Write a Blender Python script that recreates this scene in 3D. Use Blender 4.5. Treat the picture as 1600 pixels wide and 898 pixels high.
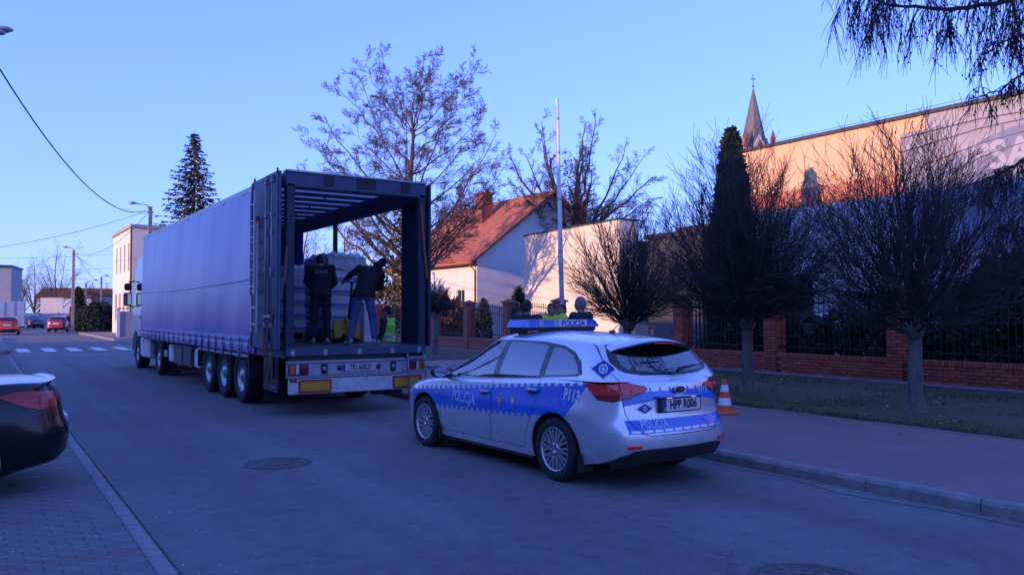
import bpy, bmesh, math, random
from mathutils import Vector, Matrix
from mathutils.bvhtree import BVHTree
R = math.radians
PI = math.pi
for _o in list(bpy.data.objects):
    bpy.data.objects.remove(_o, do_unlink=True)
SC = bpy.context.scene
COL = SC.collection

# ------------------------------------------------------------------ camera
F_PX = 1275.0            # focal length in pixels of the 1600 px wide photograph
HEAD = R(33.2)           # camera heading, right of the road direction (+Y)
CAM_H = 1.68
HORIZON = 490.0
cam_d = bpy.data.cameras.new('camera')
cam_d.sensor_width = 36.0
cam_d.lens = 36.0 * F_PX / 1600.0
cam_d.clip_start = 0.1
cam_d.clip_end = 3000
cam = bpy.data.objects.new('camera', cam_d)
COL.objects.link(cam)
cam.location = (0, 0, CAM_H)
cam.rotation_euler = (R(90) + math.atan((HORIZON - 449.0) / F_PX), 0, -HEAD)
SC.camera = cam

# ------------------------------------------------------------------ sky and sun
SUN_EL = R(9.0)
SUN_ROT = R(262.0)       # clockwise from +Y: the sun stands low on the left, a little behind the camera
w = bpy.data.worlds.new('World')
SC.world = w
w.use_nodes = True
nt = w.node_tree
bgn = nt.nodes['Background']
sky = nt.nodes.new('ShaderNodeTexSky')
sky.sky_type = 'NISHITA'
sky.sun_disc = False
sky.sun_elevation = SUN_EL
sky.sun_rotation = SUN_ROT
sky.air_density = 1.0
sky.dust_density = 0.4
sky.ozone_density = 1.5
gm = nt.nodes.new('ShaderNodeGamma')
gm.inputs[1].default_value = 0.55
mx = nt.nodes.new('ShaderNodeMix')
mx.data_type = 'RGBA'
mx.blend_type = 'MULTIPLY'
mx.clamp_result = False
mx.inputs[0].default_value = 1.0
mx.inputs[7].default_value = (2.2, 3.2, 9.7, 1)
nt.links.new(sky.outputs[0], gm.inputs[0])
nt.links.new(gm.outputs[0], mx.inputs[6])
nt.links.new(mx.outputs[2], bgn.inputs[0])
bgn.inputs[1].default_value = 0.1

sun_d = bpy.data.lights.new('sun', 'SUN')
sun_d.energy = 5.0
sun_d.color = (1.0, 0.58, 0.32)
sun_d.angle = R(0.5)
sun = bpy.data.objects.new('sun', sun_d)
COL.objects.link(sun)
SUN_DIR = Vector((math.sin(SUN_ROT) * math.cos(SUN_EL), math.cos(SUN_ROT) * math.cos(SUN_EL), math.sin(SUN_EL)))
sun.rotation_euler = SUN_DIR.to_track_quat('Z', 'Y').to_euler()
sun.location = (-20, -5, 20)

SC.view_settings.view_transform = 'Standard'
SC.view_settings.look = 'None'
SC.view_settings.exposure = 0.22
SC.view_settings.gamma = 1.0
SC.view_settings.use_curve_mapping = False
SC.render.engine = 'CYCLES'
SC.cycles.max_bounces = 8
SC.cycles.transparent_max_bounces = 12
SC.cycles.caustics_reflective = False
SC.cycles.caustics_refractive = False
SC.cycles.use_denoising = True

# ------------------------------------------------------------------ pixel helpers (directions only)
FWD = Vector((math.sin(HEAD), math.cos(HEAD), 0))
RGT = Vector((math.cos(HEAD), -math.sin(HEAD), 0))
def at_depth(px, py, d):
    u = (px - 800.0) / F_PX
    p = FWD * d + RGT * (d * u)
    return Vector((p.x, p.y, CAM_H + (HORIZON - py) / F_PX * d))
def ground(px, py, z=0.0):
    return at_depth(px, py, (CAM_H - z) * F_PX / (py - HORIZON))
def on_x(px, py, X):
    u = (px - 800.0) / F_PX
    return at_depth(px, py, X / (FWD.x + RGT.x * u))

# ------------------------------------------------------------------ materials
MATS = {}
def mat(name, col, rough=0.7, metal=0.0, var=0.0, vscale=8.0, bump=0.0, bscale=60.0, spec=0.5, coat=0.0,
        col2=None, emit=None, estr=0.0, alpha=None, coord='Object', stretch=(1, 1, 1), detail=4.0):
    if name in MATS:
        return MATS[name]
    m = bpy.data.materials.new(name)
    m.use_nodes = True
    nt = m.node_tree
    b = nt.nodes['Principled BSDF']
    b.inputs['Base Color'].default_value = (*col, 1)
    b.inputs['Roughness'].default_value = rough
    b.inputs['Metallic'].default_value = metal
    b.inputs['Specular IOR Level'].default_value = spec
    b.inputs['Coat Weight'].default_value = coat
    b.inputs['Coat Roughness'].default_value = 0.05
    if emit:
        b.inputs['Emission Color'].default_value = (*emit, 1)
        b.inputs['Emission Strength'].default_value = estr
    if var > 0 or bump > 0 or col2:
        tc = nt.nodes.new('ShaderNodeTexCoord')
        mp = nt.nodes.new('ShaderNodeMapping')
        mp.inputs['Scale'].default_value = stretch
        nt.links.new(tc.outputs[coord], mp.inputs[0])
    if var > 0 or col2:
        n = nt.nodes.new('ShaderNodeTexNoise')
        n.inputs['Scale'].default_value = vscale
        n.inputs['Detail'].default_value = detail
        n.inputs['Roughness'].default_value = 0.6
        nt.links.new(mp.outputs[0], n.inputs['Vector'])
        r = nt.nodes.new('ShaderNodeValToRGB')
        r.color_ramp.elements[0].position = 0.3
        r.color_ramp.elements[1].position = 0.7
        c2 = col2 if col2 else tuple(min(1, c * (1 + var)) for c in col)
        c1 = col if col2 else tuple(c * (1 - var) for c in col)
        r.color_ramp.elements[0].color = (*c1, 1)
        r.color_ramp.elements[1].color = (*c2, 1)
        nt.links.new(n.outputs[0], r.inputs[0])
        nt.links.new(r.outputs[0], b.inputs['Base Color'])
    if bump > 0:
        n2 = nt.nodes.new('ShaderNodeTexNoise')
        n2.inputs['Scale'].default_value = bscale
        n2.inputs['Detail'].default_value = 5
        nt.links.new(mp.outputs[0], n2.inputs['Vector'])
        bp = nt.nodes.new('ShaderNodeBump')
        bp.inputs['Strength'].default_value = bump
        bp.inputs['Distance'].default_value = 0.02
        nt.links.new(n2.outputs[0], bp.inputs['Height'])
        nt.links.new(bp.outputs[0], b.inputs['Normal'])
    MATS[name] = m
    return m

def glass_mat(name, tint, f0=0.10, rough=0.02):
    if name in MATS:
        return MATS[name]
    m = bpy.data.materials.new(name)
    m.use_nodes = True
    nt = m.node_tree
    for n in list(nt.nodes):
        if n.type == 'BSDF_PRINCIPLED':
            nt.nodes.remove(n)
    out = [n for n in nt.nodes if n.type == 'OUTPUT_MATERIAL'][0]
    tr = nt.nodes.new('ShaderNodeBsdfTransparent')
    tr.inputs[0].default_value = (*tint, 1)
    gl = nt.nodes.new('ShaderNodeBsdfGlossy')
    gl.inputs['Roughness'].default_value = rough
    gl.inputs[0].default_value = (0.95, 0.97, 1, 1)
    fr = nt.nodes.new('ShaderNodeFresnel')
    fr.inputs[0].default_value = (1 + math.sqrt(f0)) / (1 - math.sqrt(f0))
    mxs = nt.nodes.new('ShaderNodeMixShader')
    nt.links.new(fr.outputs[0], mxs.inputs[0])
    nt.links.new(tr.outputs[0], mxs.inputs[1])
    nt.links.new(gl.outputs[0], mxs.inputs[2])
    nt.links.new(mxs.outputs[0], out.inputs[0])
    MATS[name] = m
    return m

# ------------------------------------------------------------------ object helpers
def tag(o, label=None, cat=None, group=None, kind=None):
    if label: o['label'] = label
    if cat: o['category'] = cat
    if group: o['group'] = group
    if kind: o['kind'] = kind
    return o
def empty(name, loc=(0, 0, 0), rz=0.0, label=None, cat=None, group=None, kind=None, parent=None):
    o = bpy.data.objects.new(name, None)
    o.empty_display_size = 0.2
    COL.objects.link(o)
    o.location = loc
    o.rotation_euler = (0, 0, rz)
    if parent: o.parent = parent
    return tag(o, label, cat, group, kind)
def copy_tree(o, parent=None):
    c = o.copy()
    COL.objects.link(c)
    if parent is not None:
        c.parent = parent
    for ch in list(o.children):
        copy_tree(ch, c)
    return c
def link_mesh(name, me, parent=None, loc=None, rz=None):
    o = bpy.data.objects.new(name, me)
    COL.objects.link(o)
    if parent is not None: o.parent = parent
    if loc is not None: o.location = loc
    if rz is not None: o.rotation_euler = (0, 0, rz)
    return o

class MB:
    """collects shapes that become ONE mesh object"""
    def __init__(s):
        s.v = []; s.f = []; s.m = []; s.sm = []
        s.cur = 0
    def add(s, vs, fs, smooth=False, M=None):
        b = len(s.v)
        if M is not None:
            vs = [M @ Vector(v) for v in vs]
        s.v.extend([tuple(v) for v in vs])
        for f in fs:
            s.f.append(tuple(b + i for i in f)); s.m.append(s.cur); s.sm.append(smooth)
        return s
    def box(s, x0, y0, z0, x1, y1, z1, M=None, bev=0.0):
        if bev > 0:
            b = bev
            def ring(z, i):
                return [(x0+i+b, y0+i, z), (x1-i-b, y0+i, z), (x1-i, y0+i+b, z), (x1-i, y1-i-b, z),
                        (x1-i-b, y1-i, z), (x0+i+b, y1-i, z), (x0+i, y1-i-b, z), (x0+i, y0+i+b, z)]
            vs = ring(z0, b) + ring(z0+b, 0) + ring(z1-b, 0) + ring(z1, b)
            fs = []
            for k in range(3):
                for i in range(8):
                    j = (i+1) % 8
                    fs.append((k*8+i, k*8+j, (k+1)*8+j, (k+1)*8+i))
            fs.append(tuple(reversed(range(8)))); fs.append(tuple(range(24, 32)))
            return s.add(vs, fs, False, M)
        vs = [(x0,y0,z0),(x1,y0,z0),(x1,y1,z0),(x0,y1,z0),(x0,y0,z1),(x1,y0,z1),(x1,y1,z1),(x0,y1,z1)]
        fs = [(3,2,1,0),(4,5,6,7),(0,1,5,4),(1,2,6,5),(2,3,7,6),(3,0,4,7)]
        return s.add(vs, fs, False, M)
    def cyl(s, p0, p1, r0, r1=None, n=12, caps=True, smooth=True):
        r1 = r0 if r1 is None else r1
        p0 = Vector(p0); p1 = Vector(p1)
        d = (p1 - p0)
        if d.length < 1e-9: return s
        d.normalize()
        a = d.orthogonal().normalized(); b = d.cross(a)
        vs = []
        for p, r in ((p0, r0), (p1, r1)):
            for i in range(n):
                t = 2*PI*i/n
                vs.append(p + a*(math.cos(t)*r) + b*(math.sin(t)*r))
        fs = [(i, (i+1) % n, n+(i+1) % n, n+i) for i in range(n)]
        s.add(vs, fs, smooth)
        if caps:
            b0 = len(s.v) - 2*n
            s.f.append(tuple(b0+i for i in reversed(range(n)))); s.m.append(s.cur); s.sm.append(False)
            s.f.append(tuple(b0+n+i for i in range(n))); s.m.append(s.cur); s.sm.append(False)
        return s
    def tube(s, pts, rad, n=6, caps=True, smooth=True):
        pts = [Vector(p) for p in pts]
        m = len(pts)
        if m < 2: return s
        if not hasattr(rad, '__len__'): rad = [rad]*m
        vs = []
        t0 = (pts[1]-pts[0]).normalized()
        a = t0.orthogonal().normalized()
        for i in range(m):
            if i == 0: t = t0
            elif i == m-1: t = (pts[i]-pts[i-1])
            else: t = (pts[i+1]-pts[i-1])
            if t.length < 1e-9: t = t0
            t = t.normalized()
            a = (a - t*a.dot(t))
            a = a.normalized() if a.length > 1e-6 else t.orthogonal().normalized()
            b = t.cross(a)
            for k in range(n):
                q = 2*PI*k/n
                vs.append(pts[i] + a*(math.cos(q)*rad[i]) + b*(math.sin(q)*rad[i]))
        fs = []
        for i in range(m-1):
            for k in range(n):
                j = (k+1) % n
                fs.append((i*n+k, i*n+j, (i+1)*n+j, (i+1)*n+k))
        if caps and n > 2:
            fs.append(tuple(reversed(range(n)))); fs.append(tuple((m-1)*n+k for k in range(n)))
        return s.add(vs, fs, smooth)
    def lathe(s, prof, origin=(0,0,0), axis='Z', n=24, smooth=True, closed=False):
        """prof: list of (radius, height) turned round the axis"""
        o = Vector(origin)
        vs = []
        for r, h in prof:
            for i in range(n):
                t = 2*PI*i/n
                c, q = math.cos(t)*r, math.sin(t)*r
                vs.append(o + (Vector((c, q, h)) if axis == 'Z' else Vector((h, c, q)) if axis == 'X' else Vector((q, h, c))))
        fs = []
        for k in range(len(prof)-1 + (1 if closed else 0)):
            k2 = (k+1) % len(prof)
            for i in range(n):
                j = (i+1) % n
                fs.append((k*n+i, k*n+j, k2*n+j, k2*n+i))
        return s.add(vs, fs, smooth)
    def prism(s, poly, lo, hi, axis='Z', smooth=False, M=None):
        """poly: 2-D outline, extruded along axis. Z:(x,y)  X:(y,z)  Y:(x,z)"""
        def P(u, v, h):
            return (u, v, h) if axis == 'Z' else (h, u, v) if axis == 'X' else (u, h, v)
        n = len(poly)
        vs = [P(u, v, lo) for u, v in poly] + [P(u, v, hi) for u, v in poly]
        fs = [(i, (i+1) % n, n+(i+1) % n, n+i) for i in range(n)]
        fs.append(tuple(reversed(range(n)))); fs.append(tuple(range(n, 2*n)))
        return s.add(vs, fs, smooth, M)
    def ellipsoid(s, c, r, nu=12, nv=8, M=None):
        vs = [(c[0], c[1], c[2]-r[2])]
        for j in range(1, nv):
            ph = PI*j/nv - PI/2
            for i in range(nu):
                t = 2*PI*i/nu
                vs.append((c[0]+r[0]*math.cos(ph)*math.cos(t), c[1]+r[1]*math.cos(ph)*math.sin(t), c[2]+r[2]*math.sin(ph)))
        vs.append((c[0], c[1], c[2]+r[2]))
        fs = []
        for i in range(nu): fs.append((0, 1+(i+1) % nu, 1+i))
        for j in range(nv-2):
            for i in range(nu):
                k = (i+1) % nu
                fs.append((1+j*nu+i, 1+j*nu+k, 1+(j+1)*nu+k, 1+(j+1)*nu+i))
        e = len(vs)-1
        for i in range(nu): fs.append((e, 1+(nv-2)*nu+i, 1+(nv-2)*nu+(i+1) % nu))
        return s.add(vs, fs, True, M)
    def mesh(s, name, mats):
        if not isinstance(mats, (list, tuple)): mats = [mats]
        me = bpy.data.meshes.new(name)
        me.from_pydata(s.v, [], s.f)
        for m in mats: me.materials.append(m)
        me.polygons.foreach_set('material_index', s.m)
        me.polygons.foreach_set('use_smooth', s.sm)
        me.update()
        return me
    def build(s, name, mats, parent=None, loc=None, rz=None):
        return link_mesh(name, s.mesh(name, mats), parent, loc, rz)

def fix_normals(me):
    bm = bmesh.new(); bm.from_mesh(me)
    bmesh.ops.recalc_face_normals(bm, faces=bm.faces)
    bm.to_mesh(me); bm.free()

def text_mesh(s, size, mats, bold=0.0, xs=1.0, depth=0.0):
    """flat lettering as a mesh in the XY plane, centred"""
    cu = bpy.data.curves.new('lettering', 'FONT')
    cu.body = s; cu.size = size; cu.align_x = 'CENTER'; cu.align_y = 'CENTER'
    cu.offset = bold; cu.extrude = depth; cu.resolution_u = 3
    ob = bpy.data.objects.new('tmp', cu)
    COL.objects.link(ob)
    dg = bpy.context.evaluated_depsgraph_get()
    me = bpy.data.meshes.new_from_object(ob.evaluated_get(dg))
    bpy.data.objects.remove(ob, do_unlink=True)
    for v in me.vertices: v.co.x *= xs
    me.materials.clear()
    me.materials.append(mats)
    return me
M_WHITE_P = mat('white_paint', (.60,.60,.62), .4, var=.12, vscale=4)
# ================================================================== ground, road, pavements
random.seed(4)
def sheet(mb, x0, y0, x1, y1, z):
    mb.add([(x0,y0,z),(x1,y0,z),(x1,y1,z),(x0,y1,z)], [(0,1,2,3)])
def asphalt_material(name, base, patch, speck):
    m = bpy.data.materials.new(name); m.use_nodes = True
    nt = m.node_tree; b = nt.nodes['Principled BSDF']
    tc = nt.nodes.new('ShaderNodeTexCoord')
    def noise(scale, det=4, rough=.6):
        n = nt.nodes.new('ShaderNodeTexNoise'); n.inputs['Scale'].default_value = scale
        n.inputs['Detail'].default_value = det; n.inputs['Roughness'].default_value = rough
        nt.links.new(tc.outputs['Object'], n.inputs['Vector']); return n
    def ramp(src, p0, c0, p1, c1):
        r = nt.nodes.new('ShaderNodeValToRGB'); e = r.color_ramp.elements
        e[0].position = p0; e[0].color = (*c0, 1); e[1].position = p1; e[1].color = (*c1, 1)
        nt.links.new(src.outputs[0], r.inputs[0]); return r
    def mix(bl, fac, a, c):
        x = nt.nodes.new('ShaderNodeMix'); x.data_type = 'RGBA'; x.blend_type = bl
        x.inputs[0].default_value = fac
        nt.links.new(a, x.inputs[6]); nt.links.new(c, x.inputs[7]); return x.outputs[2]
    big = ramp(noise(.35, 5, .65), .32, base, .68, patch)
    fine = ramp(noise(70, 3, .75), .25, tuple([1-speck]*3), .75, tuple([1+speck]*3))
    mid = ramp(noise(6, 5, .7), .3, (.80,.80,.80), .7, (1.14,1.14,1.14))
    c = mix('MULTIPLY', 1, big.outputs[0], fine.outputs[0])
    c = mix('MULTIPLY', 1, c, mid.outputs[0])
    # long worn tracks along the road
    mp = nt.nodes.new('ShaderNodeMapping'); mp.inputs['Scale'].default_value = (1.1, .05, 1)
    nt.links.new(tc.outputs['Object'], mp.inputs[0])
    tr = nt.nodes.new('ShaderNodeTexNoise'); tr.inputs['Scale'].default_value = 1.0; tr.inputs['Detail'].default_value = 3
    nt.links.new(mp.outputs[0], tr.inputs['Vector'])
    trr = ramp(tr, .35, (.84,.84,.84), .65, (1.12,1.12,1.12))
    c = mix('MULTIPLY', 1, c, trr.outputs[0])
    # thin cracks
    vo = nt.nodes.new('ShaderNodeTexVoronoi'); vo.feature = 'DISTANCE_TO_EDGE'; vo.inputs['Scale'].default_value = .22
    wn = noise(1.4, 4)
    ad = nt.nodes.new('ShaderNodeVectorMath'); ad.operation = 'ADD'
    nt.links.new(tc.outputs['Object'], ad.inputs[0]); nt.links.new(wn.outputs[1], ad.inputs[1])
    nt.links.new(ad.outputs[0], vo.inputs['Vector'])
    cr = ramp(vo, 0.0, (.62,.62,.62), .004, (1,1,1))
    c = mix('MULTIPLY', .8, c, cr.outputs[0])
    nt.links.new(c, b.inputs['Base Color'])
    b.inputs['Roughness'].default_value = .82
    b.inputs['Specular IOR Level'].default_value = .3
    bp = nt.nodes.new('ShaderNodeBump'); bp.inputs['Strength'].default_value = .5; bp.inputs['Distance'].default_value = .006
    nt.links.new(noise(140, 3, .7).outputs[0], bp.inputs['Height'])
    nt.links.new(bp.outputs[0], b.inputs['Normal'])
    return m
M_ASPH = asphalt_material('asphalt', (.125,.125,.128), (.168,.168,.168), .42)
M_EARTH = mat('earth', (.06,.055,.04), .95, var=.4, vscale=.6)
M_CONC = mat('kerb_concrete', (.21,.205,.19), .85, var=.25, vscale=7, bump=.3, bscale=90)
M_EDGE = mat('edging_concrete', (.21,.21,.205), .85, var=.2, vscale=9, bump=.3, bscale=90)
M_PAVER = mat('paver_grey', (.15,.15,.15), .88, var=.3, vscale=3, bump=.35, bscale=110)
M_PAVER2 = mat('paver_dark', (.138,.138,.142), .88, var=.3, vscale=3, bump=.35, bscale=110)
M_PAVER_RED = mat('paver_red', (.165,.125,.125), .88, var=.25, vscale=5, bump=.35, bscale=110)
M_JOINT = mat('joint_sand', (.115,.115,.117), .95, var=.3, vscale=30)
M_WHITE_LINE = mat('road_paint', (.62,.62,.60), .7, var=.22, vscale=11)

g = MB(); sheet(g, -700, -300, 900, 1500, -.06)
tag(g.build('ground', M_EARTH), kind='structure')
g = MB()
g.add([(1.12,-40,0),(7.07,-40,0),(7.07,82,0),(1.12,82,0)], [(0,1,2,3)])
g.add([(-60,82,0),(90,82,0),(90,118,0),(-60,118,0)], [(0,1,2,3)])
road = tag(g.build('road', M_ASPH), kind='structure')

# pedestrian crossing: each bar a painted sheet on the road
bar = None
for k, px in enumerate((47, 82, 117, 150, 181)):
    c = ground(px, 546.5)
    if bar is None:
        mb = MB(); sheet(mb, -.25, -2.0, .25, 2.0, .004); bar = mb.mesh('crossing_bar', M_WHITE_LINE)
    x = 1.75 + k*1.03
    link_mesh('crossing_bar', bar, road, (x, 43.6, 0))
mb = MB(); sheet(mb, 3.0, 37.6, 4.6, 37.75, .004); mb.build('painted_line', M_WHITE_LINE, road)

# left paved strip with flush edging stones
g = MB(); sheet(g, -14, -12, 1.0, 39.6, .0035)
lp = tag(g.build('left_pavement', M_JOINT), kind='structure')
def paver_mesh(name, m, jit):
    mb = MB()
    L, W, h = .0985, .0485, .028
    b = .004
    def rg(i, z): return [(-L+i,-W+i,z+jit[0]*(-1)),(L-i,-W+i,z+jit[1]),(L-i,W-i,z+jit[2]),(-L+i,W-i,z+jit[3])]
    vs = rg(0, -h) + rg(0, -b) + rg(b, 0)
    fs = []
    for k in range(2):
        for i in range(4):
            j = (i+1) % 4
            fs.append((k*4+i, k*4+j, (k+1)*4+j, (k+1)*4+i))
    fs.append((8,9,10,11))
    mb.add(vs, fs)
    return mb.mesh(name, m)
pv = {}
for key, m in (('g', M_PAVER), ('d', M_PAVER2), ('r', M_PAVER_RED)):
    pv[key] = [paver_mesh('paver', m, [random.uniform(-.0018,.0018) for _ in range(4)]) for _ in range(4)]
rest = {'g': MB(), 'd': MB(), 'r': MB()}
def add_rest(key, x, y, z):
    L, W, b, h = .0985, .0485, .004, .02
    vs = [(x-L,y-W,z-h),(x+L,y-W,z-h),(x+L,y+W,z-h),(x-L,y+W,z-h),(x-L+b,y-W+b,z),(x+L-b,y-W+b,z),(x+L-b,y+W-b,z),(x-L+b,y+W-b,z)]
    rest[key].add(vs, [(4,5,6,7),(0,1,5,4),(1,2,6,5),(2,3,7,6),(3,0,4,7)])
nrow = 0
npav = 0
y = 2.0
while y < 39.5:
    off = .1 if nrow % 2 else 0.0
    red = abs(y - 6.35) < .06
    x = .895 - off
    while x > (-.30 if y < 12 else -2.2):
        key = 'r' if red else ('d' if random.random() < .4 else 'g')
        z = .008 + random.uniform(-.0015, .0015)
        if 5.3 < y < 10.4 and npav < 300 and x > -.25:
            o = link_mesh('paver', random.choice(pv[key]), lp, (x, y, z)); npav += 1
        else:
            add_rest(key, x, y, z)
        x -= .2
    if off:
        add_rest('r' if red else 'g', .945, y, .0065)
    y += .1; nrow += 1
mb = MB()
for i, key in enumerate(('g', 'd', 'r')):
    rest[key].cur = 0
    r_ = rest[key]; base = len(mb.v); mb.v.extend(r_.v)
    for f in r_.f:
        mb.f.append(tuple(base+q for q in f)); mb.m.append(i); mb.sm.append(False)
o = mb.build('pavers', [M_PAVER, M_PAVER2, M_PAVER_RED], lp); o['kind'] = 'stuff'
mb = MB(); mb.box(-.055, -.49, -.1, .055, .49, .012, bev=.006); es = mb.mesh('edging_stone', M_EDGE)
for k in range(38):
    link_mesh('edging_stone', es, lp, (1.055, 1.6 + k*1.0, random.uniform(-.003, .003)))
mb = MB(); sheet(mb, 1.108, -10, 1.135, 39.5, .003); mb.build('edge_joint', mat('edge_dirt', (.05,.048,.045), .95, var=.5, vscale=4), lp)

# raised pavement corner farther up on the left
g = MB()
poly = [(-9,40.0),(.7,40.0),(1.1,40.5),(1.25,41.3),(1.25,66),(-9,66)]
g.prism(poly, -.05, .13)
tag(g.build('far_left_pavement', mat('pave_pink', (.19,.155,.15), .9, var=.25, vscale=2)), kind='structure')

# right kerb: single stones, then one strip beyond
kb = empty('kerb', (0,0,0), kind='structure')
mb = MB()
def kerb_profile(y0, y1, mb):
    pr = [(7.07,-.15),(7.075,.085),(7.105,.118),(7.22,.122),(7.22,-.15)]
    mb.prism(list(pr), y0, y1, axis='Y')
mk = []
for v in range(4):
    mb = MB(); pr = [(0,-.15),(.006+v*.001,.085+random.uniform(-.003,.003)),(.036,.118),(.15,.122),(.15,-.15)]
    mb.prism(pr, .004, 1.054, axis='Y'); mk.append(mb.mesh('kerb_stone', M_CONC))
for k in range(-3, 42):
    link_mesh('kerb_stone', mk[k % 4], kb, (7.07+random.uniform(-.005,.005), 3.63+(k)*1.06, random.uniform(-.004,.004)))
mb = MB(); kerb_profile(3.63+42*1.06, 82, mb); mb.build('kerb_strip', M_CONC, kb)
mb = MB(); mb.box(7.09, -20, -.2, 7.21, 60, .07); mb.build('kerb_bed', M_JOINT, kb)
# dust line along the kerb foot
mb = MB()
vs = []; fs = []
n = 120
for i in range(n+1):
    yy = -2 + i*.4
    wv = .16 + .07*math.sin(yy*1.7) + .05*math.sin(yy*4.1+1) + random.uniform(-.02,.02)
    vs += [(7.07, yy, .004), (7.07-wv, yy, .004)]
for i in range(n): fs.append((2*i, 2*i+1, 2*i+3, 2*i+2))
mb.add(vs, fs); mb.build('gutter_dust', mat('gutter_dust', (.16,.155,.145), .95, var=.25, vscale=9), kb)

def paving_material():
    m = bpy.data.materials.new('pavement_setts'); m.use_nodes = True
    nt = m.node_tree; b = nt.nodes['Principled BSDF']
    tc = nt.nodes.new('ShaderNodeTexCoord')
    br = nt.nodes.new('ShaderNodeTexBrick')
    br.inputs['Scale'].default_value = 1.0
    br.inputs['Brick Width'].default_value = .2; br.inputs['Row Height'].default_value = .1
    br.inputs['Mortar Size'].default_value = .004; br.inputs['Mortar Smooth'].default_value = .6
    br.inputs['Color1'].default_value = (.215,.148,.15,1); br.inputs['Color2'].default_value = (.215,.148,.15,1)
    br.inputs['Mortar'].default_value = (.17,.13,.135,1)
    nt.links.new(tc.outputs['Object'], br.inputs['Vector'])
    n = nt.nodes.new('ShaderNodeTexNoise'); n.inputs['Scale'].default_value = .8; n.inputs['Detail'].default_value = 8
    n.inputs['Roughness'].default_value = .7
    nt.links.new(tc.outputs['Object'], n.inputs['Vector'])
    r = nt.nodes.new('ShaderNodeValToRGB'); r.color_ramp.elements[0].position = .3; r.color_ramp.elements[1].position = .7
    r.color_ramp.elements[0].color = (.8,.8,.8,1); r.color_ramp.elements[1].color = (1.12,1.1,1.08,1)
    nt.links.new(n.outputs[0], r.inputs[0])
    x = nt.nodes.new('ShaderNodeMix'); x.data_type = 'RGBA'; x.blend_type = 'MULTIPLY'; x.inputs[0].default_value = 1
    nt.links.new(br.outputs[0], x.inputs[6]); nt.links.new(r.outputs[0], x.inputs[7])
    nt.links.new(x.outputs[2], b.inputs['Base Color']); b.inputs['Roughness'].default_value = .88
    bp = nt.nodes.new('ShaderNodeBump'); bp.inputs['Strength'].default_value = .35; bp.inputs['Distance'].default_value = .004
    n3 = nt.nodes.new('ShaderNodeTexNoise'); n3.inputs['Scale'].default_value = 120
    nt.links.new(tc.outputs['Object'], n3.inputs['Vector'])
    nt.links.new(n3.outputs[0], bp.inputs['Height']); nt.links.new(bp.outputs[0], b.inputs['Normal'])
    return m
g = MB(); g.box(7.225, -20, -.05, 10.75, 82, .118)
tag(g.build('right_pavement', paving_material()), kind='structure')
g = MB()
for k in range(-2, 40): g.box(10.755, k*1.0+.004, -.05, 10.815, k*1.0+.996, .128+random.uniform(-.004,.004))
tag(g.build('verge_edging', M_EDGE), kind='structure')

# verge with thin winter grass
def grass_ground():
    m = bpy.data.materials.new('verge_soil'); m.use_nodes = True
    nt = m.node_tree; b = nt.nodes['Principled BSDF']
    tc = nt.nodes.new('ShaderNodeTexCoord')
    n = nt.nodes.new('ShaderNodeTexNoise'); n.inputs['Scale'].default_value = .9; n.inputs['Detail'].default_value = 8; n.inputs['Roughness'].default_value = .7
    nt.links.new(tc.outputs['Object'], n.inputs['Vector'])
    r = nt.nodes.new('ShaderNodeValToRGB')
    e = r.color_ramp.elements
    e[0].position = .35; e[0].color = (.075,.062,.045,1); e[1].position = .62; e[1].color = (.06,.078,.032,1)
    nt.links.new(n.outputs[0], r.inputs[0]); nt.links.new(r.outputs[0], b.inputs['Base Color'])
    b.inputs['Roughness'].default_value = .95
    bp = nt.nodes.new('ShaderNodeBump'); bp.inputs['Strength'].default_value = .9; bp.inputs['Distance'].default_value = .03
    n2 = nt.nodes.new('ShaderNodeTexNoise'); n2.inputs['Scale'].default_value = 18; n2.inputs['Detail'].default_value = 6
    nt.links.new(tc.outputs['Object'], n2.inputs['Vector']); nt.links.new(n2.outputs[0], bp.inputs['Height'])
    nt.links.new(bp.outputs[0], b.inputs['Normal'])
    return m
M_SOIL = grass_ground()
def verge_z(x, y):
    return .12 + .02*math.sin(x*1.9+y*.7) + .015*math.sin(y*2.3-x) + .05*(x-10.8)/6.0 - .0
mb = MB(); nx, ny = 26, 150
vs = []; fs = []
for j in range(ny+1):
    for i in range(nx+1):
        x = 10.815 + (17.0-10.815)*i/nx; y = -18 + 78*j/ny
        vs.append((x, y, verge_z(x, y) if i else .105))
for j in range(ny):
    for i in range(nx):
        a = j*(nx+1)+i; fs.append((a, a+1, a+nx+2, a+nx+1))
mb.add(vs, fs, True); tag(mb.build('verge', M_SOIL), kind='structure')
g = MB(); g.box(17.0, -25, -.05, 60, 82, .10); tag(g.build('yard_ground', mat('yard_paving', (.19,.185,.175), .9, var=.25, vscale=.8, bump=.2, bscale=20)), kind='structure')
g = MB(); g.box(16.35, -18, 0, 16.98, 17.2, .205); g.box(16.35, 23.7, 0, 16.98, 50, .205)
tag(g.build('fence_apron', mat('apron_concrete', (.115,.115,.12), .9, var=.3, vscale=4)), kind='structure')
g = MB(); g.box(10.83, 17.7, .0, 17.2, 23.2, .19); tag(g.build('driveway', mat('driveway_setts', (.17,.16,.155), .9, var=.25, vscale=3)), kind='structure')

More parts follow.
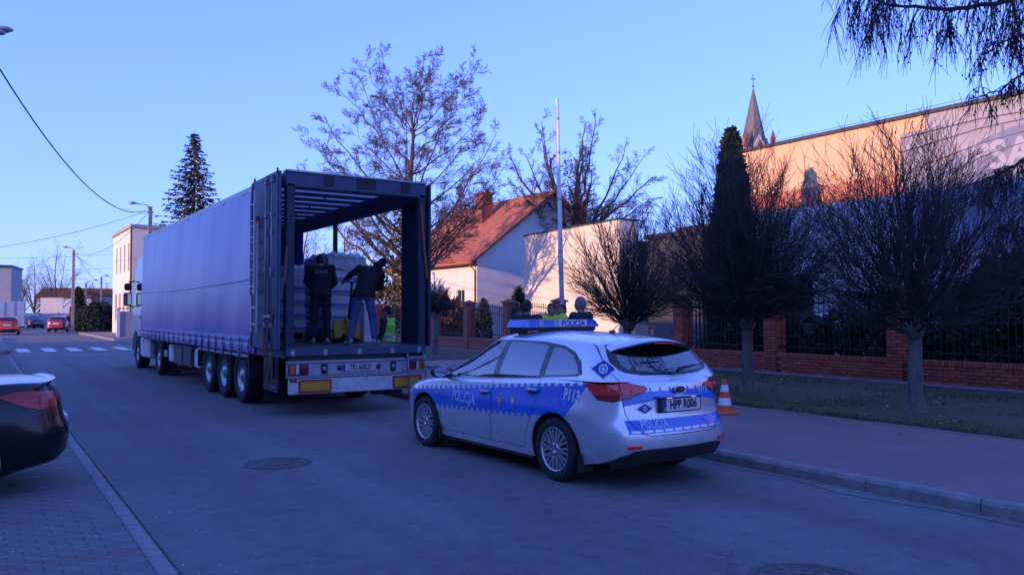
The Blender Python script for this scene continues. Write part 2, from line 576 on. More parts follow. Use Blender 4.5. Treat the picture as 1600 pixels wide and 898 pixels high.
M_BLADE = mat('grass_blade', (.055,.08,.022), .8, var=.4, vscale=1.5)
M_BLADE2 = mat('grass_dry', (.16,.14,.07), .85, var=.3, vscale=2)
mb = MB()
random.seed(11)
from mathutils import noise as mn
cnt = 0
while cnt < 34000:
    x = random.uniform(10.82, 16.3)
    y = random.uniform(2.0, 17.5) if random.random() < .88 else random.uniform(23.3, 36)
    if cnt % 9 == 0: x = random.uniform(10.82, 11.0)
    q = mn.noise(Vector((x*.55, y*.55, 3.3))) + .35*mn.noise(Vector((x*2.1, y*2.1, 1.0)))
    if q < -.05 + random.uniform(-.25, .25): 
        cnt += 1 if random.random() < .35 else 0
        continue
    z = verge_z(x, y) - .01
    h = random.uniform(.025, .075)*(1.3 if x < 11.05 else 1)
    a = random.uniform(0, 2*PI); wd = random.uniform(.004, .009)
    lx, ly = math.cos(a)*wd, math.sin(a)*wd
    bx, by = random.uniform(-.035,.035), random.uniform(-.035,.035)
    mb.cur = 1 if random.random() < .22 else 0
    mb.add([(x-lx,y-ly,z),(x+lx,y+ly,z),(x+bx,y+by,z+h)], [(0,1,2)])
    cnt += 1
tag(mb.build('grass', [M_BLADE, M_BLADE2]), 'thin patchy winter grass on the verge before the brick fence', 'grass', kind='stuff')
mb = MB()
for i in range(420):
    x, y = random.uniform(10.85, 16.2), random.uniform(2, 17)
    if i % 28 == 0: x = random.uniform(9.8, 10.7)
    z = (verge_z(x, y) if x > 10.8 else .12) + .012
    s = random.uniform(.015, .05); a = random.uniform(0, 2*PI)
    mb.cur = random.choice((0, 0, 1))
    pts = []
    for k in range(6):
        t = a + k*PI/3; rr = s*(1 if k % 3 else .55)*random.uniform(.8, 1.2)
        pts.append((x+math.cos(t)*rr, y+math.sin(t)*rr, z+random.uniform(-.006,.02)))
    mb.add(pts, [(0,1,2,3,4,5)])
tag(mb.build('fallen_leaves', [mat('leaf_pale', (.30,.24,.15), .9), mat('leaf_brown', (.13,.085,.045), .9)]),
    'pale dry leaves scattered over the verge', 'leaves', kind='stuff')
mb = MB()
for i in range(60):
    x, y = random.uniform(.1, 6.9), random.uniform(4, 16)
    if random.random() < .6: x, y = random.uniform(.15, 1.7), random.uniform(5.4, 7.6)
    s = random.uniform(.002, .007)
    z = .01 if x < 1.1 else .004
    mb.add([(x-s,y,z),(x,y-s,z),(x+s,y,z),(x,y+s,z),(x,y,z+s*1.2)], [(0,1,4),(1,2,4),(2,3,4),(3,0,4)])
tag(mb.build('grit', mat('grit_pale', (.6,.6,.6), .6)), 'tiny pale chips of grit scattered over road and pavers', 'grit', kind='stuff')

# manhole covers: frame ring set in the road, cover with raised studs
def manhole(loc, r, label):
    t = empty('manhole_cover', loc, label=label, cat='manhole cover', group='manhole covers in the road')
    mb = MB(); mb.lathe([(r+.055,.002),(r+.05,.007),(r+.008,.008),(r+.004,.001)], n=40); mb.build('frame', mat('iron_frame', (.09,.088,.088), .75, .3, var=.3, vscale=20), t)
    mb = MB(); mb.lathe([(0,.004),(r-.002,.004),(r,.001)], n=40)
    mb.build('cover', mat('iron_cover', (.12,.115,.112), .6, .4, var=.35, vscale=15, bump=.3, bscale=50), t)
    mb = MB()
    st = .055
    k = int(r/st)
    for i in range(-k, k+1):
        for j in range(-k, k+1):
            x, y = i*st, j*st
            if x*x+y*y < (r-.03)**2 and (i+j) % 2 == 0:
                mb.box(x-.016, y-.016, .004, x+.016, y+.016, .009)
    for q in (.45, .9):
        mb.lathe([(r*q-.01,.004),(r*q-.008,.01),(r*q+.008,.01),(r*q+.01,.004)], n=36)
    o = mb.build('studs', MATS['iron_cover'], t); o['kind'] = 'stuff'
manhole(ground(437, 722).to_tuple()[:2] + (.002,), .31, 'round iron manhole cover in the road between truck and police car')
p = ground(1262, 905); manhole((p.x, p.y, .002), .34, 'round iron manhole cover at the bottom edge, nearest the camera')
# ================================================================== buildings
random.seed(8)
M_HALL_W = mat('hall_white', (.50,.50,.52), .9, var=.08, vscale=.5)
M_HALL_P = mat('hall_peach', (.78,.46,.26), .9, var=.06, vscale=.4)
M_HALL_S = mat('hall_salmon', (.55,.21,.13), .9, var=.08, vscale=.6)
M_HALL_G = mat('hall_grey_dim', (.36,.34,.37), .9, var=.07, vscale=.5)  # grey-white paint lowered and blued to stand for weak, twig-broken sun
M_CREAM = mat('cream_render', (.72,.62,.50), .9, var=.08, vscale=.7)
M_RENDER = mat('white_render', (.66,.64,.62), .9, var=.07, vscale=.8)
M_GREYR = mat('grey_render', (.30,.30,.32), .9, var=.12, vscale=.7)
M_DARKTRIM = mat('roof_trim', (.05,.045,.05), .6)
M_PANE = mat('window_pane', (.02,.025,.035), .06, coat=.4)
M_FRAME = mat('window_frame', (.6,.6,.6), .5)
M_BROWN = mat('brown_wood', (.14,.06,.03), .7, var=.25, vscale=6)
def tile_material(name, c1, c2, cg, w_, h_):
    m = bpy.data.materials.new(name); m.use_nodes = True
    nt = m.node_tree; b = nt.nodes['Principled BSDF']
    tc = nt.nodes.new('ShaderNodeTexCoord')
    br = nt.nodes.new('ShaderNodeTexBrick'); br.inputs['Scale'].default_value = 1
    br.inputs['Brick Width'].default_value = w_; br.inputs['Row Height'].default_value = h_
    br.inputs['Mortar Size'].default_value = h_*.09; br.inputs['Mortar Smooth'].default_value = .5
    br.inputs['Color1'].default_value = (*c1,1); br.inputs['Color2'].default_value = (*c2,1); br.inputs['Mortar'].default_value = (*cg,1)
    nt.links.new(tc.outputs['UV'], br.inputs['Vector'])
    nt.links.new(br.outputs[0], b.inputs['Base Color']); b.inputs['Roughness'].default_value = .85
    bp = nt.nodes.new('ShaderNodeBump'); bp.inputs['Strength'].default_value = .6; bp.inputs['Distance'].default_value = .03
    nt.links.new(br.outputs[1], bp.inputs['Height']); bp.invert = True
    nt.links.new(bp.outputs[0], b.inputs['Normal'])
    return m
M_TILE = tile_material('roof_tile', (.40,.115,.055), (.50,.15,.07), (.16,.05,.03), .26, .34)
M_BRICK_FAR = tile_material('brick_far', (.27,.07,.05), (.34,.095,.065), (.16,.10,.09), .25, .075)
def box_uv(me, s=1.0):
    """UVs in metres chosen by the dominant axis of each face"""
    uv = me.uv_layers.new(name='UVMap') if not me.uv_layers else me.uv_layers[0]
    for p in me.polygons:
        n = p.normal
        ax = max(range(3), key=lambda i: abs(n[i]))
        for li in p.loop_indices:
            c = me.vertices[me.loops[li].vertex_index].co
            if ax == 0: uv.data[li].uv = (c.y*s, c.z*s)
            elif ax == 1: uv.data[li].uv = (c.x*s, c.z*s)
            else: uv.data[li].uv = (c.x*s, c.y*s)
def slope_uv(me):
    uv = me.uv_layers.new(name='UVMap')
    for p in me.polygons:
        n = p.normal
        h = Vector((n.y, -n.x, 0))
        h = h.normalized() if h.length > .01 else Vector((1,0,0))
        v = n.cross(h)
        for li in p.loop_indices:
            c = me.vertices[me.loops[li].vertex_index].co
            uv.data[li].uv = (c.dot(h), c.dot(v))
def wall_panel(mb, axis, pos, inner, u0, u1, z0, z1, holes=()):
    """wall face at axis=pos with real openings and reveals back to `inner`"""
    us = sorted({u0, u1, *[h[0] for h in holes], *[h[1] for h in holes]})
    zs = sorted({z0, z1, *[h[2] for h in holes], *[h[3] for h in holes]})
    P = (lambda u, z, q: (q, u, z)) if axis == 'X' else (lambda u, z, q: (u, q, z))
    for a, b in zip(us[:-1], us[1:]):
        for c, d in zip(zs[:-1], zs[1:]):
            mu, mz = (a+b)/2, (c+d)/2
            if any(h[0] < mu < h[1] and h[2] < mz < h[3] for h in holes): continue
            mb.add([P(a,c,pos), P(b,c,pos), P(b,d,pos), P(a,d,pos)], [(0,1,2,3)])
    for h in holes:
        a, b, c, d = h
        for (p, q) in (((a,c),(b,c)), ((b,c),(b,d)), ((b,d),(a,d)), ((a,d),(a,c))):
            mb.add([P(p[0],p[1],pos), P(q[0],q[1],pos), P(q[0],q[1],inner), P(p[0],p[1],inner)], [(0,1,2,3)])
def window_in(parent, axis, pos, a, b, c, d, mull=1, sill=True, fm=None, into=.14):
    """window set into an opening: frame with mullion, pane, sill. `into` > 0 means deeper = +axis"""
    fm = fm or M_FRAME
    P0 = pos + into*.55
    t = .05
    mb = MB()
    def bx(u0, u1, z0, z1, q0, q1, m_=mb):
        q0, q1 = min(q0,q1), max(q0,q1)
        if axis == 'X': m_.box(q0, u0, z0, q1, u1, z1)
        else: m_.box(u0, q0, z0, u1, q1, z1)
    bx(a, a+t, c, d, P0, P0+into*.35); bx(b-t, b, c, d, P0, P0+into*.35)
    bx(a+t, b-t, c, c+t, P0, P0+into*.35); bx(a+t, b-t, d-t, d, P0, P0+into*.35)
    for k in range(1, mull+1):
        u = a+(b-a)*k/(mull+1); bx(u-.025, u+.025, c+t, d-t, P0, P0+into*.3)
    w = mb.build('window', fm, parent)
    mb = MB(); bx(a+t, b-t, c+t, d-t, P0+into*.15, P0+into*.2, mb); mb.build('pane', M_PANE, w)
    if sill:
        mb = MB(); bx(a-.05, b+.05, c-.05, c, pos-into*.35, pos+into*.5, mb); mb.build('sill', M_FRAME, w)
    return w
def finish(mb, name, m, parent, uv=None):
    o = mb.build(name, m, parent)
    bm = bmesh.new(); bm.from_mesh(o.data)
    bmesh.ops.remove_doubles(bm, verts=bm.verts, dist=1e-4)
    bmesh.ops.recalc_face_normals(bm, faces=bm.faces); bm.to_mesh(o.data); bm.free()
    if uv: uv(o.data)
    return o

# ---- the long hall on the right with painted bands and a mural
HX = 25.0
zt = on_x(1600, 139, HX).z
y_end = on_x(1161, 245, HX).y
y_split = on_x(1450, 176, HX).y
hall = empty('hall', (HX, y_end, 0), label='long hall with peach upper wall and mural behind the brick fence', cat='building')
hy = lambda y: y - y_end
mb = MB(); mb.box(0, hy(-12), 0, 16, 0, 5.55); finish(mb, 'wall', M_HALL_W, hall)
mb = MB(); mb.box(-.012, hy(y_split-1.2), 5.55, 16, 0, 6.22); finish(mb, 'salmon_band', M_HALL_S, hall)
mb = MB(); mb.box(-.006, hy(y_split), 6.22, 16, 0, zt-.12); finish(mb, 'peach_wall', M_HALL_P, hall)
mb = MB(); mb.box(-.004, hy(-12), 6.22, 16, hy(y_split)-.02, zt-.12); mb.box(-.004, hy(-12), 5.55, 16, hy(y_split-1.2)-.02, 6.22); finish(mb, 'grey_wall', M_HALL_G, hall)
mb = MB(); mb.box(-.10, hy(-12), zt-.12, 16.1, .1, zt); finish(mb, 'roof_cap', M_DARKTRIM, hall)
mb = MB(); mb.tube([(-.05, hy(-10), zt+.22), (-.05, hy(4), zt+.14), (-.05, -.2, zt+.05)], .008, n=4); mb.build('roof_cable', M_DARKTRIM, hall)
mb = MB(); mb.box(-.05, hy(y_split+1.0), zt-.55, 0.0, hy(y_split+.95)+.02, zt-.45); mb.build('vent', M_DARKTRIM, hall)
# mural: pale field, blue arch, lettering, all toned down to stand for weak sun
mm = MB()
pa = on_x(1412, 182, HX); pb = on_x(1640, 150, HX)
y_l = hy(pa.y); y_r = hy(on_x(1690, 150, HX).y)
mm.box(-.03, y_r, 3.6, -.013, y_l, 7.5); mu = mm.build('mural_field', mat('mural_pale', (.33,.31,.36), .85, var=.1, vscale=1.2), hall)
mm = MB(); pts = []
for k in range(13):
    u = k/12; yy = y_l-.25+(y_r-(y_l-.25))*u
    pts.append((yy, 5.5+1.72*math.sin(min(1, .08+u*1.0)*PI/2)))
poly = [(y_l-.25, 3.62)] + pts + [(y_r, 3.62)]
mm.prism(poly, -.042, -.031, axis='X'); mm.build('mural_arch', mat('mural_blue', (.20,.21,.32), .85, var=.15, vscale=1.5), hall)
mm = MB()
for (ua, za, ub, zb) in ((0,7.35,1,7.42),(0,6.9,1,7.3),(.08,6.3,1,7.05),(.25,6.0,1,6.75)):
    a = Vector((-.05, y_l+(y_r-y_l)*ua, za)); b = Vector((-.05, y_l+(y_r-y_l)*ub, zb)); mm.tube([a, (a+b)/2+Vector((0,0,.12)), b], .022, n=4)
for u in (.62, .82): mm.box(-.052, y_l+(y_r-y_l)*u-.03, 3.7, -.045, y_l+(y_r-y_l)*u+.03, 7.2)
mm.build('mural_lines', mat('mural_line', (.18,.18,.26), .85), hall)
lt = text_mesh('IPSA', 1.15, mat('mural_letter', (.36,.36,.45), .85), .035, .95)
o = link_mesh('mural_lettering', lt, hall); 
q = on_x(1562, 243, HX)
o.location = (-.055, hy(q.y), q.z); o.rotation_euler = (PI/2, 0, -PI/2)
# awnings / clutter along the foot of the hall: low dark porch with red tiles
mb = MB(); mb.box(-1.6, hy(12.0), 0, -.05, hy(16.5), 2.3); finish(mb, 'porch', M_GREYR, hall)
mb = MB(); mb.prism([(hy(11.8),2.31),(hy(16.7),2.31),(hy(16.7),2.40),(hy(11.8),2.40)], -1.9, -.02, axis='X'); finish(mb, 'porch_roof', M_TILE, hall, box_uv)

# ---- pale workshop wall that catches the sun
WX = 28.0
a = on_x(820, 367, WX); b = on_x(968, 340, WX)
ws = empty('workshop', (WX, a.y, 0), label='pale windowless workshop wall with tree shadows beyond the gate', cat='building')
mb = MB()
zl, zr = a.z, b.z
y0, y1 = b.y-a.y, 0.0
mb.prism([(y0,0),(y1,0),(y1,zl-.08),(y0,zr-.08)], 0, 1.3, axis='X'); finish(mb, 'wall', M_CREAM, ws)
mb = MB(); mb.prism([(y0-.06,zr-.08),(y1+.06,zl-.08),(y1+.06,zl),(y0-.06,zr)], -.08, 1.38, axis='X'); finish(mb, 'roof_cap', M_DARKTRIM, ws)
mb = MB(); mb.box(1.32, y0+.1, 0, 17, -.1, 5.3); finish(mb, 'rear_block', M_GREYR, ws)
mb = MB(); mb.box(1.3, y0-.1, 5.3, 17.2, 0, 5.55); finish(mb, 'flat_roof', M_DARKTRIM, ws)
wl = empty('annex', (30.0, 30.2, 0), label='low flat-roofed annex, wall coloured dark for shade, between workshop and hall', cat='building')
mb = MB(); wall_panel(mb, 'Y', -2.0, -1.8, -.2, 14, 0, 5.6, [(1.0,1.9,2.2,3.6),(3.4,4.3,2.2,3.6)]); mb.box(-.2, -1.78, 0, 14, 2.2, 5.58); finish(mb, 'wall', mat('annex_shade', (.07,.075,.09), .9, var=.15, vscale=.8), wl)  # shade on the annex is put into its dark wall colour
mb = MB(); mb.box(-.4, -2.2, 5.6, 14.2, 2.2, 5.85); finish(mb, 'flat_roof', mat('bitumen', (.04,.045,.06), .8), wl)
for u in (1.0, 3.4): window_in(wl, 'Y', -2.0, u, u+.9, 2.2, 3.6)

# ---- red-roofed house
RX, RY = 27.0, 45.4
hs = empty('house', (RX, RY, 0), label='white gabled house with red tiled roof behind the bare trees', cat='house')
EZ, RZ, W2, L = 5.35, 10.0, 6.0, 13.0
mb = MB(); wall_panel(mb, 'X', 0, .25, 0, L, 0, EZ, [(1.6,2.7,1.7,3.3),(6.0,7.2,1.7,3.3)])
wall_panel(mb, 'Y', 0, .25, 0, 2*W2, 0, EZ, [(3.4,4.4,1.6,3.0)])
wall_panel(mb, 'X', 2*W2, 2*W2-.25, 0, L, 0, EZ); wall_panel(mb, 'Y', L, L-.25, 0, 2*W2, 0, EZ)
for y in (0, L): mb.add([(0,y,EZ),(2*W2,y,EZ),(W2,y,RZ-.15)], [(0,1,2)])
finish(mb, 'wall', M_RENDER, hs)
window_in(hs, 'X', 0, 1.6, 2.7, 1.7, 3.3); window_in(hs, 'X', 0, 6.0, 7.2, 1.7, 3.3); window_in(hs, 'Y', 0, 3.4, 4.4, 1.6, 3.0)
mb = MB(); sl_ = (RZ-EZ)/W2; ov = .6
pr = [(-ov, EZ-ov*sl_), (W2, RZ), (2*W2+ov, EZ-ov*sl_), (2*W2+ov, EZ-ov*sl_+.18), (W2, RZ+.2), (-ov, EZ-ov*sl_+.18)]
mb.prism(pr, -.5, L+.5, axis='Y'); rf = finish(mb, 'roof', M_TILE, hs, slope_uv)
mb = MB(); mb.box(W2-2.6, 5.0, RZ-2.2, W2-1.7, 6.0, RZ+.35); mb.box(W2-2.7, 4.9, RZ+.35, W2-1.6, 6.1, RZ+.5); finish(mb, 'chimney', M_BRICK_FAR, rf, box_uv)
mb = MB(); mb.tube([(-ov+.05,-.3,EZ-ov*sl_+.02), (-ov+.05,L+.3,EZ-ov*sl_+.02)], .07, n=6); mb.build('gutter', M_BROWN, rf)
mb = MB(); mb.tube([(-ov+.05,.12,EZ-ov*sl_), (-.08,.12,EZ-.9), (-.08,.12,.1)], .05, n=6); mb.build('downpipe', M_BROWN, hs)
mb = MB(); mb.prism([(-ov-.03, EZ-ov*sl_-.02), (W2, RZ-.03), (W2, RZ+.12), (-ov-.03, EZ-ov*sl_+.14)], -.53, -.5, axis='Y'); mb.build('verge_board', M_BROWN, rf)
# second red roof peeping above the dark hedge
h2 = empty('house', (42.5, 39.0, 0), label='red roof peeping out between the annex and the dark thuja', cat='house')
mb = MB(); mb.box(0,0,0,9,8,5.3); finish(mb, 'wall', M_RENDER, h2)
mb = MB(); mb.prism([(-.4,5.2),(4.5,8.6),(9.4,5.2)], -.4, 8.4, axis='Y'); finish(mb, 'roof', M_TILE, h2, slope_uv)

# ---- two-storey building beyond the lorry cab
BX, BY = 9.5, 66.0
bl_ = empty('office_building', (BX, BY, 0), label='pale two-storey building with slit windows beyond the lorry cab', cat='building')
H = 8.1
hx = [(1.2+k*2.1, 1.2+k*2.1+.75, 4.9, 7.0) for k in range(4)] + [(1.2+k*2.1, 1.2+k*2.1+1.1, 1.1, 3.3) for k in range(4)]
hyw = [(2.0,2.8,5.0,7.2), (5.2,6.0,5.0,7.2), (2.0,2.8,1.2,3.3)]
mb = MB(); wall_panel(mb, 'X', 0, .3, 0, 10, 0, H, hx); wall_panel(mb, 'Y', 0, .3, 0, 11, 0, H, hyw)
wall_panel(mb, 'X', 11, 10.7, 0, 10, 0, H); wall_panel(mb, 'Y', 10, 9.7, 0, 11, 0, H); mb.add([(0,0,H),(11,0,H),(11,10,H),(0,10,H)], [(0,1,2,3)])
finish(mb, 'wall', M_CREAM, bl_)
for h in hx: window_in(bl_, 'X', 0, *h, mull=0, sill=False)
for h in hyw: window_in(bl_, 'Y', 0, *h, mull=0, sill=False)
mb = MB(); mb.box(-.15,-.15,H,11.15,10.15,H+.22); finish(mb, 'roof_cap', M_GREYR, bl_)
mb = MB(); mb.tube([(-.07,.05,H),(-.07,.05,.2)], .06, n=6); mb.build('downpipe', M_BROWN, bl_)
# yard wall and gate before it
gw = empty('yard_wall', (8.6, 61.2, 0), label='pale yard wall with white posts and brown door beside the hedge', cat='wall')
for x0, x1, m in ((-.55,.35,M_GREYR), (.62,1.35,M_GREYR)):
    mb = MB(); mb.box(x0,0,0,x1,.15,1.85); mb.build('panel', m, gw)
for x in (-.68, .37):
    mb = MB(); mb.box(x,-.05,0,x+.2,.2,2.0); mb.build('post', M_WHITE_P, gw)
mb = MB(); mb.box(1.37,.02,0,2.35,.1,1.85); mb.build('door', M_BROWN, gw)
mb = MB(); mb.box(-.7,-.06,2.0,2.5,.22,2.08); mb.build('coping', M_GREYR, gw)

# ---- church tower, far off
cx = at_depth(1180, 245, 150)
ch = empty('church', (cx.x, cx.y, 0), R(-25), 'brick church tower with slender grey spire above the hall roof', 'church')
zb = at_depth(0, 240, 150).z; zs = at_depth(0, 221, 150).z; ztip = at_depth(0, 134, 150).z; zc = at_depth(0, 113, 150).z
r0 = 2.55
mb = MB(); mb.box(-r0,-r0,0,r0,r0,zb+.2); finish(mb, 'tower', M_BRICK_FAR, ch, box_uv)
mb = MB(); mb.box(-r0-.15,-r0-.15,zb+.2,r0+.15,r0+.15,zb+.7); mb.build('cornice', mat('church_stone', (.42,.40,.40), .9), ch)
mb = MB(); n = 8
ring = [(2.55*math.cos(2*PI*k/n+PI/8), 2.55*math.sin(2*PI*k/n+PI/8), zb+.7) for k in range(n)]
tip = [(.06*math.cos(2*PI*k/n+PI/8), .06*math.sin(2*PI*k/n+PI/8), ztip) for k in range(n)]
mb.add(ring+tip, [(k,(k+1)%n,n+(k+1)%n,n+k) for k in range(n)]); sp = mb.build('spire', mat('spire_slate', (.13,.12,.12), .7, var=.15, vscale=1), ch)
mb = MB(); mb.cyl((0,0,ztip-.3),(0,0,zc),.06,n=6); mb.box(-.5,-.05,zc-1.0,.5,.05,zc-.85); mb.ellipsoid((0,0,ztip+.2),(.18,.18,.2),8,6); mb.build('cross', M_DARKTRIM, sp)
for sx in (-1,1):
    for sy in (-1,1):
        mb = MB(); mb.box(sx*r0-.32, sy*r0-.32, zb+.7, sx*r0+.32, sy*r0+.32, zb+2.3)
        mb.add([(sx*r0-.4,sy*r0-.4,zb+2.3),(sx*r0+.4,sy*r0-.4,zb+2.3),(sx*r0+.4,sy*r0+.4,zb+2.3),(sx*r0-.4,sy*r0+.4,zb+2.3),(sx*r0,sy*r0,zb+4.2)], [(0,1,4),(1,2,4),(2,3,4),(3,0,4)])
        finish(mb, 'pinnacle', M_BRICK_FAR, ch, box_uv)
for k in range(4):
    Mx = Matrix.Rotation(k*PI/2, 4, 'Z')
    mb = MB(); mb.prism([(-1.3,zb+.7),(1.3,zb+.7),(0,zb+3.1)], -r0-.1, -r0+.9, axis='Y', M=Mx); finish(mb, 'gablet', MATS['church_stone'], ch)
    mb = MB(); mb.prism([(-.5,zb+.75),(.5,zb+.75),(.5,zb+1.5),(0,zb+2.2),(-.5,zb+1.5)], -r0-.13, -r0-.09, axis='Y', M=Mx); finish(mb, 'belfry_opening', M_BRICK_FAR, ch, box_uv)

# ---- houses on the near left side of the street: unseen, added and sized to shade it from the low sun
def unseen_house(x, y0, y1, H, label, roof=0.0, depth=9.0, wm=None):
    t = empty('unseen_house', (x, y0, 0), label=label, cat='house', group='unseen houses added to shade the street')
    L = y1-y0
    holes = []
    nst = max(1, int(H//2.9))
    k = 0
    while 1.2+k*2.6+1.2 < L:
        for s in range(nst): holes.append((1.2+k*2.6, 1.2+k*2.6+1.2, .95+s*2.9, 2.4+s*2.9))
        k += 1
    mb = MB(); wall_panel(mb, 'X', 0, -.2, 0, L, 0, H, holes)
    wall_panel(mb, 'X', -depth, -depth+.2, 0, L, 0, H); wall_panel(mb, 'Y', 0, .2, -depth, 0, 0, H); wall_panel(mb, 'Y', L, L-.2, -depth, 0, 0, H)
    if roof <= 0: mb.add([(-depth,0,H),(0,0,H),(0,L,H),(-depth,L,H)], [(0,1,2,3)])
    else:
        for yy in (0, L): mb.add([(-depth,yy,H),(0,yy,H),(-depth/2,yy,H+roof)], [(0,1,2)])
    finish(mb, 'wall', wm or M_CREAM, t)
    for h in holes: window_in(t, 'X', 0, *h, mull=1, sill=True, into=-.14)
    mb = MB()
    if roof <= 0: mb.box(-depth-.2,-.2,H,.2,L+.2,H+.25)
    else: mb.prism([(-depth-.4,H-.1),(-depth/2,H+roof),(.4,H-.1),(.4,H+.1),(-depth/2,H+roof+.2),(-depth-.4,H+.1)], -.3, L+.3, axis='Y')
    finish(mb, 'roof', M_TILE if roof > 0 else M_GREYR, t, slope_uv)
unseen_house(-16, -26, 16, 11.9, 'unseen three-storey block left of the camera, added to shade the street', 0, 10, M_GREYR)
unseen_house(-16, 16.6, 25, 7.0, 'unseen two-storey house left of the camera, added to shade the street', 2.2, 9, M_CREAM)
unseen_house(-12, 26, 52, 5.6, 'unseen low terrace up the left side, added to shade the lorry', 1.6, 7, M_RENDER)
# ================================================================== articulated truck
random.seed(21)
def tarp_material():
    m = bpy.data.materials.new('curtain_tarpaulin'); m.use_nodes = True
    nt = m.node_tree; b = nt.nodes['Principled BSDF']
    tc = nt.nodes.new('ShaderNodeTexCoord')
    mp = nt.nodes.new('ShaderNodeMapping'); mp.inputs['Scale'].default_value = (1, 2.2, .12)
    nt.links.new(tc.outputs['Object'], mp.inputs[0])
    n = nt.nodes.new('ShaderNodeTexNoise'); n.inputs['Scale'].default_value = 1.5; n.inputs['Detail'].default_value = 4
    nt.links.new(mp.outputs[0], n.inputs['Vector'])
    r = nt.nodes.new('ShaderNodeValToRGB')
    r.color_ramp.elements[0].position = .25; r.color_ramp.elements[0].color = (.062,.075,.34,1)
    r.color_ramp.elements[1].position = .75; r.color_ramp.elements[1].color = (.078,.095,.41,1)
    nt.links.new(n.outputs[0], r.inputs[0]); nt.links.new(r.outputs[0], b.inputs['Base Color'])
    b.inputs['Roughness'].default_value = .30; b.inputs['Specular IOR Level'].default_value = .7
    bp = nt.nodes.new('ShaderNodeBump'); bp.inputs['Strength'].default_value = .2; bp.inputs['Distance'].default_value = .02
    nt.links.new(n.outputs[0], bp.inputs['Height']); nt.links.new(bp.outputs[0], b.inputs['Normal'])
    return m
M_TARP = tarp_material()
M_TRIM = mat('trailer_navy', (.05,.062,.12), .5, .2, var=.25, vscale=5)
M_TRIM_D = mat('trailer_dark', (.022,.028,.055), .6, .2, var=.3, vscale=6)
M_ALU = mat('worn_aluminium', (.34,.35,.37), .42, .8, var=.25, vscale=12)
M_GALV = mat('galvanised', (.30,.31,.33), .5, .6, var=.25, vscale=14)
M_BLACK = mat('black_plastic', (.012,.012,.014), .6)
M_RUBBER = mat('tyre_rubber', (.017,.017,.018), .85, var=.3, vscale=20, bump=.2, bscale=60)
M_RIMSTEEL = mat('rim_steel', (.42,.43,.46), .45, .7, var=.35, vscale=18)

M_DIRTYWHITE = mat('dirty_white_paint', (.48,.46,.46), .5, var=.25, vscale=6)
M_PLY = mat('deck_plywood', (.075,.06,.05), .75, var=.3, vscale=5, stretch=(4,1,1))
M_RED = mat('reflector_red', (.36,.025,.02), .35)
M_YEL = mat('reflector_yellow', (.55,.27,.015), .4, var=.1, vscale=20)
M_LRED = mat('lamp_red', (.20,.008,.012), .15, coat=.6)
M_LORANGE = mat('lamp_orange', (.55,.10,.015), .15, coat=.6)
M_STRAP = mat('orange_strap', (.22,.075,.05), .85, var=.25, vscale=20)
M_STRIPE = mat('pale_hem', (.32,.36,.55), .5, var=.15, vscale=3)
def roof_sheet_mat():
    m = bpy.data.materials.new('roof_sheet'); m.use_nodes = True
    nt = m.node_tree
    out = [n for n in nt.nodes if n.type == 'OUTPUT_MATERIAL'][0]
    b = nt.nodes['Principled BSDF']; b.inputs['Base Color'].default_value = (.42,.43,.5,1); b.inputs['Roughness'].default_value = .7
    t = nt.nodes.new('ShaderNodeBsdfTranslucent'); t.inputs[0].default_value = (.48,.48,.6,1)
    x = nt.nodes.new('ShaderNodeMixShader'); x.inputs[0].default_value = .38
    nt.links.new(b.outputs[0], x.inputs[1]); nt.links.new(t.outputs[0], x.inputs[2]); nt.links.new(x.outputs[0], out.inputs[0])
    return m
M_ROOF = roof_sheet_mat()

TX, TY = 5.41, 13.0
tr = empty('semi_trailer', (TX, TY, 0), label='long blue curtain-sided semi-trailer with open rear, backed toward the police car', cat='trailer')
HW, LEN = 1.275, 13.6
DZ = 1.12          # deck height
# deck boards: planks across the width are laid lengthwise
mb = MB()
mb.box(-HW+.02, .06, DZ-.10, HW-.02, LEN, DZ-.03); mb.build('deck_frame', M_TRIM_D, tr)
for k in range(8):
    x0 = -HW+.03 + k*.3145
    mb = MB(); mb.box(x0+.003, .08, DZ-.03, x0+.3105, LEN-.02, DZ); mb.build('deck_plank', M_PLY, tr)
# side raves (outer rails)
for s in (-1, 1):
    mb = MB()
    mb.prism([(s*HW, DZ-.16), (s*HW, DZ+.02), (s*(HW-.05), DZ+.02), (s*(HW-.05), DZ-.16)], .05, LEN, axis='Y')
    mb.build('side_rail', M_TRIM, tr)
# chassis
mb = MB()
for s in (-1, 1):
    mb.box(s*.55-.07, .15, .62, s*.55+.07, LEN-1.2, DZ-.10)
for y in (.5, 2.0, 4.0, 6.0, 8.0, 10.0, 12.0):
    mb.box(-1.18, y-.05, DZ-.2, 1.18, y+.05, DZ-.1)
mb.build('chassis', M_BLACK, tr)
# rear portal
for s in (-1, 1):
    mb = MB(); mb.box(s*1.19-.07, .0, DZ-.15, s*1.19+.07, .14, 3.80, bev=.012); mb.build('rear_post', M_TRIM_D, tr)
mb = MB(); mb.box(-1.27, .0, 3.74, 1.27, .16, 3.985, bev=.012); hd = mb.build('rear_header', M_TRIM, tr)
mb = MB(); mb.box(-1.275, -.02, 3.985, 1.275, .17, 4.02, bev=.008); mb.build('header_cap', M_ALU, hd)
for x, w_ in ((-.55, .17), (.12, .34), (.86, .17)):
    mb = MB(); mb.box(x-w_/2, -.012, 3.80, x+w_/2, 0.0, 3.97); mb.build('lock_recess', M_BLACK, hd)
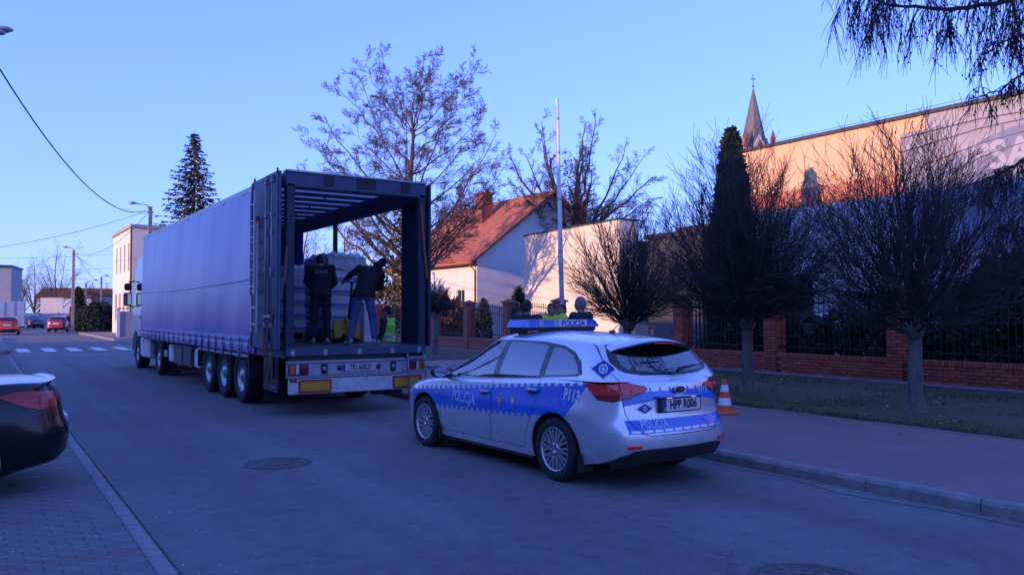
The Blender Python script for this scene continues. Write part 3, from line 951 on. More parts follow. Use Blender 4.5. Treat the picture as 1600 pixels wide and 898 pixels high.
# rear sill
mb = MB(); mb.box(-1.26, -.02, DZ-.13, 1.26, .08, DZ+.005, bev=.008); sl = mb.build('rear_sill', M_TRIM, tr)
for x in (-1.15, -.6, 0, .6, 1.12):
    mb = MB(); mb.box(x-.035, -.035, DZ-.12, x+.035, -.02, DZ-.03); mb.build('lock_keeper', M_GALV, sl)
mb = MB(); mb.box(-1.2, .02, DZ-.26, 1.2, .10, DZ-.135); mb.build('sill_beam', M_BLACK, tr)
# roof: cant rails, sheet, bows
for s in (-1, 1):
    mb = MB(); mb.box(s*1.2-.075, .16, 3.66 if s > 0 else 3.80, s*1.2+.075, LEN, 3.975, bev=.015)
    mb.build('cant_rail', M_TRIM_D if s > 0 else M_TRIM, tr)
mb = MB(); mb.box(-1.283, 1.5, 3.90, -1.268, LEN, 3.995); mb.build('roof_edge_strip', M_ALU, tr)
mb = MB(); mb.add([(-1.26,.1,3.99),(1.26,.1,3.99),(1.26,LEN,3.99),(-1.26,LEN,3.99)], [(0,1,2,3)]); mb.build('roof_sheet', M_ROOF, tr)
for k in range(19):
    y = .55 + k*.69
    mb = MB(); mb.box(-1.13, y-.03, 3.895, 1.13, y+.03, 3.955); mb.build('roof_bow', M_TRIM, tr)
    if k < 8 and k % 2 == 0:
        mb = MB(); mb.box(-.1+k*.09, y-.012, 3.80, -.075+k*.09, y+.012, 3.895); mb.build('bow_hanger', M_BLACK, tr)
# front bulkhead
mb = MB(); mb.box(-1.25, LEN-.06, DZ-.1, 1.25, LEN, 3.98); mb.build('front_wall', M_TRIM, tr)
# left curtain: a bulging sheet with pole pockets, weld line and hem
mb = MB()
ny, nz = 70, 18
vs = []; fs = []
y0, y1, z0, z1 = 1.62, LEN-.02, DZ-.02, 3.90
for j in range(nz+1):
    for i in range(ny+1):
        a, c = i/ny, j/nz
        y = y0+(y1-y0)*a; z = z0+(z1-z0)*c
        bul = .022*math.sin(PI*c)*(.6+.4*math.sin(PI*a))
        bul += .0025*math.sin(y*9.2)*(.25+.75*abs(c-.5)*2) + .012*math.sin(y*1.31+.6)*math.sin(PI*c) + .003*math.sin(y*3.7+z*2.2)
        vs.append((-HW-.004-bul, y, z))
for j in range(nz):
    for i in range(ny):
        a = j*(ny+1)+i; fs.append((a, a+ny+1, a+ny+2, a+1))
mb.add(vs, fs, True)
cur = mb.build('side_curtain', M_TARP, tr); cur['label'] = 'taut shiny blue side curtain'
mb = MB()
vs = []; fs = []
for i in range(ny+1):
    a = i/ny; y = y0+(y1-y0)*a
    for z in (1.205, 1.285):
        c = (z-z0)/(z1-z0)
        bul = .022*math.sin(PI*c)*(.6+.4*math.sin(PI*a)) + .0025*math.sin(y*9.2)*(.25+.75*abs(c-.5)*2) + .010*math.sin(y*1.31+.6)*math.sin(PI*c)
        vs.append((-HW-.021-bul, y, z))
for i in range(ny): fs.append((2*i, 2*i+1, 2*i+3, 2*i+2))
mb.add(vs, fs, True); mb.build('hem_stripe', M_STRIPE, cur)
mb = MB()
pts = []
for i in range(ny+1):
    a = i/ny; y = y0+(y1-y0)*a
    z = 2.30 - .05*math.sin(PI*a)*1.0; c = (z-z0)/(z1-z0)
    bul = .022*math.sin(PI*c)*(.6+.4*math.sin(PI*a)) + .0025*math.sin(y*9.2)*(.25+.75*abs(c-.5)*2) + .010*math.sin(y*1.31+.6)*math.sin(PI*c)
    pts.append((-HW-.013-bul, y, z))
mb.tube(pts, .009, n=4); mb.build('weld_seam', mat('seam_blue', (.13,.16,.44), .45), cur)
# hem skirt with strap buckles
mb = MB()
vs = []; fs = []
for i in range(141):
    y = y0+(y1-y0)*i/140
    for z, o_ in ((DZ+.03, .012), (DZ-.06, .022), (DZ-.15+.012*math.sin(y*9.0), .02)):
        vs.append((-HW-o_-.006*math.sin(y*9.0), y, z))
for i in range(140):
    for k in range(2): fs.append((3*i+k, 3*i+k+1, 3*i+k+4, 3*i+k+3))
mb.add(vs, fs, True); mb.build('curtain_skirt', M_TARP, cur)
bk = MB()
bk.box(-.012, -.045, -.07, .012, .045, .07, bev=.006); bk.box(-.022, -.02, -.05, -.012, .02, .05)
bkm = bk.mesh('strap_buckle', M_ALU)
st = MB(); st.box(-.006, -.022, -.26, .004, .022, .14); stm = st.mesh('hem_strap', M_TRIM_D)
for k in range(19):
    y = 1.95 + k*.62
    s_ = link_mesh('hem_strap', stm, tr, (-HW-.034, y, DZ-.03))
    b_ = link_mesh('strap_buckle', bkm, s_, (-.012, 0, -.04))
# curtain end pole
mb = MB(); mb.cyl((-HW-.03, 1.58, DZ-.05), (-HW-.03, 1.58, 3.93), .035, n=10); mb.build('curtain_pole', M_ALU, tr)
# bunched right curtain at the front part of the open side
mb = MB()
vs = []; fs = []
nn = 90
for i in range(nn+1):
    y = 6.6 + 6.9*i/nn
    amp = .075 if y > 6.7 else .02
    for z in (DZ-.05, 2.0, 3.0, 3.75):
        vs.append((HW-.02 + amp*math.sin(i*1.35 + z*.3), y, z))
for i in range(nn):
    for k in range(3): fs.append((4*i+k, 4*i+k+1, 4*i+k+5, 4*i+k+4))
mb.add(vs, fs, True); o = mb.build('side_curtain', M_TARP, tr); o['label'] = 'right side curtain pulled open toward the front in folds'
# stanchions on the open side
for y in (4.3, 7.0, 9.9):
    mb = MB(); mb.box(HW-.10, y-.05, DZ, HW-.02, y+.05, 3.72, bev=.008); mb.build('stanchion', M_BLACK, tr)
for y in (4.3, 7.0, 9.9):
    mb = MB(); mb.box(-HW+.03, y-.05, DZ, -HW+.10, y+.05, 3.82, bev=.008); mb.build('stanchion', M_BLACK, tr)

# rear doors folded back along both sides
def rear_door(s):
    x0, x1 = (-HW-.125, -HW-.075) if s < 0 else (HW+.03, HW+.08)
    lo, hi, ya, yb = DZ-.02, 3.985, -.02, (1.50 if s < 0 else 1.10)
    mb = MB(); mb.box(x0, ya, lo, x1, yb, hi, bev=.006)
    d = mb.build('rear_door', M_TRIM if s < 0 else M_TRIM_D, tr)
    d['label'] = 'rear door folded back flat against the left side' if s < 0 else 'rear door folded back along the open right side'
    if s < 0:
        xo = x0
        # ribs and frame on the face turned to the street
        for y, w_ in ((.02,.05), (.42,.03), (.66,.03), (1.46,.05)):
            mb = MB(); mb.box(xo-.018, y-w_/2, lo+.03, xo-.001, y+w_/2, hi-.03); mb.build('door_rib', M_TRIM, d)
        for z in (hi-.05, 3.02, 2.33, 1.55, lo+.06):
            mb = MB(); mb.box(xo-.014, .05, z-.045, xo-.001, .64, z+.045); mb.build('hinge_band', M_TRIM, d)
        for y in (.22, .54):
            mb = MB(); mb.cyl((xo-.035, y, lo+.02), (xo-.035, y, hi-.02), .016, n=8)
            for z in (1.5, 2.4, 3.3, 3.85): mb.box(xo-.055, y-.03, z-.03, xo-.001, y+.03, z+.03)
            mb.build('lock_rod', M_GALV, d)
        mb = MB(); mb.box(xo-.05, .18, 1.62, xo-.03, .58, 1.66); mb.build('door_handle', M_GALV, d)
        for y in (.1, 1.4):
            mb = MB(); mb.cyl((xo+.02, y, hi-.01), (xo+.02, y, hi+.06), .018, n=8); mb.build('pivot_pin', M_BLACK, d)
    return d
dl = rear_door(-1); dr = rear_door(1)
# aluminium ladder strapped to the folded left door
M_LADDER = mat('ladder_aluminium', (.52,.54,.58), .4, .35)
ld = empty('ladder', (TX-HW-.125-.045, TY+1.08, 0), label='aluminium extension ladder strapped to the folded trailer door', cat='ladder')
for (w_, za, zb, x_) in ((.34, 1.36, 3.30, -.012), (.24, 2.0, 3.78, -.052)):
    for s in (-1, 1):
        mb = MB(); mb.box(x_-.02, s*w_/2-.018, za, x_+.008, s*w_/2+.018, zb, bev=.004); mb.build('stile', M_LADDER, ld)
    z = za+.14
    while z < zb:
        mb = MB(); mb.cyl((x_-.006, -w_/2, z), (x_-.006, w_/2, z), .016, n=8); mb.build('rung', M_LADDER, ld)
        z += .28
for s in (-1, 1):
    mb = MB(); mb.box(-.05, s*.17-.03, 3.26, .012, s*.17+.03, 3.33); mb.build('guide_clamp', mat('clamp_red', (.2,.03,.03), .5), ld)
# straps that hold the doors open
def ribbon(pts, w_, nrm, name, m, parent):
    mb = MB(); vs = []; fs = []
    nrm = Vector(nrm)
    for i, p in enumerate(pts):
        p = Vector(p)
        t = (Vector(pts[min(i+1, len(pts)-1)]) - Vector(pts[max(i-1, 0)])).normalized()
        sd = t.cross(nrm).normalized()*(w_/2)
        vs += [p-sd, p+sd, p-sd+nrm*.004, p+sd+nrm*.004]
    for i in range(len(pts)-1):
        a, b = 4*i, 4*i+4
        fs += [(a, a+1, b+1, b), (a+2, b+2, b+3, a+3), (a, b, b+2, a+2), (a+1, a+3, b+3, b+1)]
    mb.add(vs, fs)
    return mb.build(name, m, parent)
ribbon([(-1.27,-.075,2.75),(-1.31,-.09,2.2),(-1.44,.15,1.65),(-1.47,.42,1.25),(-1.46,.50,.98)], .05, (-.8,-.6,0), 'tie_strap', M_STRAP, tr)
ribbon([(1.16,-.012,3.62),(1.2,-.03,3.0),(1.27,-.045,2.3)], .045, (0,-1,0), 'tie_strap', M_STRAP, tr)
# crumpled tarp end and loose ropes hanging at the left rear corner
mb = MB()
for k in range(7):
    y = .25+k*.05
    mb.tube([(-1.38, y, DZ-.0), (-1.41+random.uniform(-.03,.03), y+random.uniform(-.05,.05), .92), (-1.40, y+random.uniform(-.12,.12), .62+random.uniform(-.1,.1))], .009, n=4)
mb.build('loose_rope', mat('rope', (.16,.12,.09), .9), tr)
# lower side panel behind the wheels and mud flaps
mb = MB(); mb.box(-1.32, .22, .40, -1.29, .98, DZ-.17); mb.build('side_skirt', M_BLACK, tr)
mb = MB(); mb.box(-1.345, .40, .62, -1.322, .80, .94, bev=.01); mb.build('storage_lid', mat('lid_grey', (.04,.042,.05), .6), tr)
mb = MB(); mb.box(-1.30, .98, .20, -.65, 1.0, .96); fl = mb.build('mud_flap', mat('flap_rubber', (.02,.02,.021), .8), tr)
mb = MB(); mb.box(.65, .98, .20, 1.28, 1.0, .96); mb.build('mud_flap', MATS['flap_rubber'], tr)
mb = MB(); mb.lathe([(.022,0),(.03,0)], (0,0,0), axis='X', n=16)
mb.box(-.001, -.19, -.012, .001, -.045, .014)
o = mb.build('maker_mark', mat('mark_grey', (.25,.25,.27), .6), tr, (-1.3235, .52, .47))
# rear lamp panel
mb = MB(); mb.box(-1.24, -.02, .665, 1.24, .03, .885, bev=.01); lp_ = mb.build('lamp_panel', mat('panel_lilac', (.33,.33,.38), .5, var=.2, vscale=8), tr)
mb = MB(); mb.box(-1.25, -.05, .885, 1.25, .03, .915); mb.box(-1.25, -.055, .64, 1.25, .03, .665); mb.build('panel_edge', M_ALU, lp_)
def lamp_cluster(s):
    c = MB(); a, b = (-1.22, -.89) if s < 0 else (.89, 1.22)
    c.box(a, -.06, .69, b, -.02, .865, bev=.012)
    o = c.build('tail_lamp', mat('lamp_house', (.03,.012,.02), .3, coat=.5), lp_)
    seg = [(0, .10, M_LORANGE), (.105, .165, mat('lamp_clear', (.5,.5,.55), .1, coat=.5)), (.17, .32, M_LRED)]
    for u0, u1, m in seg:
        x0, x1 = (a+.01+u0, a+.01+u1-.006) if s < 0 else (b-.01-u1+.006, b-.01-u0)
        c = MB(); c.box(min(x0,x1), -.072, .70, max(x0,x1), -.058, .855, bev=.006); c.build('lamp_lens', m, o)
lamp_cluster(-1); lamp_cluster(1)
for x in (-.62, .62):
    c = MB(); c.box(x-.05, -.045, .70, x+.05, -.02, .86, bev=.02); o = c.build('work_lamp', M_BLACK, lp_)
    c = MB(); c.lathe([(0,-.052),(.033,-.05),(.036,-.044)], (x,0,.78), axis='Y', n=16); c.build('lamp_lens', mat('lamp_grey', (.22,.23,.26), .15, coat=.5), o)
c = MB(); c.box(-.30, -.036, .715, .30, -.02, .845, bev=.006); pl = c.build('number_plate', mat('plate_pale', (.42,.42,.46), .45, var=.1, vscale=10), lp_)
c = MB(); c.box(-.30, -.0385, .72, -.255, -.036, .84); c.build('plate_band', mat('plate_blue', (.01,.03,.25), .4), pl)
t = text_mesh('TKI 60R27', .125, mat('ink_dark', (.012,.012,.02), .6), .002, .72)
o = link_mesh('plate_lettering', t, pl, (.02, -.0395, .78)); o.rotation_euler = (PI/2, 0, 0)
for x in (-.35, .35):
    c = MB(); c.ellipsoid((x, -.03, .78), (.045, .02, .045), 12, 8); c.build('plate_lamp', M_BLACK, lp_)
# underrun bumper with hazard boards
mb = MB(); mb.box(-1.22, -.05, .375, 1.22, .0, .625, bev=.012); bp_ = mb.build('rear_bumper', M_DIRTYWHITE, tr)
for a, b in ((-1.06, -.50), (.60, 1.15)):
    c = MB(); c.box(a, -.058, .392, b, -.0505, .61); hb = c.build('hazard_board', M_RED, bp_)
    c = MB(); c.box(a+.035, -.0605, .427, b-.035, -.0582, .575); c.build('board_field', M_YEL, hb)
c = MB(); c.box(-1.2, -.0535, .57, -1.08, -.0505, .622); c.build('red_patch', M_RED, bp_)
for x in (-.7, .7):
    mb = MB(); mb.box(x-.05, .0, .42, x+.05, .25, .70); mb.build('bumper_bracket', M_BLACK, tr)
# small boarding ladder hanging at the right rear corner
bl = empty('boarding_ladder', (TX+1.02, TY-.11, 0), label='small grey boarding ladder hooked on the right rear of the trailer', cat='ladder')
for s in (-1, 1):
    mb = MB(); mb.tube([(s*.16, .04, 1.0), (s*.16, -.02, .92), (s*.17, -.06, .30)], .014, n=6); mb.build('stile', M_GALV, bl)
for z in (.93, .70, .46):
    mb = MB(); mb.box(-.16, -.065, z-.012, .16, -.02, z+.012); mb.build('step', M_GALV, bl)

def truck_wheel(mb_t, mb_r, s, r=.52, w_=.36):
    """tyre and rim turned round the X axis; s=-1: outer face looks to -X"""
    h = w_/2
    prof = [(r*.58, -h*.85), (r*.66, -h), (r*.86, -h*1.0), (r*.955, -h*.93), (r*.99, -h*.80)]
    for q in (-.55, -.2, .2, .55):
        prof += [(r, (q-.13)*h), (r, (q+.1)*h), (r*.975, (q+.13)*h), (r*.975, (q+.2)*h)]
    prof += [(r*.99, h*.8), (r*.955, h*.93), (r*.86, h), (r*.66, h), (r*.58, h*.85)]
    mb_t.lathe(prof, axis='X', n=40)
    o = s*h
    mb_r.lathe([(r*.60, o*.86), (r*.58, o*.72), (r*.54, o*.55), (r*.47, o*.40), (r*.43, o*.30), (r*.30, o*.42), (r*.27, o*.62), (r*.20, o*.72), (r*.18, o*.9), (0.0, o*.93)], axis='X', n=40)
def wheel_obj(parent, x, y, s, r=.52, w_=.36, holes=10):
    t = MB(); m = MB()
    truck_wheel(t, m, s, r, w_)
    w = t.build('wheel', M_RUBBER, parent, (x, y, r))
    rim = m.build('rim', M_RIMSTEEL, w)
    c = MB()
    o = s*w_/2
    for k in range(holes):
        a = 2*PI*k/holes
        cy, cz = math.cos(a)*r*.385, math.sin(a)*r*.385
        n0 = Vector((o*.385, cy, cz))
        c.cyl(n0-Vector((.02*s*-1,0,0)), n0+Vector((.012*s,0,0)), .034, n=8)
    hl = c.build('rim_holes', M_BLACK, w)
    c = MB()
    for k in range(10):
        a = 2*PI*(k+.5)/10
        cy, cz = math.cos(a)*r*.245, math.sin(a)*r*.245
        c.cyl((o*.66, cy, cz), (o*.80, cy, cz), .016, n=6)
    c.build('wheel_nuts', M_GALV, w)
    return w
for y in (2.75, 4.06, 5.37):
    for s in (-1, 1):
        wheel_obj(tr, s*1.06, y, s)
    mb = MB(); mb.cyl((-.9, y, .52), (.9, y, .52), .07, n=8); mb.build('axle', M_BLACK, tr)
# mudguards over the three axles with a pale strip
for s in (-1, 1):
    mb = MB(); mb.box(min(s*.86, s*1.27), 2.05, DZ-.075, max(s*.86, s*1.27), 6.05, DZ-.045); mb.build('mudguard', M_BLACK, tr)
mb = MB(); mb.box(-1.30, 2.05, DZ-.235, -1.272, 6.05, DZ-.18); mb.build('guard_strip', M_GALV, tr)
for ya, yb in ((1.98,2.03),(6.06,6.1)):
    mb = MB(); mb.box(-1.29, ya, .52, -1.0, yb, DZ-.2); mb.build('guard_flap', M_BLACK, tr)
# pallet boxes, white tanks, landing legs
for y in (7.35, 8.35):
    mb = MB(); mb.box(-1.25, y-.46, .42, -.75, y+.46, DZ-.2, bev=.03); o = mb.build('pallet_box', mat('box_grey', (.045,.048,.058), .55), tr)
    mb = MB(); mb.box(-1.262, y-.4, .50, -1.25, y+.4, .86, bev=.005); mb.build('box_lid', MATS['box_grey'], o)
for y in (6.45, 9.45):
    mb = MB(); mb.box(-1.24, y-.22, .44, -.8, y+.22, .90, bev=.04); mb.build('water_tank', M_WHITE_P, tr)
for s in (-1, 1):
    mb = MB(); mb.box(s*.9-.06, 10.6, .12, s*.9+.06, 10.75, DZ-.15); mb.box(s*.9-.14, 10.55, .05, s*.9+.14, 10.8, .12); mb.build('landing_leg', M_BLACK, tr)
mb = MB(); mb.box(-1.22, 10.0, .55, -1.19, 10.4, .72); mb.build('side_guard', M_ALU, tr)

# ---------------------------------------------------------------- tractor unit
tk = empty('truck_tractor', (TX, TY+LEN-.3, 0), label='pale lorry cab with dark mirrors at the far end of the blue trailer', cat='lorry cab')
M_CAB = mat('cab_paint', (.42,.43,.52), .3, coat=.4, var=.06, vscale=3)
mb = MB()
side = [(.62,.95),(.62,3.35),(.85,3.5),(1.9,3.4),(2.45,2.8),(2.72,1.75),(2.75,.75),(2.6,.40),(2.2,.42),(2.05,.95)]
mb.prism([(y,z) for y,z in side], -1.19, 1.19, axis='X')
me = mb.mesh('cab_body', M_CAB)
bm = bmesh.new(); bm.from_mesh(me); bmesh.ops.bevel(bm, geom=bm.edges[:], offset=.06, segments=2, affect='EDGES', profile=.6); bmesh.ops.recalc_face_normals(bm, faces=bm.faces); bm.to_mesh(me); bm.free()
cab = link_mesh('cab_body', me, tk)
mb = MB()
for s in (-1, 1):
    mb = MB(); mb.prism([(1.05,1.95),(1.05,2.72),(1.9,2.72),(2.35,2.05),(2.38,1.80)], s*1.192 - (.004 if s > 0 else 0), s*1.192 + (.004 if s > 0 else 0) + (-.004 if s < 0 else 0), axis='X'); mb.build('side_window', mat('cab_glass', (.01,.012,.016), .05, coat=.5), tk)
    mb = MB(); mb.prism([(1.0,.98),(1.0,1.85),(2.42,1.75),(2.40,.98)], s*1.196 if s > 0 else -1.202, s*1.202 if s > 0 else -1.196, axis='X'); d = mb.build('cab_door', M_CAB, tk)
    mb = MB(); mb.box(s*1.212-.01, 1.1, 1.55, s*1.212+.01, 1.3, 1.6); mb.build('handle', M_BLACK, d)
    # mirrors on long arms
    mb = MB(); mb.tube([(s*1.2, 2.32, 2.72), (s*1.36, 2.42, 2.70)], .022, n=6); mb.tube([(s*1.2, 2.4, 1.9), (s*1.36, 2.42, 1.95)], .022, n=6); ar = mb.build('mirror_arm', M_BLACK, tk)
    mb = MB(); mb.box(s*1.38-.12, 2.36, 1.93, s*1.38+.12, 2.48, 2.36, bev=.04); mb.box(s*1.38-.11, 2.36, 2.42, s*1.38+.11, 2.48, 2.66, bev=.05); mr = mb.build('wing_mirror', M_BLACK, tk)
    mb = MB(); mb.box(s*1.38-.09, 2.352, 1.97, s*1.38+.09, 2.359, 2.32); mb.build('mirror_glass', mat('mirror_glass', (.55,.6,.65), .04, 1.0), mr)
    # side fairing, skirts, tanks and steps
    mb = MB(); mb.prism([(.05,1.3),(.05,3.5),(.60,3.6),(.60,1.0)], s*1.22-.02, s*1.22+.02, axis='X'); mb.build('side_fairing', M_CAB, tk)
    mb = MB(); mb.box(s*1.12-.13, -.75, .38, s*1.12+.13, .02, .98, bev=.05); mb.build('fuel_tank', mat('tank_white', (.55,.56,.60), .3, .3), tk)
    mb = MB(); mb.box(s*1.14-.11, .06, .38, s*1.14+.11, .72, .98, bev=.05); mb.build('side_panel', M_WHITE_P, tk)
    mb = MB(); mb.prism([(1.95+.62*math.cos(a), .52+.62*math.sin(a)) for a in [PI*k/10 for k in range(11)]], s*1.19-.02, s*1.19+.02, axis='X'); mb.build('wheel_arch', M_BLACK, tk)
    wheel_obj(tk, s*1.08, 1.35, s, .51, .32)
    wheel_obj(tk, s*1.02, -2.1, s, .51, .42)
    mb = MB(); mb.prism([(-2.1+.62*math.cos(a), .52+.6*math.sin(a)) for a in [PI*k/10 for k in range(11)]] + [(-2.1+.56*math.cos(a), .52+.55*math.sin(a)) for a in [PI*k/10 for k in range(10, -1, -1)]], s*1.02-.22, s*1.02+.22, axis='X'); mb.build('mudguard', M_BLACK, tk)
mb = MB(); mb.box(-.45, -3.2, .55, .45, 2.2, .85); mb.build('chassis', M_BLACK, tk)
mb = MB(); mb.box(-1.2, 2.55, .3, 1.2, 2.8, .75, bev=.05); mb.build('front_bumper', M_CAB, tk)
mb = MB(); mb.prism([(2.36,2.92+.0),(2.70,1.85),(2.72,1.86),(2.39,2.95)], -1.1, 1.1, axis='X'); mb.build('windscreen', MATS['cab_glass'], tk)

# ---------------------------------------------------------------- load on the trailer
def wrap_mat():
    m = bpy.data.materials.new('stretch_film'); m.use_nodes = True
    nt = m.node_tree; b = nt.nodes['Principled BSDF']
    tc = nt.nodes.new('ShaderNodeTexCoord')
    n = nt.nodes.new('ShaderNodeTexNoise'); n.inputs['Scale'].default_value = 7; n.inputs['Detail'].default_value = 6; n.inputs['Distortion'].default_value = 1.5
    nt.links.new(tc.outputs['Object'], n.inputs['Vector'])
    r = nt.nodes.new('ShaderNodeValToRGB'); r.color_ramp.elements[0].color = (.36,.36,.40,1); r.color_ramp.elements[1].color = (.62,.62,.66,1)
    nt.links.new(n.outputs[0], r.inputs[0]); nt.links.new(r.outputs[0], b.inputs['Base Color'])
    b.inputs['Roughness'].default_value = .25
    bp = nt.nodes.new('ShaderNodeBump'); bp.inputs['Strength'].default_value = .8; bp.inputs['Distance'].default_value = .05
    nt.links.new(n.outputs[0], bp.inputs['Height']); nt.links.new(bp.outputs[0], b.inputs['Normal'])
    return m
M_WRAP = wrap_mat()
M_WOOD = mat('pallet_wood', (.26,.19,.11), .85, var=.25, vscale=6, stretch=(1,6,1))
M_BOXW = mat('carton_white', (.55,.55,.58), .6, var=.1, vscale=5)
M_BOXB = mat('carton_band', (.16,.19,.38), .6, var=.15, vscale=5)
def pallet_stack(loc, w_, l_, hs, label, group, sheet_top=True):
    t = empty('wrapped_pallet', loc, random.uniform(-.02,.02), label, 'pallet', group)
    p = MB()
    for x in (-w_/2+.05, 0, w_/2-.05): p.box(x-.05, -l_/2, 0, x+.05, l_/2, .022); p.box(x-.05, -l_/2, .022, x+.05, l_/2, .12)
    for k in range(5):
        y = -l_/2+.06+k*(l_-.12)/4; p.box(-w_/2, y-.055, .12, w_/2, y+.055, .144)
    p.build('pallet_base', M_WOOD, t)
    z = .146
    for i, h in enumerate(hs):
        b = MB(); jx, jy = random.uniform(-.015,.015), random.uniform(-.015,.015)
        b.box(-w_/2+.01+jx, -l_/2+.01+jy, z, w_/2-.01+jx, l_/2-.01+jy, z+h-.008, bev=.012); c = b.build('carton', M_BOXW, t)
        b = MB(); b.box(-w_/2+.004+jx, -l_/2+.004+jy, z+h*.12, w_/2-.004+jx, l_/2-.004+jy, z+h*.40); b.build('printed_band', M_BOXB, c)
        z += h
    if sheet_top:
        b = MB(); vs = []; fs = []
        N = 9
        for j in range(N+1):
            for i in range(N+1):
                x = (-.5+i/N)*(w_+.02); y = (-.5+j/N)*(l_+.02)
                e = min(i, N-i, j, N-j)
                vs.append((x, y, z+.01+.05*math.sin(i*1.7+j*.9)**2 + random.uniform(0,.02)-(.09 if e == 0 else 0)))
        for j in range(N):
            for i in range(N):
                a = j*(N+1)+i; fs.append((a, a+1, a+N+2, a+N+1))
        b.add(vs, fs, True)
        for (xa, ya, xb, yb) in ((-1,-1,1,-1), (1,-1,1,1), (1,1,-1,1), (-1,1,-1,-1)):
            vs = []; fs = []
            for i in range(9):
                u = i/8
                x = (xa+(xb-xa)*u)*(w_/2+.008); y = (ya+(yb-ya)*u)*(l_/2+.008)
                vs += [(x+random.uniform(-.006,.006), y+random.uniform(-.006,.006), z-.06), (x, y, z-.30+random.uniform(-.05,.05))]
            for i in range(8): fs.append((2*i, 2*i+2, 2*i+3, 2*i+1))
            b.add(vs, fs, True)
        b.build('stretch_film', M_WRAP, t)
    return t
pallet_stack((6.24, 16.35, DZ), .78, 1.5, [.27,.25,.27,.25,.26,.30], 'tall wrapped pallet of white cartons beside the two men in the trailer', 'wrapped pallets on the trailer')
pallet_stack((5.42, 18.6, DZ), .95, 1.2, [.30,.30,.30,.28], 'low film-wrapped pallet at the left, deep inside the trailer', 'wrapped pallets on the trailer')
pallet_stack((6.15, 18.5, DZ), .75, 1.2, [.30,.30,.30,.30,.26], 'pallet of cartons standing behind the tall wrapped pallet', 'wrapped pallets on the trailer')
pl2 = MB(); pl2.box(-.09, -.12, 0, .09, .12, .78, bev=.01)
o = pl2.build('white_carton', M_WHITE_P, None, (6.47, 15.2, DZ)); tag(o, 'narrow white upright carton seen between the legs of the leaning man', 'carton')

# pallet jack: forks, pump body, wheels, tiller
pj = empty('pallet_jack', (5.98, 14.98, DZ), R(-8), label='yellow hand pallet jack with black tiller before the tall pallet', cat='pallet jack')
M_PJ = mat('jack_yellow', (.55,.27,.02), .45, var=.15, vscale=9)
for s in (-1, 1):
    mb = MB(); mb.box(s*.2-.075, .05, .07, s*.2+.075, 1.15, .115, bev=.008); mb.build('fork', M_PJ, pj)
mb = MB(); mb.prism([(-.05,.10),(.10,.10),(.10,.42),(.0,.42)], -.25, .25, axis='X'); mb.build('frame', M_PJ, pj)
mb = MB(); mb.cyl((0,-.12,.12), (0,-.12,.42), .05, n=10); mb.box(-.06,-.17,.40,.06,-.05,.46); mb.build('pump', M_PJ, pj)
for s in (-1, 1):
    mb = MB(); mb.cyl((s*.04,-.12,.09), (s*.10,-.12,.09), .09, n=16); mb.build('steer_wheel', M_RUBBER, pj)
mb = MB(); mb.tube([(0,-.14,.42), (.02,-.22,.80), (.03,-.27,1.14)], .025, n=8)
loop = [(.03+.12*math.cos(a), -.28-.01, 1.24+.09*math.sin(a)) for a in [2*PI*k/16 for k in range(17)]]
mb.tube(loop, .016, n=6); mb.build('tiller', M_BLACK, pj)
# ================================================================== cars: lofted shells cut into panels
from mathutils import interpolate as mi
def lerp_table(tab, x):
    if x <= tab[0][0]: return tab[0][1]
    for (a, va), (b, vb) in zip(tab[:-1], tab[1:]):
        if x <= b:
            t = (x-a)/(b-a)
            return va+(vb-va)*t
    return tab[-1][1]
def smooth_table(tab, x):
    """monotone-ish cubic through the table"""
    n = len(tab)
    if x <= tab[0][0]: return tab[0][1]
    if x >= tab[-1][0]: return tab[-1][1]
    for i in range(n-1):
        if x <= tab[i+1][0]:
            x0, y0 = tab[i]; x1, y1 = tab[i+1]; h = x1-x0
            def slope(k):
                if k <= 0: return (tab[1][1]-tab[0][1])/(tab[1][0]-tab[0][0])
                if k >= n-1: return (tab[-1][1]-tab[-2][1])/(tab[-1][0]-tab[-2][0])
                a = (tab[k][1]-tab[k-1][1])/(tab[k][0]-tab[k-1][0]); b = (tab[k+1][1]-tab[k][1])/(tab[k+1][0]-tab[k][0])
                return 0 if a*b <= 0 else 2*a*b/(a+b)
            m0, m1 = slope(i), slope(i+1); t = (x-x0)/h
            return (2*t**3-3*t**2+1)*y0+(t**3-2*t**2+t)*h*m0+(-2*t**3+3*t**2)*y1+(t**3-t**2)*h*m1
def catmull(pts, n):
    P = [pts[0]]+list(pts)+[pts[-1]]
    out = []
    segs = len(pts)-1
    L = [math.dist(pts[i], pts[i+1])**.6 for i in range(segs)]
    tot = sum(L); acc = [0]
    for l in L: acc.append(acc[-1]+l)
    for k in range(n+1):
        d = tot*k/n
        i = 0
        while i < segs-1 and d > acc[i+1]: i += 1
        t = (d-acc[i])/L[i] if L[i] > 0 else 0
        p0, p1, p2, p3 = P[i], P[i+1], P[i+2], P[i+3]
        out.append(tuple(.5*((2*p1[c])+(-p0[c]+p2[c])*t+(2*p0[c]-5*p1[c]+4*p2[c]-p3[c])*t*t+(-p0[c]+3*p1[c]-3*p2[c]+p3[c])*t**3) for c in range(2)))
    return out
def offset_poly(poly, d):
    """inset (d>0) a simple polygon"""
    n = len(poly)
    A = sum(poly[i][0]*poly[(i+1)%n][1]-poly[(i+1)%n][0]*poly[i][1] for i in range(n))
    sg = 1 if A > 0 else -1
    out = []
    for i in range(n):
        p, q, r = Vector(poly[i-1]), Vector(poly[i]), Vector(poly[(i+1)%n])
        e1 = (q-p).normalized(); e2 = (r-q).normalized()
        n1 = Vector((-e1.y, e1.x))*sg; n2 = Vector((-e2.y, e2.x))*sg
        b = n1+n2
        b = b/max(.35, b.length_squared/2) if b.length > 1e-6 else n1
        out.append(tuple(q+b*d))
    return out
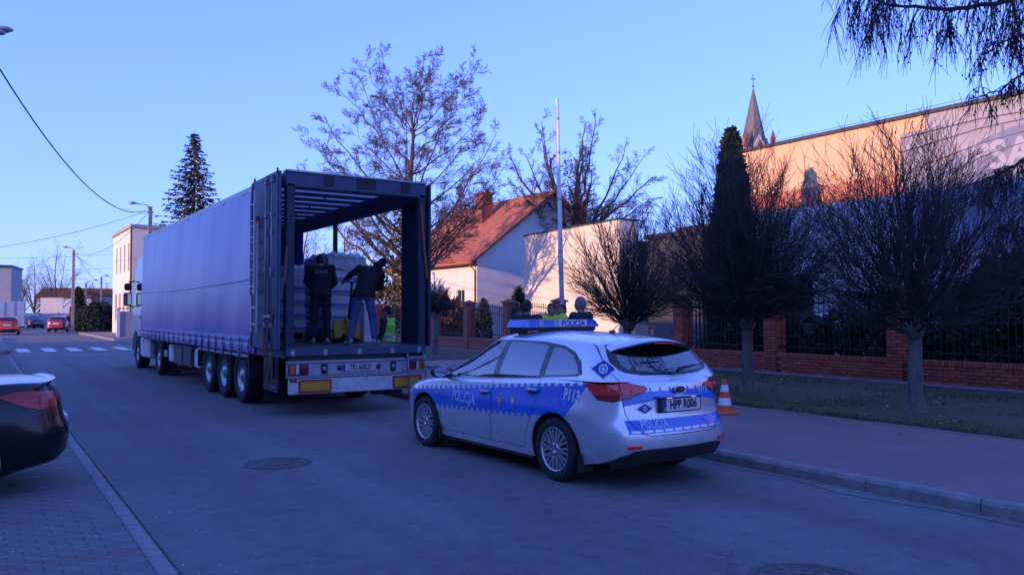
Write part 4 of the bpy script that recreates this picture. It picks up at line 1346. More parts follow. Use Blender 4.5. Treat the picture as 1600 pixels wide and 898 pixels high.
def in_poly(u, v, poly):
    c = False
    n = len(poly)
    j = n-1
    for i in range(n):
        ui, vi = poly[i]; uj, vj = poly[j]
        if (vi > v) != (vj > v) and u < (uj-ui)*(v-vi)/(vj-vi)+ui: c = not c
        j = i
    return c
PROJ = {'side': (Vector((0,1,0)), Vector((0,0,1))), 'rear': (Vector((1,0,0)), Vector((0,0,1))),
        'corner': (Vector((math.sqrt(.5), math.sqrt(.5)*-1, 0)), Vector((0,0,1))),
        'fcorner': (Vector((math.sqrt(.5), math.sqrt(.5), 0)), Vector((0,0,1)))}
class Shell:
    def __init__(s, P, n=84):
        s.P = P
        bm = bmesh.new(); s.bm = bm
        s.reg = bm.faces.layers.int.new('reg')
        zb, ztp = P['zb'], P['zt']
        base = catmull(P['plan'], n)
        rows = []
        NR = 15
        for k in range(NR+1):
            r = k/NR
            row = []
            for (x, y) in base:
                b_, t_ = smooth_table(zb, y), smooth_table(ztp, y)
                z = b_+(t_-b_)*r
                kx = smooth_table(P['kx'], z)
                yy = y
                if y < 0:
                    wgt = min(1, max(0, (-y-P['tr'])/.45)); wgt = wgt*wgt*(3-2*wgt)
                    yy = y+smooth_table(P['rear'], z)*wgt
                else:
                    wgt = min(1, max(0, (y-P['tf'])/.5)); wgt = wgt*wgt*(3-2*wgt)
                    yy = y+smooth_table(P['front'], z)*wgt
                row.append((-x*kx, yy, z))
            rows.append(row)
        top = rows[-1]
        NC = 8
        for k in range(1, NC+1):
            q = 1-k/NC
            row = []
            for (x, y, z) in top:
                cr = smooth_table(P['crown'], y)
                row.append((x*q, y, z+cr*(1-q**2.2)))
            rows.append(row)
        s.lower_rows = rows
        grid = [[bm.verts.new(v) for v in row] for row in rows]
        for a, b in zip(grid[:-1], grid[1:]):
            for i in range(n):
                vs = [a[i], a[i+1], b[i+1], b[i]]
                if len({tuple(round(c, 6) for c in v.co) for v in vs}) < 3: continue
                try:
                    f = bm.faces.new(vs); f[s.reg] = 0
                except ValueError: pass
        # greenhouse
        rows = []
        for (hx, zf) in P['gh']:
            yf = P['yf'][0]+(P['yf'][1]-P['yf'][0])*max(0,zf)**P.get('yfp', .95)
            yr = P['yr'][0]+(P['yr'][1]-P['yr'][0])*max(0,zf)**P.get('yrp', 1.1)
            rc, fc = P['rc'], P['fc']
            c = [(0, yr), (hx*.4, yr+.008), (hx*.72, yr+.035), (hx*.90, yr+.10), (hx*.985, yr+.22), (hx, yr+rc)]
            ya, yb = yr+rc, yf-fc
            for t in (.25, .5, .75): c.append((hx*(1+.012*math.sin(PI*t)), ya+(yb-ya)*t))
            c += [(hx*.985, yb), (hx*.90, yf-fc*.52), (hx*.62, yf-fc*.17), (hx*.3, yf-fc*.04), (0, yf)]
            ring = catmull(c, n)
            row = []
            for (x, y) in ring:
                b_ = smooth_table(P['gb'], y); t_ = smooth_table(P['gt'], y)
                row.append((-max(0, x), y, b_+(t_-b_)*zf))
            rows.append(row)
        top = rows[-1]
        for k in range(1, NC+1):
            q = 1-k/NC
            rows.append([(x*q, y, z+P['rcrown']*(1-q**2.2)) for (x, y, z) in top])
        grid = [[bm.verts.new(v) for v in row] for row in rows]
        for a, b in zip(grid[:-1], grid[1:]):
            for i in range(n):
                vs = [a[i], a[i+1], b[i+1], b[i]]
                if len({tuple(round(c, 6) for c in v.co) for v in vs}) < 3: continue
                try:
                    f = bm.faces.new(vs); f[s.reg] = 1
                except ValueError: pass
        bmesh.ops.remove_doubles(bm, verts=bm.verts, dist=1e-5)
        bmesh.ops.recalc_face_normals(bm, faces=bm.faces)
        bm.normal_update()
        # orient outward
        c = Vector((0, 0, .7)); cnt = sum(1 if (f.calc_center_median()-c).dot(f.normal) > 0 else -1 for f in bm.faces)
        if cnt < 0: bmesh.ops.reverse_faces(bm, faces=bm.faces[:])
        bm.normal_update()
        s.ref = bm.copy(); s.ref.normal_update(); s.ref.faces.ensure_lookup_table()
        s.bvh = BVHTree.FromBMesh(s.ref)
    def cut(s, poly, proj, reg, flt, src=None, gap=0.0):
        """cut along a polygon and give the faces inside the region number"""
        U, V = PROJ[proj]
        bm = s.bm
        for pl in ([poly] if gap <= 0 else [poly, offset_poly(poly, gap)]):
            n = len(pl)
            for i in range(n):
                a, b = pl[i], pl[(i+1) % n]
                lo = (min(a[0], b[0])-.002, min(a[1], b[1])-.002); hi = (max(a[0], b[0])+.002, max(a[1], b[1])+.002)
                d = (b[0]-a[0], b[1]-a[1])
                if abs(d[0])+abs(d[1]) < 1e-7: continue
                nrm = (U*(-d[1])+V*d[0]).normalized()
                co = U*a[0]+V*a[1]
                fs = []
                for f in bm.faces:
                    if src is not None and f[s.reg] not in src: continue
                    us = [v.co.dot(U) for v in f.verts]; vs = [v.co.dot(V) for v in f.verts]
                    if max(us) < lo[0] or min(us) > hi[0] or max(vs) < lo[1] or min(vs) > hi[1]: continue
                    if not flt(f.calc_center_median(), f.normal): continue
                    fs.append(f)
                if not fs: continue
                geom = set(fs)
                for f in fs:
                    geom.update(f.edges); geom.update(f.verts)
                bmesh.ops.bisect_plane(bm, geom=list(geom), dist=1e-5, plane_co=co, plane_no=nrm)
        inner = poly if gap <= 0 else offset_poly(poly, gap)
        bm.normal_update()
        for f in bm.faces:
            if src is not None and f[s.reg] not in src: continue
            c = f.calc_center_median()
            if not flt(c, f.normal): continue
            u, v = c.dot(U), c.dot(V)
            if in_poly(u, v, inner): f[s.reg] = reg
            elif gap > 0 and in_poly(u, v, poly): f[s.reg] = 99
    def nrm_at(s, co):
        m = Vector((-abs(co.x), co.y, co.z))
        loc, nn, idx, dist = s.bvh.find_nearest(m)
        f = s.ref.faces[idx]
        w = mi.poly_3d_calc([v.co for v in f.verts], loc)
        n = Vector((0,0,0))
        for q, v in zip(w, f.verts): n += v.normal*q
        n = n.normalized() if n.length > 1e-6 else nn
        if abs(m.x) < 1e-4: n = Vector((0, n.y, n.z)).normalized()
        return Vector((-n.x, n.y, n.z)) if co.x > 0 else n
    def extract(s, regs, name, mats, parent, side=0, offset=0.0, smooth=True, thick=0.0):
        """faces of these regions as one object; side -1 left, +1 right, 0 both welded"""
        V = {}; vs = []; fs = []
        def vid(co):
            k = (round(co[0], 5), round(co[1], 5), round(co[2], 5))
            if k not in V: V[k] = len(vs); vs.append(Vector(co))
            return V[k]
        for f in s.bm.faces:
            if f[s.reg] not in regs: continue
            cs = [v.co for v in f.verts]
            if side <= 0:
                fs.append([vid(c) for c in cs])
            if side >= 0:
                fs.append([vid((-c.x, c.y, c.z)) for c in reversed(cs)])
        fs = [f for f in fs if len(set(f)) > 2]
        if not fs: return None
        ns = [s.nrm_at(v) for v in vs]
        if offset: vs = [v+n*offset for v, n in zip(vs, ns)]
        me = bpy.data.meshes.new(name)
        me.from_pydata([tuple(v) for v in vs], [], fs)
        for m in (mats if isinstance(mats, (list, tuple)) else [mats]): me.materials.append(m)
        me.polygons.foreach_set('use_smooth', [smooth]*len(me.polygons))
        me.update()
        if smooth and len(ns) == len(me.vertices):
            me.normals_split_custom_set_from_vertices([tuple(n) for n in ns])
        return link_mesh(name, me, parent)

def decal(bvh, me, mode, u0, v0, parent, name, off=.004, tilt=0.0, sc=1.0):
    """lay a flat mesh (XY plane) on the body: 'left' looks to -X, 'rear' to -Y"""
    ca, sa = math.cos(tilt), math.sin(tilt)
    for v in me.vertices:
        a, b = v.co.x*sc, v.co.y*sc
        u, w = a*ca-b*sa, a*sa+b*ca
        if mode == 'left':
            o = Vector((-3, u0-u, v0+w)); d = Vector((1,0,0))
        elif mode == 'corner':
            q = Vector((math.sqrt(.5), -math.sqrt(.5), 0)); d = Vector((math.sqrt(.5), math.sqrt(.5), 0))
            o = q*(u0+u)-d*4; o.z = v0+w
        else:
            o = Vector((u0+u, -5, v0+w)); d = Vector((0,1,0))
        loc, n, i, dist = bvh.ray_cast(o, d)
        if loc is None: loc = o+d*2.5; n = -d
        v.co = loc-d*off+Vector((0,0,0))
    me.update()
    return link_mesh(name, me, parent)
def rhomb_mesh(w_, h_, m):
    me = bpy.data.meshes.new('rhomb'); vs = []; fs = []; N = 6
    for j in range(N+1):
        for i in range(N+1):
            a, b = i/N, j/N; vs.append((w_*(a-b), h_*(a+b-1), 0))
    for j in range(N):
        for i in range(N):
            k = j*(N+1)+i; fs.append((k, k+1, k+N+2, k+N+1))
    me.from_pydata(vs, [], fs); me.materials.append(m); return me
def disc_mesh(r, m, n=20, r2=0):
    me = bpy.data.meshes.new('disc')
    vs = [(r*math.cos(2*PI*k/n), r*math.sin(2*PI*k/n), 0) for k in range(n)]
    if r2:
        vs += [(r2*math.cos(2*PI*k/n), r2*math.sin(2*PI*k/n), 0) for k in range(n)]
        me.from_pydata(vs, [], [(k, (k+1)%n, n+(k+1)%n, n+k) for k in range(n)])
    else:
        me.from_pydata(vs+[(0,0,0)], [], [(k, (k+1) % n, n) for k in range(n)])
    me.materials.append(m); return me
def rect_mesh(w_, h_, m, nx=6, ny=2):
    me = bpy.data.meshes.new('rect'); vs = []; fs = []
    for j in range(ny+1):
        for i in range(nx+1): vs.append((w_*(i/nx-.5), h_*(j/ny-.5), 0))
    for j in range(ny):
        for i in range(nx):
            a = j*(nx+1)+i; fs.append((a, a+1, a+nx+2, a+nx+1))
    me.from_pydata(vs, [], fs); me.materials.append(m); return me

def car_wheel(parent, x, y, r, s, rimm, spokes=10, w_=.205, rr=.68, name='wheel'):
    h = w_/2
    t = MB()
    prof = [(r*rr, -h*.8), (r*(rr+.04), -h*.98), (r*.86, -h), (r*.95, -h*.92), (r*.985, -h*.78)]
    for q in (-.5, 0, .5): prof += [(r, (q-.18)*h), (r, (q+.16)*h), (r*.972, (q+.18)*h), (r*.972, (q+.26)*h)]
    prof += [(r*.985, h*.78), (r*.95, h*.92), (r*.86, h), (r*(rr+.04), h*.98), (r*rr, h*.8)]
    t.lathe(prof, axis='X', n=48)
    w = empty(name, (x, y, r), parent=parent)
    t.build('tyre', M_RUBBER, w)
    m = MB(); o = s*h
    R0 = r*rr
    m.lathe([(R0*1.0, -o*.7), (R0*.93, -o*.5), (R0*.93, o*.55), (R0*1.0, o*.82), (R0*1.035, o*.9), (R0*1.02, o*.95), (R0*.965, o*.88), (R0*.95, o*.7)], axis='X', n=48)
    for k in range(spokes):
        for dd in (-.085, .085):
            a0 = 2*PI*k/spokes+dd*.5; a1 = 2*PI*k/spokes+dd*1.7
            def pt(a, rad, xx): return Vector((xx, math.cos(a)*rad, math.sin(a)*rad))
            i0, i1 = pt(a0, R0*.22, o*.78), pt(a1, R0*.97, o*.80)
            mid = (i0+i1)/2+Vector((o*.06, 0, 0))
            d = (i1-i0).normalized(); sd = d.cross(Vector((1,0,0))).normalized()
            vs = []
            for p, wd in ((i0, .013), (mid, .0115), (i1, .0145)):
                vs += [p-sd*wd, p+sd*wd, p+sd*wd*1.2-Vector((o*.3,0,0)), p-sd*wd*1.2-Vector((o*.3,0,0))]
            fs = []
            for q in range(2):
                for e in range(4): fs.append((q*4+e, q*4+(e+1)%4, (q+1)*4+(e+1)%4, (q+1)*4+e))
            m.add(vs, fs)
    m.lathe([(R0*.30, o*.45), (R0*.29, o*.80), (R0*.17, o*.90), (R0*.15, o*.84), (0, o*.86)], axis='X', n=24)
    rim = m.build('rim', rimm, w)
    m = MB()
    for k in range(5):
        a = 2*PI*(k+.5)/5
        m.cyl((o*.74, math.cos(a)*R0*.235, math.sin(a)*R0*.235), (o*.93, math.cos(a)*R0*.235, math.sin(a)*R0*.235), .009, n=6)
    m.build('wheel_nuts', M_BLACK, rim)
    m = MB(); m.lathe([(0, o*.1), (R0*.6, o*.1), (R0*.6, -o*.05), (R0*.9, -o*.1), (R0*.9, -o*.3)], axis='X', n=32); m.build('brake_disc', mat('brake_iron', (.045,.045,.05), .6, .5), w)
    return w

# ------------------------------------------------------------------ the police estate car
PL = dict(
    plan=[(0,-2.255),(.30,-2.246),(.52,-2.215),(.68,-2.15),(.775,-2.04),(.832,-1.86),(.868,-1.6),(.882,-1.3),(.888,-.8),(.889,-.2),(.888,.4),(.884,.9),(.876,1.3),(.856,1.6),(.812,1.85),(.735,2.02),(.6,2.13),(.4,2.20),(.2,2.238),(0,2.25)],
    zb=[(-2.3,.27),(-1.9,.24),(-1.6,.20),(1.6,.20),(1.95,.20),(2.3,.22)],
    zt=[(-2.3,1.055),(-1.6,1.045),(-.5,.975),(.4,.925),(.9,.90),(1.2,.872),(1.6,.81),(1.9,.745),(2.1,.69),(2.3,.65)],
    kx=[(.15,.945),(.3,.965),(.42,.985),(.55,.997),(.66,1.0),(.74,.992),(.80,.975),(.92,.953),(1.06,.925)],
    rear=[(.2,.13),(.30,.05),(.40,.005),(.50,.0),(.58,.012),(.64,.05),(.70,.072),(.80,.078),(.90,.082),(1.0,.105),(1.06,.14)],
    front=[(.2,-.10),(.32,-.02),(.45,0),(.55,-.02),(.65,-.06),(.75,-.1)], tr=1.55, tf=1.6,
    crown=[(-2.3,.0),(.5,.0),(.95,.055),(1.5,.075),(2.0,.055),(2.25,.02)],
    gh=[(.820,-.05),(.808,.10),(.790,.24),(.765,.40),(.735,.56),(.702,.71),(.668,.84),(.638,.92),(.605,.97),(.555,1.0)],
    yf=(1.30,.22), yr=(-2.10,-1.80), rc=.42, fc=.36,
    gb=[(-2.3,1.05),(-1.6,1.04),(-.5,.97),(.4,.92),(.95,.90),(1.4,.91)],
    gt=[(-2.0,1.36),(-1.7,1.385),(-1.2,1.42),(-.6,1.437),(-.1,1.432),(.2,1.405),(.4,1.36)], rcrown=.05)
def police_paint():
    m = bpy.data.materials.new('police_paint'); m.use_nodes = True
    nt = m.node_tree; b = nt.nodes['Principled BSDF']
    tc = nt.nodes.new('ShaderNodeTexCoord'); sp = nt.nodes.new('ShaderNodeSeparateXYZ')
    nt.links.new(tc.outputs['Object'], sp.inputs[0])
    X, Y, Z = sp.outputs
    def M(op, a, b_=None, c=None):
        n = nt.nodes.new('ShaderNodeMath'); n.operation = op
        for i, q in enumerate((a, b_, c)):
            if q is None: continue
            if isinstance(q, (int, float)): n.inputs[i].default_value = q
            else: nt.links.new(q, n.inputs[i])
        return n.outputs[0]
    ax = M('ABSOLUTE', X)
    top = M('MULTIPLY_ADD', Y, -.082, .842)
    bot0 = M('MULTIPLY_ADD', Y, -.035, .60)
    bot1 = M('MULTIPLY_ADD', Y, -1.25, -1.19)
    bot = M('MAXIMUM', bot0, bot1)
    band = M('MULTIPLY', M('LESS_THAN', Z, top), M('GREATER_THAN', Z, bot))
    tick = M('LESS_THAN', M('FRACT', M('MULTIPLY', Y, 1/.115)), .45)
    t1 = M('MULTIPLY', tick, M('MULTIPLY', M('LESS_THAN', Z, M('ADD', top, .032)), M('GREATER_THAN', Z, M('SUBTRACT', top, .001))))
    t2 = M('MULTIPLY', tick, M('MULTIPLY', M('LESS_THAN', Z, M('ADD', bot0, .001)), M('GREATER_THAN', Z, M('SUBTRACT', bot0, .035))))
    t2 = M('MULTIPLY', t2, M('GREATER_THAN', Y, -.95))
    side = M('MULTIPLY', M('GREATER_THAN', ax, .70), M('MULTIPLY', M('GREATER_THAN', Y, -1.86), M('LESS_THAN', Y, 1.72)))
    sm = M('MULTIPLY', M('MAXIMUM', band, M('MAXIMUM', t1, t2)), side)
    # rear bands
    rear = M('MULTIPLY', M('LESS_THAN', Y, -2.0), M('LESS_THAN', ax, .655))
    up = M('MULTIPLY', M('LESS_THAN', Z, .935), M('GREATER_THAN', Z, M('MULTIPLY_ADD', ax, -.14, .895)))
    up = M('MULTIPLY', up, 1.0)
    rt = M('LESS_THAN', M('FRACT', M('MULTIPLY', X, 1/.125)), .22)
    upt = M('MULTIPLY', rt, M('MULTIPLY', M('LESS_THAN', Z, .968), M('GREATER_THAN', Z, .93)))
    lo = M('MULTIPLY', M('LESS_THAN', Z, .672), M('GREATER_THAN', Z, .545))
    lt_ = M('LESS_THAN', M('FRACT', M('MULTIPLY', X, 1/.125)), .8)
    hole = M('MULTIPLY', lt_, M('MULTIPLY', M('LESS_THAN', Z, .578), M('GREATER_THAN', Z, .556)))
    lo = M('MULTIPLY', lo, M('SUBTRACT', 1.0, hole))
    rm = M('MULTIPLY', rear, M('MAXIMUM', M('MAXIMUM', up, upt), lo))
    msk = M('MINIMUM', M('ADD', sm, rm), 1.0)
    mx = nt.nodes.new('ShaderNodeMix'); mx.data_type = 'RGBA'
    nt.links.new(msk, mx.inputs[0])
    mx.inputs[6].default_value = (.72,.73,.76,1); mx.inputs[7].default_value = (.018,.14,.60,1)
    # road film near the sills
    nz = nt.nodes.new('ShaderNodeTexNoise'); nz.inputs['Scale'].default_value = 5; nz.inputs['Detail'].default_value = 6
    nt.links.new(tc.outputs['Object'], nz.inputs['Vector'])
    mr = nt.nodes.new('ShaderNodeMapRange'); mr.inputs[1].default_value = .62; mr.inputs[2].default_value = .22; mr.inputs[3].default_value = 0; mr.inputs[4].default_value = .55
    nt.links.new(Z, mr.inputs[0])
    dirt = M('MULTIPLY', mr.outputs[0], nz.outputs[0])
    md = nt.nodes.new('ShaderNodeMix'); md.data_type = 'RGBA'
    nt.links.new(dirt, md.inputs[0]); nt.links.new(mx.outputs[2], md.inputs[6]); md.inputs[7].default_value = (.20,.18,.16,1)
    nt.links.new(md.outputs[2], b.inputs['Base Color'])
    nt.links.new(M('MULTIPLY', M('SUBTRACT', 1.0, msk), .62), b.inputs['Metallic'])
    nt.links.new(M('MULTIPLY_ADD', dirt, .9, .26), b.inputs['Roughness'])
    b.inputs['Coat Weight'].default_value = .8; b.inputs['Coat Roughness'].default_value = .06
    return m
def build_police():
    S = Shell(PL, 96)
    left = lambda c, n: c.x < -.45
    L0 = lambda c, n: c.x < -.45 and abs(n.x) > .25
    rearf = lambda c, n: n.y < -.12 and c.y < -1.6
    AX = {'r': -1.30, 'f': 1.35}
    ZW, RW = .315, .372
    for y in AX.values():
        circ = [(y+RW*math.cos(2*PI*k/36), ZW+RW*1.0*math.sin(2*PI*k/36)) for k in range(36)]
        S.cut(circ, 'side', 50, lambda c, n: c.x < -.30 and c.z < .75, src=[0])
    # tail lights wrap the corner: cut in a diagonal projection (u = (x - y)/sqrt2, larger = nearer the hatch)
    def cu(x, y): return (x-y)*math.sqrt(.5)
    tl = [(cu(-.868,-1.72), 1.03), (cu(-.80,-1.985), 1.038), (cu(-.62,-2.10), 1.02), (cu(-.44,-2.16), .985), (cu(-.405,-2.165), .955),
          (cu(-.46,-2.155), .925), (cu(-.60,-2.11), .87), (cu(-.75,-2.04), .838), (cu(-.825,-1.90), .852)]
    S.cut(tl, 'corner', 20, lambda c, n: c.x < -.3 and c.y < -1.5 and n.z < .8, src=[0], gap=.006)
    tlow = [(cu(-.86,-1.75), .90), (cu(-.79,-2.0), .905), (cu(-.63,-2.10), .915), (cu(-.50,-2.15), .93), (cu(-.50,-2.15), .80), (cu(-.9,-1.75), .80)]
    S.cut(tlow, 'corner', 26, lambda c, n: c.x < -.3 and c.y < -1.5, src=[20])
    # hatch seam and rear window
    rw = [(0.02,1.075),(-.40,1.085),(-.56,1.11),(-.645,1.16),(-.65,1.19),(-.615,1.28),(-.555,1.375),(0.02,1.395)]
    rg = [(0.02,1.105),(-.36,1.115),(-.50,1.14),(-.555,1.18),(-.545,1.24),(-.49,1.345),(0.02,1.365)]
    S.cut(rw, 'rear', 21, lambda c, n: n.y < -.25 and c.y < -1.6 and c.z > 1.0, src=[0,1])
    S.cut(rg, 'rear', 22, lambda c, n: n.y < -.25 and c.y < -1.6 and c.z > 1.0, src=[21])
    ht = [(0.02,.515),(-.42,.52),(-.52,.545),(-.60,.63),(-.645,.74),(-.655,.86),(-.66,1.02),(-.70,1.10),(-.70,1.18),(-.655,1.30),(-.585,1.42),(0.02,1.45)]
    S.cut(ht, 'rear', 23, lambda c, n: n.y < -.12 and c.y < -1.6, src=[0,1], gap=.007)
    S.cut(ht, 'rear', 25, lambda c, n: n.y < -.12 and c.y < -1.6, src=[20], gap=.006)
    S.cut(ht, 'rear', 27, lambda c, n: n.y < -.12 and c.y < -1.6, src=[26], gap=.006)
    # black lower bumper insert
    bb = [(0.02,.20),(0.02,.395),(-.45,.40),(-.60,.385),(-.70,.33),(-.80,.22),(-.82,.1),(0.02,.1)]
    S.cut(bb, 'rear', 24, lambda c, n: c.y < -1.85 and c.z < .6, src=[0])
    # side glass band and panes
    dlo = [(.99,.918),(.4,.945),(-.2,.968),(-.9,1.012),(-1.60,1.062),(-1.665,1.09),(-1.60,1.20),(-1.45,1.295),(-1.25,1.352),(-.9,1.385),(-.3,1.392),(.0,1.372),(.32,1.275),(.68,1.115)]
    S.cut(dlo, 'side', 10, L0, src=[0,1])
    fw = [(.88,.938),(.60,1.115),(.30,1.258),(.04,1.345),(-.08,1.365),(-.19,1.368),(-.125,.982)]
    rdw = [(-.245,.988),(-.30,1.37),(-.62,1.368),(-.93,1.352),(-1.0,1.335),(-.985,1.036)]
    qw = [(-1.085,1.046),(-1.10,1.336),(-1.27,1.318),(-1.43,1.262),(-1.55,1.17),(-1.60,1.10),(-1.57,1.078)]
    S.cut(fw, 'side', 11, L0, src=[10]); S.cut(rdw, 'side', 12, L0, src=[10]); S.cut(qw, 'side', 13, L0, src=[10])
    fd = [(.93,.27),(.955,.62),(.93,.86),(.90,.915),(.4,.938),(-.16,.962),(-.175,.62),(-.15,.27)]
    rd = [(-.162,.27),(-.188,.62),(-.173,.964),(-.6,.99),(-1.03,1.018),(-1.045,.90),(-1.0,.76),(-.90,.56),(-.82,.40),(-.78,.27)]
    S.cut(fd, 'side', 14, L0, src=[0,1], gap=.006); S.cut(rd, 'side', 15, L0, src=[0,1], gap=.006)
    fl = [(-1.45+.09*math.cos(2*PI*k/16), .835+.085*math.sin(2*PI*k/16)) for k in range(16)]
    S.cut(fl, 'side', 16, L0, src=[0], gap=.004)
    # windscreen, bonnet, front lamps, grille
    ff = lambda c, n: c.y > .1 and n.y > .1
    ws = [(0.02,.96),(-.50,.95),(-.71,.945),(-.585,1.375),(0.02,1.42)]
    S.cut(ws, 'rear', 30, lambda c, n: c.y > .05 and n.y > .2 and c.z > .9, src=[1])
    def cf(x, y): return (x+y)*math.sqrt(.5)
    hl = [(cf(-.85,1.52), .80), (cf(-.70,1.95), .745), (cf(-.50,2.10), .69), (cf(-.52,2.10), .64), (cf(-.72,1.98), .655), (cf(-.83,1.78), .71)]
    S.cut(hl, 'fcorner', 33, lambda c, n: c.x < -.3 and c.y > 1.4, src=[0], gap=.006)
    gr = [(0.02,.48),(-.38,.48),(-.46,.56),(-.44,.62),(0.02,.63)]
    S.cut(gr, 'rear', 32, lambda c, n: c.y > 1.9 and n.y > .3, src=[0])
    PAINT = police_paint()
    GL = glass_mat('car_glass', (.20,.26,.32), .26)
    GLD = glass_mat('car_glass_dark', (.16,.20,.24), .22)
    TRIM = mat('gloss_black', (.012,.012,.014), .12, coat=.5)
    MATTE = mat('bumper_black', (.016,.016,.018), .55)
    LIN = mat('car_lining', (.022,.022,.025), .9)
    REDD = mat('tail_red_dark', (.26,.006,.010), .1, coat=.8)
    REDB = mat('tail_red_glint', (.62,.06,.05), .15, coat=.8)
    RED = mat('tail_red', (.80,.018,.022), .08, coat=.8, spec=.6, var=.2, vscale=30)
    car = empty('police_car', (5.70, 8.02, 0), R(2.2), 'silver and blue police estate car parked at the kerb behind the trailer', 'police car')
    body = S.extract([0, 1], 'body', PAINT, car)
    S.extract([0, 1, 14, 15, 16, 23, 99, 20, 24, 10, 25, 26, 27, 33], 'inner_lining', LIN, car, offset=-.02)
    for sd in (-1, 1):
        d = S.extract([14], 'door', PAINT, car, sd); S.extract([11], 'window', GL, d, sd)
        d2 = S.extract([15], 'door', PAINT, car, sd); S.extract([12], 'window', GL, d2, sd)
        S.extract([13], 'quarter_window', GL, car, sd); S.extract([10], 'window_trim', TRIM, car, sd)
        tlo = S.extract([20], 'tail_light', RED, car, sd, offset=.005)
        S.extract([26], 'lamp_base', REDD, tlo, sd, offset=.004)
        tli = S.extract([25], 'tail_light', RED, car, sd, offset=.005); S.extract([27], 'lamp_base', REDD, tli, sd, offset=.004)
        for (x, y, z, rr_) in ((-.705, -2.068, .955, .022), (-.79, -1.985, .955, .022), (-.575, -2.118, .955, .017)):
            mb = MB(); loc = S.bvh.find_nearest(Vector((x, y, z)))[0]
            mb.ellipsoid((-sd*loc.x, loc.y-.002, loc.z), (rr_*.6, rr_*.6, rr_*1.7), 10, 8); mb.build('lamp_glint', REDB, tlo)  # bright red ovals stand for light reflected in the lens
        for yy, dd, zz in ((-.03, d, .80), (-.93, d2, .885)):
            mb = MB(); xx = -.889
            pts = [(sd*(.862), yy+.10, zz), (sd*.905, yy+.07, zz+.004), (sd*.910, yy, zz+.006), (sd*.905, yy-.07, zz+.008), (sd*.862, yy-.10, zz+.008)]
            mb.tube(pts, [.012,.016,.017,.016,.012], n=8); mb.build('handle', mat('handle_silver', (.45,.46,.49), .25, .7, coat=.5), dd)
            mb = MB(); mb.ellipsoid((sd*.872, yy, zz-.012), (.012, .075, .034), 12, 8); mb.build('handle_cup', mat('cup_dark', (.12,.12,.14), .4), dd)
    S.extract([16], 'fuel_flap', PAINT, car, -1)
    hat = S.extract([23], 'hatch', PAINT, car)
    S.extract([21], 'window_border', TRIM, hat); S.extract([22], 'rear_window', GLD, hat)
    S.extract([24], 'bumper_insert', MATTE, car, offset=.003)
    S.extract([30], 'windscreen', GL, car); S.extract([32], 'grille', MATTE, car)
    full = bmesh.new()
    for f in S.ref.faces:
        pass
    # ray target: both halves
    vs = []; fs = []
    for v in S.ref.verts: vs.append(tuple(v.co))
    S.ref.verts.index_update()
    for f in S.ref.faces: fs.append([v.index for v in f.verts])
    n0 = len(vs)
    vs += [(-x, y, z) for x, y, z in vs]; fs += [[n0+i for i in reversed(f)] for f in list(fs)]
    B = BVHTree.FromPolygons(vs, fs)
    # wheel housings and lips
    for y in AX.values():
        for sd in (-1, 1):
            mb = MB(); vv = []; ff_ = []
            K = 28
            for k in range(K+1):
                a = R(-14)+(R(208))*k/K
                py, pz = y+(RW+.004)*math.cos(a), ZW+(RW+.004)*math.sin(a)
                loc, n_, i_, d_ = B.ray_cast(Vector((-3, py, max(pz, .21))), Vector((1,0,0)))
                xs = loc.x if loc else -.86
                for xx in (xs-.004, xs+.03, -.50): vv.append((xx*(-sd), py if xx != xs-.004 else y+(RW+.012)*math.cos(a), pz if xx != xs-.004 else ZW+(RW+.012)*math.sin(a)))
            for k in range(K):
                for q in range(2): ff_.append((3*k+q, 3*k+q+1, 3*k+q+4, 3*k+q+3))
            mb.add(vv, ff_, True); mb.build('wheel_housing', MATTE, car)
    RIM = mat('alloy_rim', (.52,.53,.56), .28, .75, var=.1, vscale=20)
    for y in AX.values():
        for sd in (-1, 1): car_wheel(car, sd*.775, y, .318, sd, RIM, 10)
    mb = MB()
    # sills, underside
    mb.box(-.60, -1.85, .17, .60, 1.9, .235); mb.build('underbody', M_BLACK, car)
    for sd in (-1, 1):
        mb = MB(); mb.prism([(-.90,.165),(.96,.165),(.93,.245),(-.88,.245)], sd*.80-.035, sd*.80+.035, axis='X'); mb.build('sill', MATTE, car)
    # roof spoiler
    mb = MB(); vs = []; fs = []
    N = 18
    for i in range(N+1):
        u = -1+2*i/N; x = u*.565
        def surf(yy):
            loc = B.ray_cast(Vector((x, yy, 3)), Vector((0,0,-1)))[0]
            return loc.z if loc else 1.38
        ya = -1.66; yb = -1.945+.12*abs(u)**2.6
        z0 = surf(ya); zm = surf(-1.76)
        vs += [(x, ya, z0-.002), (x, -1.78, zm+.001), (x, yb, zm-.022), (x, yb+.004, zm-.052), (x, -1.80, zm-.058)]
    for i in range(N):
        for k in range(5):
            j = (k+1) % 5; fs.append((5*i+k, 5*i+j, 5*i+5+j, 5*i+5+k))
    fs += [tuple(range(5)), tuple(5*N+k for k in reversed(range(5)))]
    mb.add(vs, fs, True)
    for q, f in enumerate(mb.f):
        k = q % 5 if q < 5*N else 1
        mb.m[q] = 0 if k in (0, 1) else 1
        if q >= 5*N: mb.m[q] = 0
    sp = mb.build('roof_spoiler', [PAINT, TRIM], car); fix_normals(sp.data)
    mb = MB(); mb.box(-.14, -2.0, 1.379, .14, -1.985, 1.392); mb.build('brake_lamp', RED, sp)
    # number plate with dark frame, lamps, badge
    mb = MB(); mb.box(-.285, -2.215, .725, .285, -2.17, .865, bev=.008); pf = mb.build('plate_frame', MATTE, hat)
    mb = MB(); mb.box(-.26, -2.219, .738, .26, -2.214, .852); pp = mb.build('number_plate', mat('plate_white', (.62,.62,.63), .4), pf)
    mb = MB(); mb.box(-.26, -2.2215, .738, -.215, -2.2195, .852); mb.build('plate_band', MATS['plate_blue'], pp)
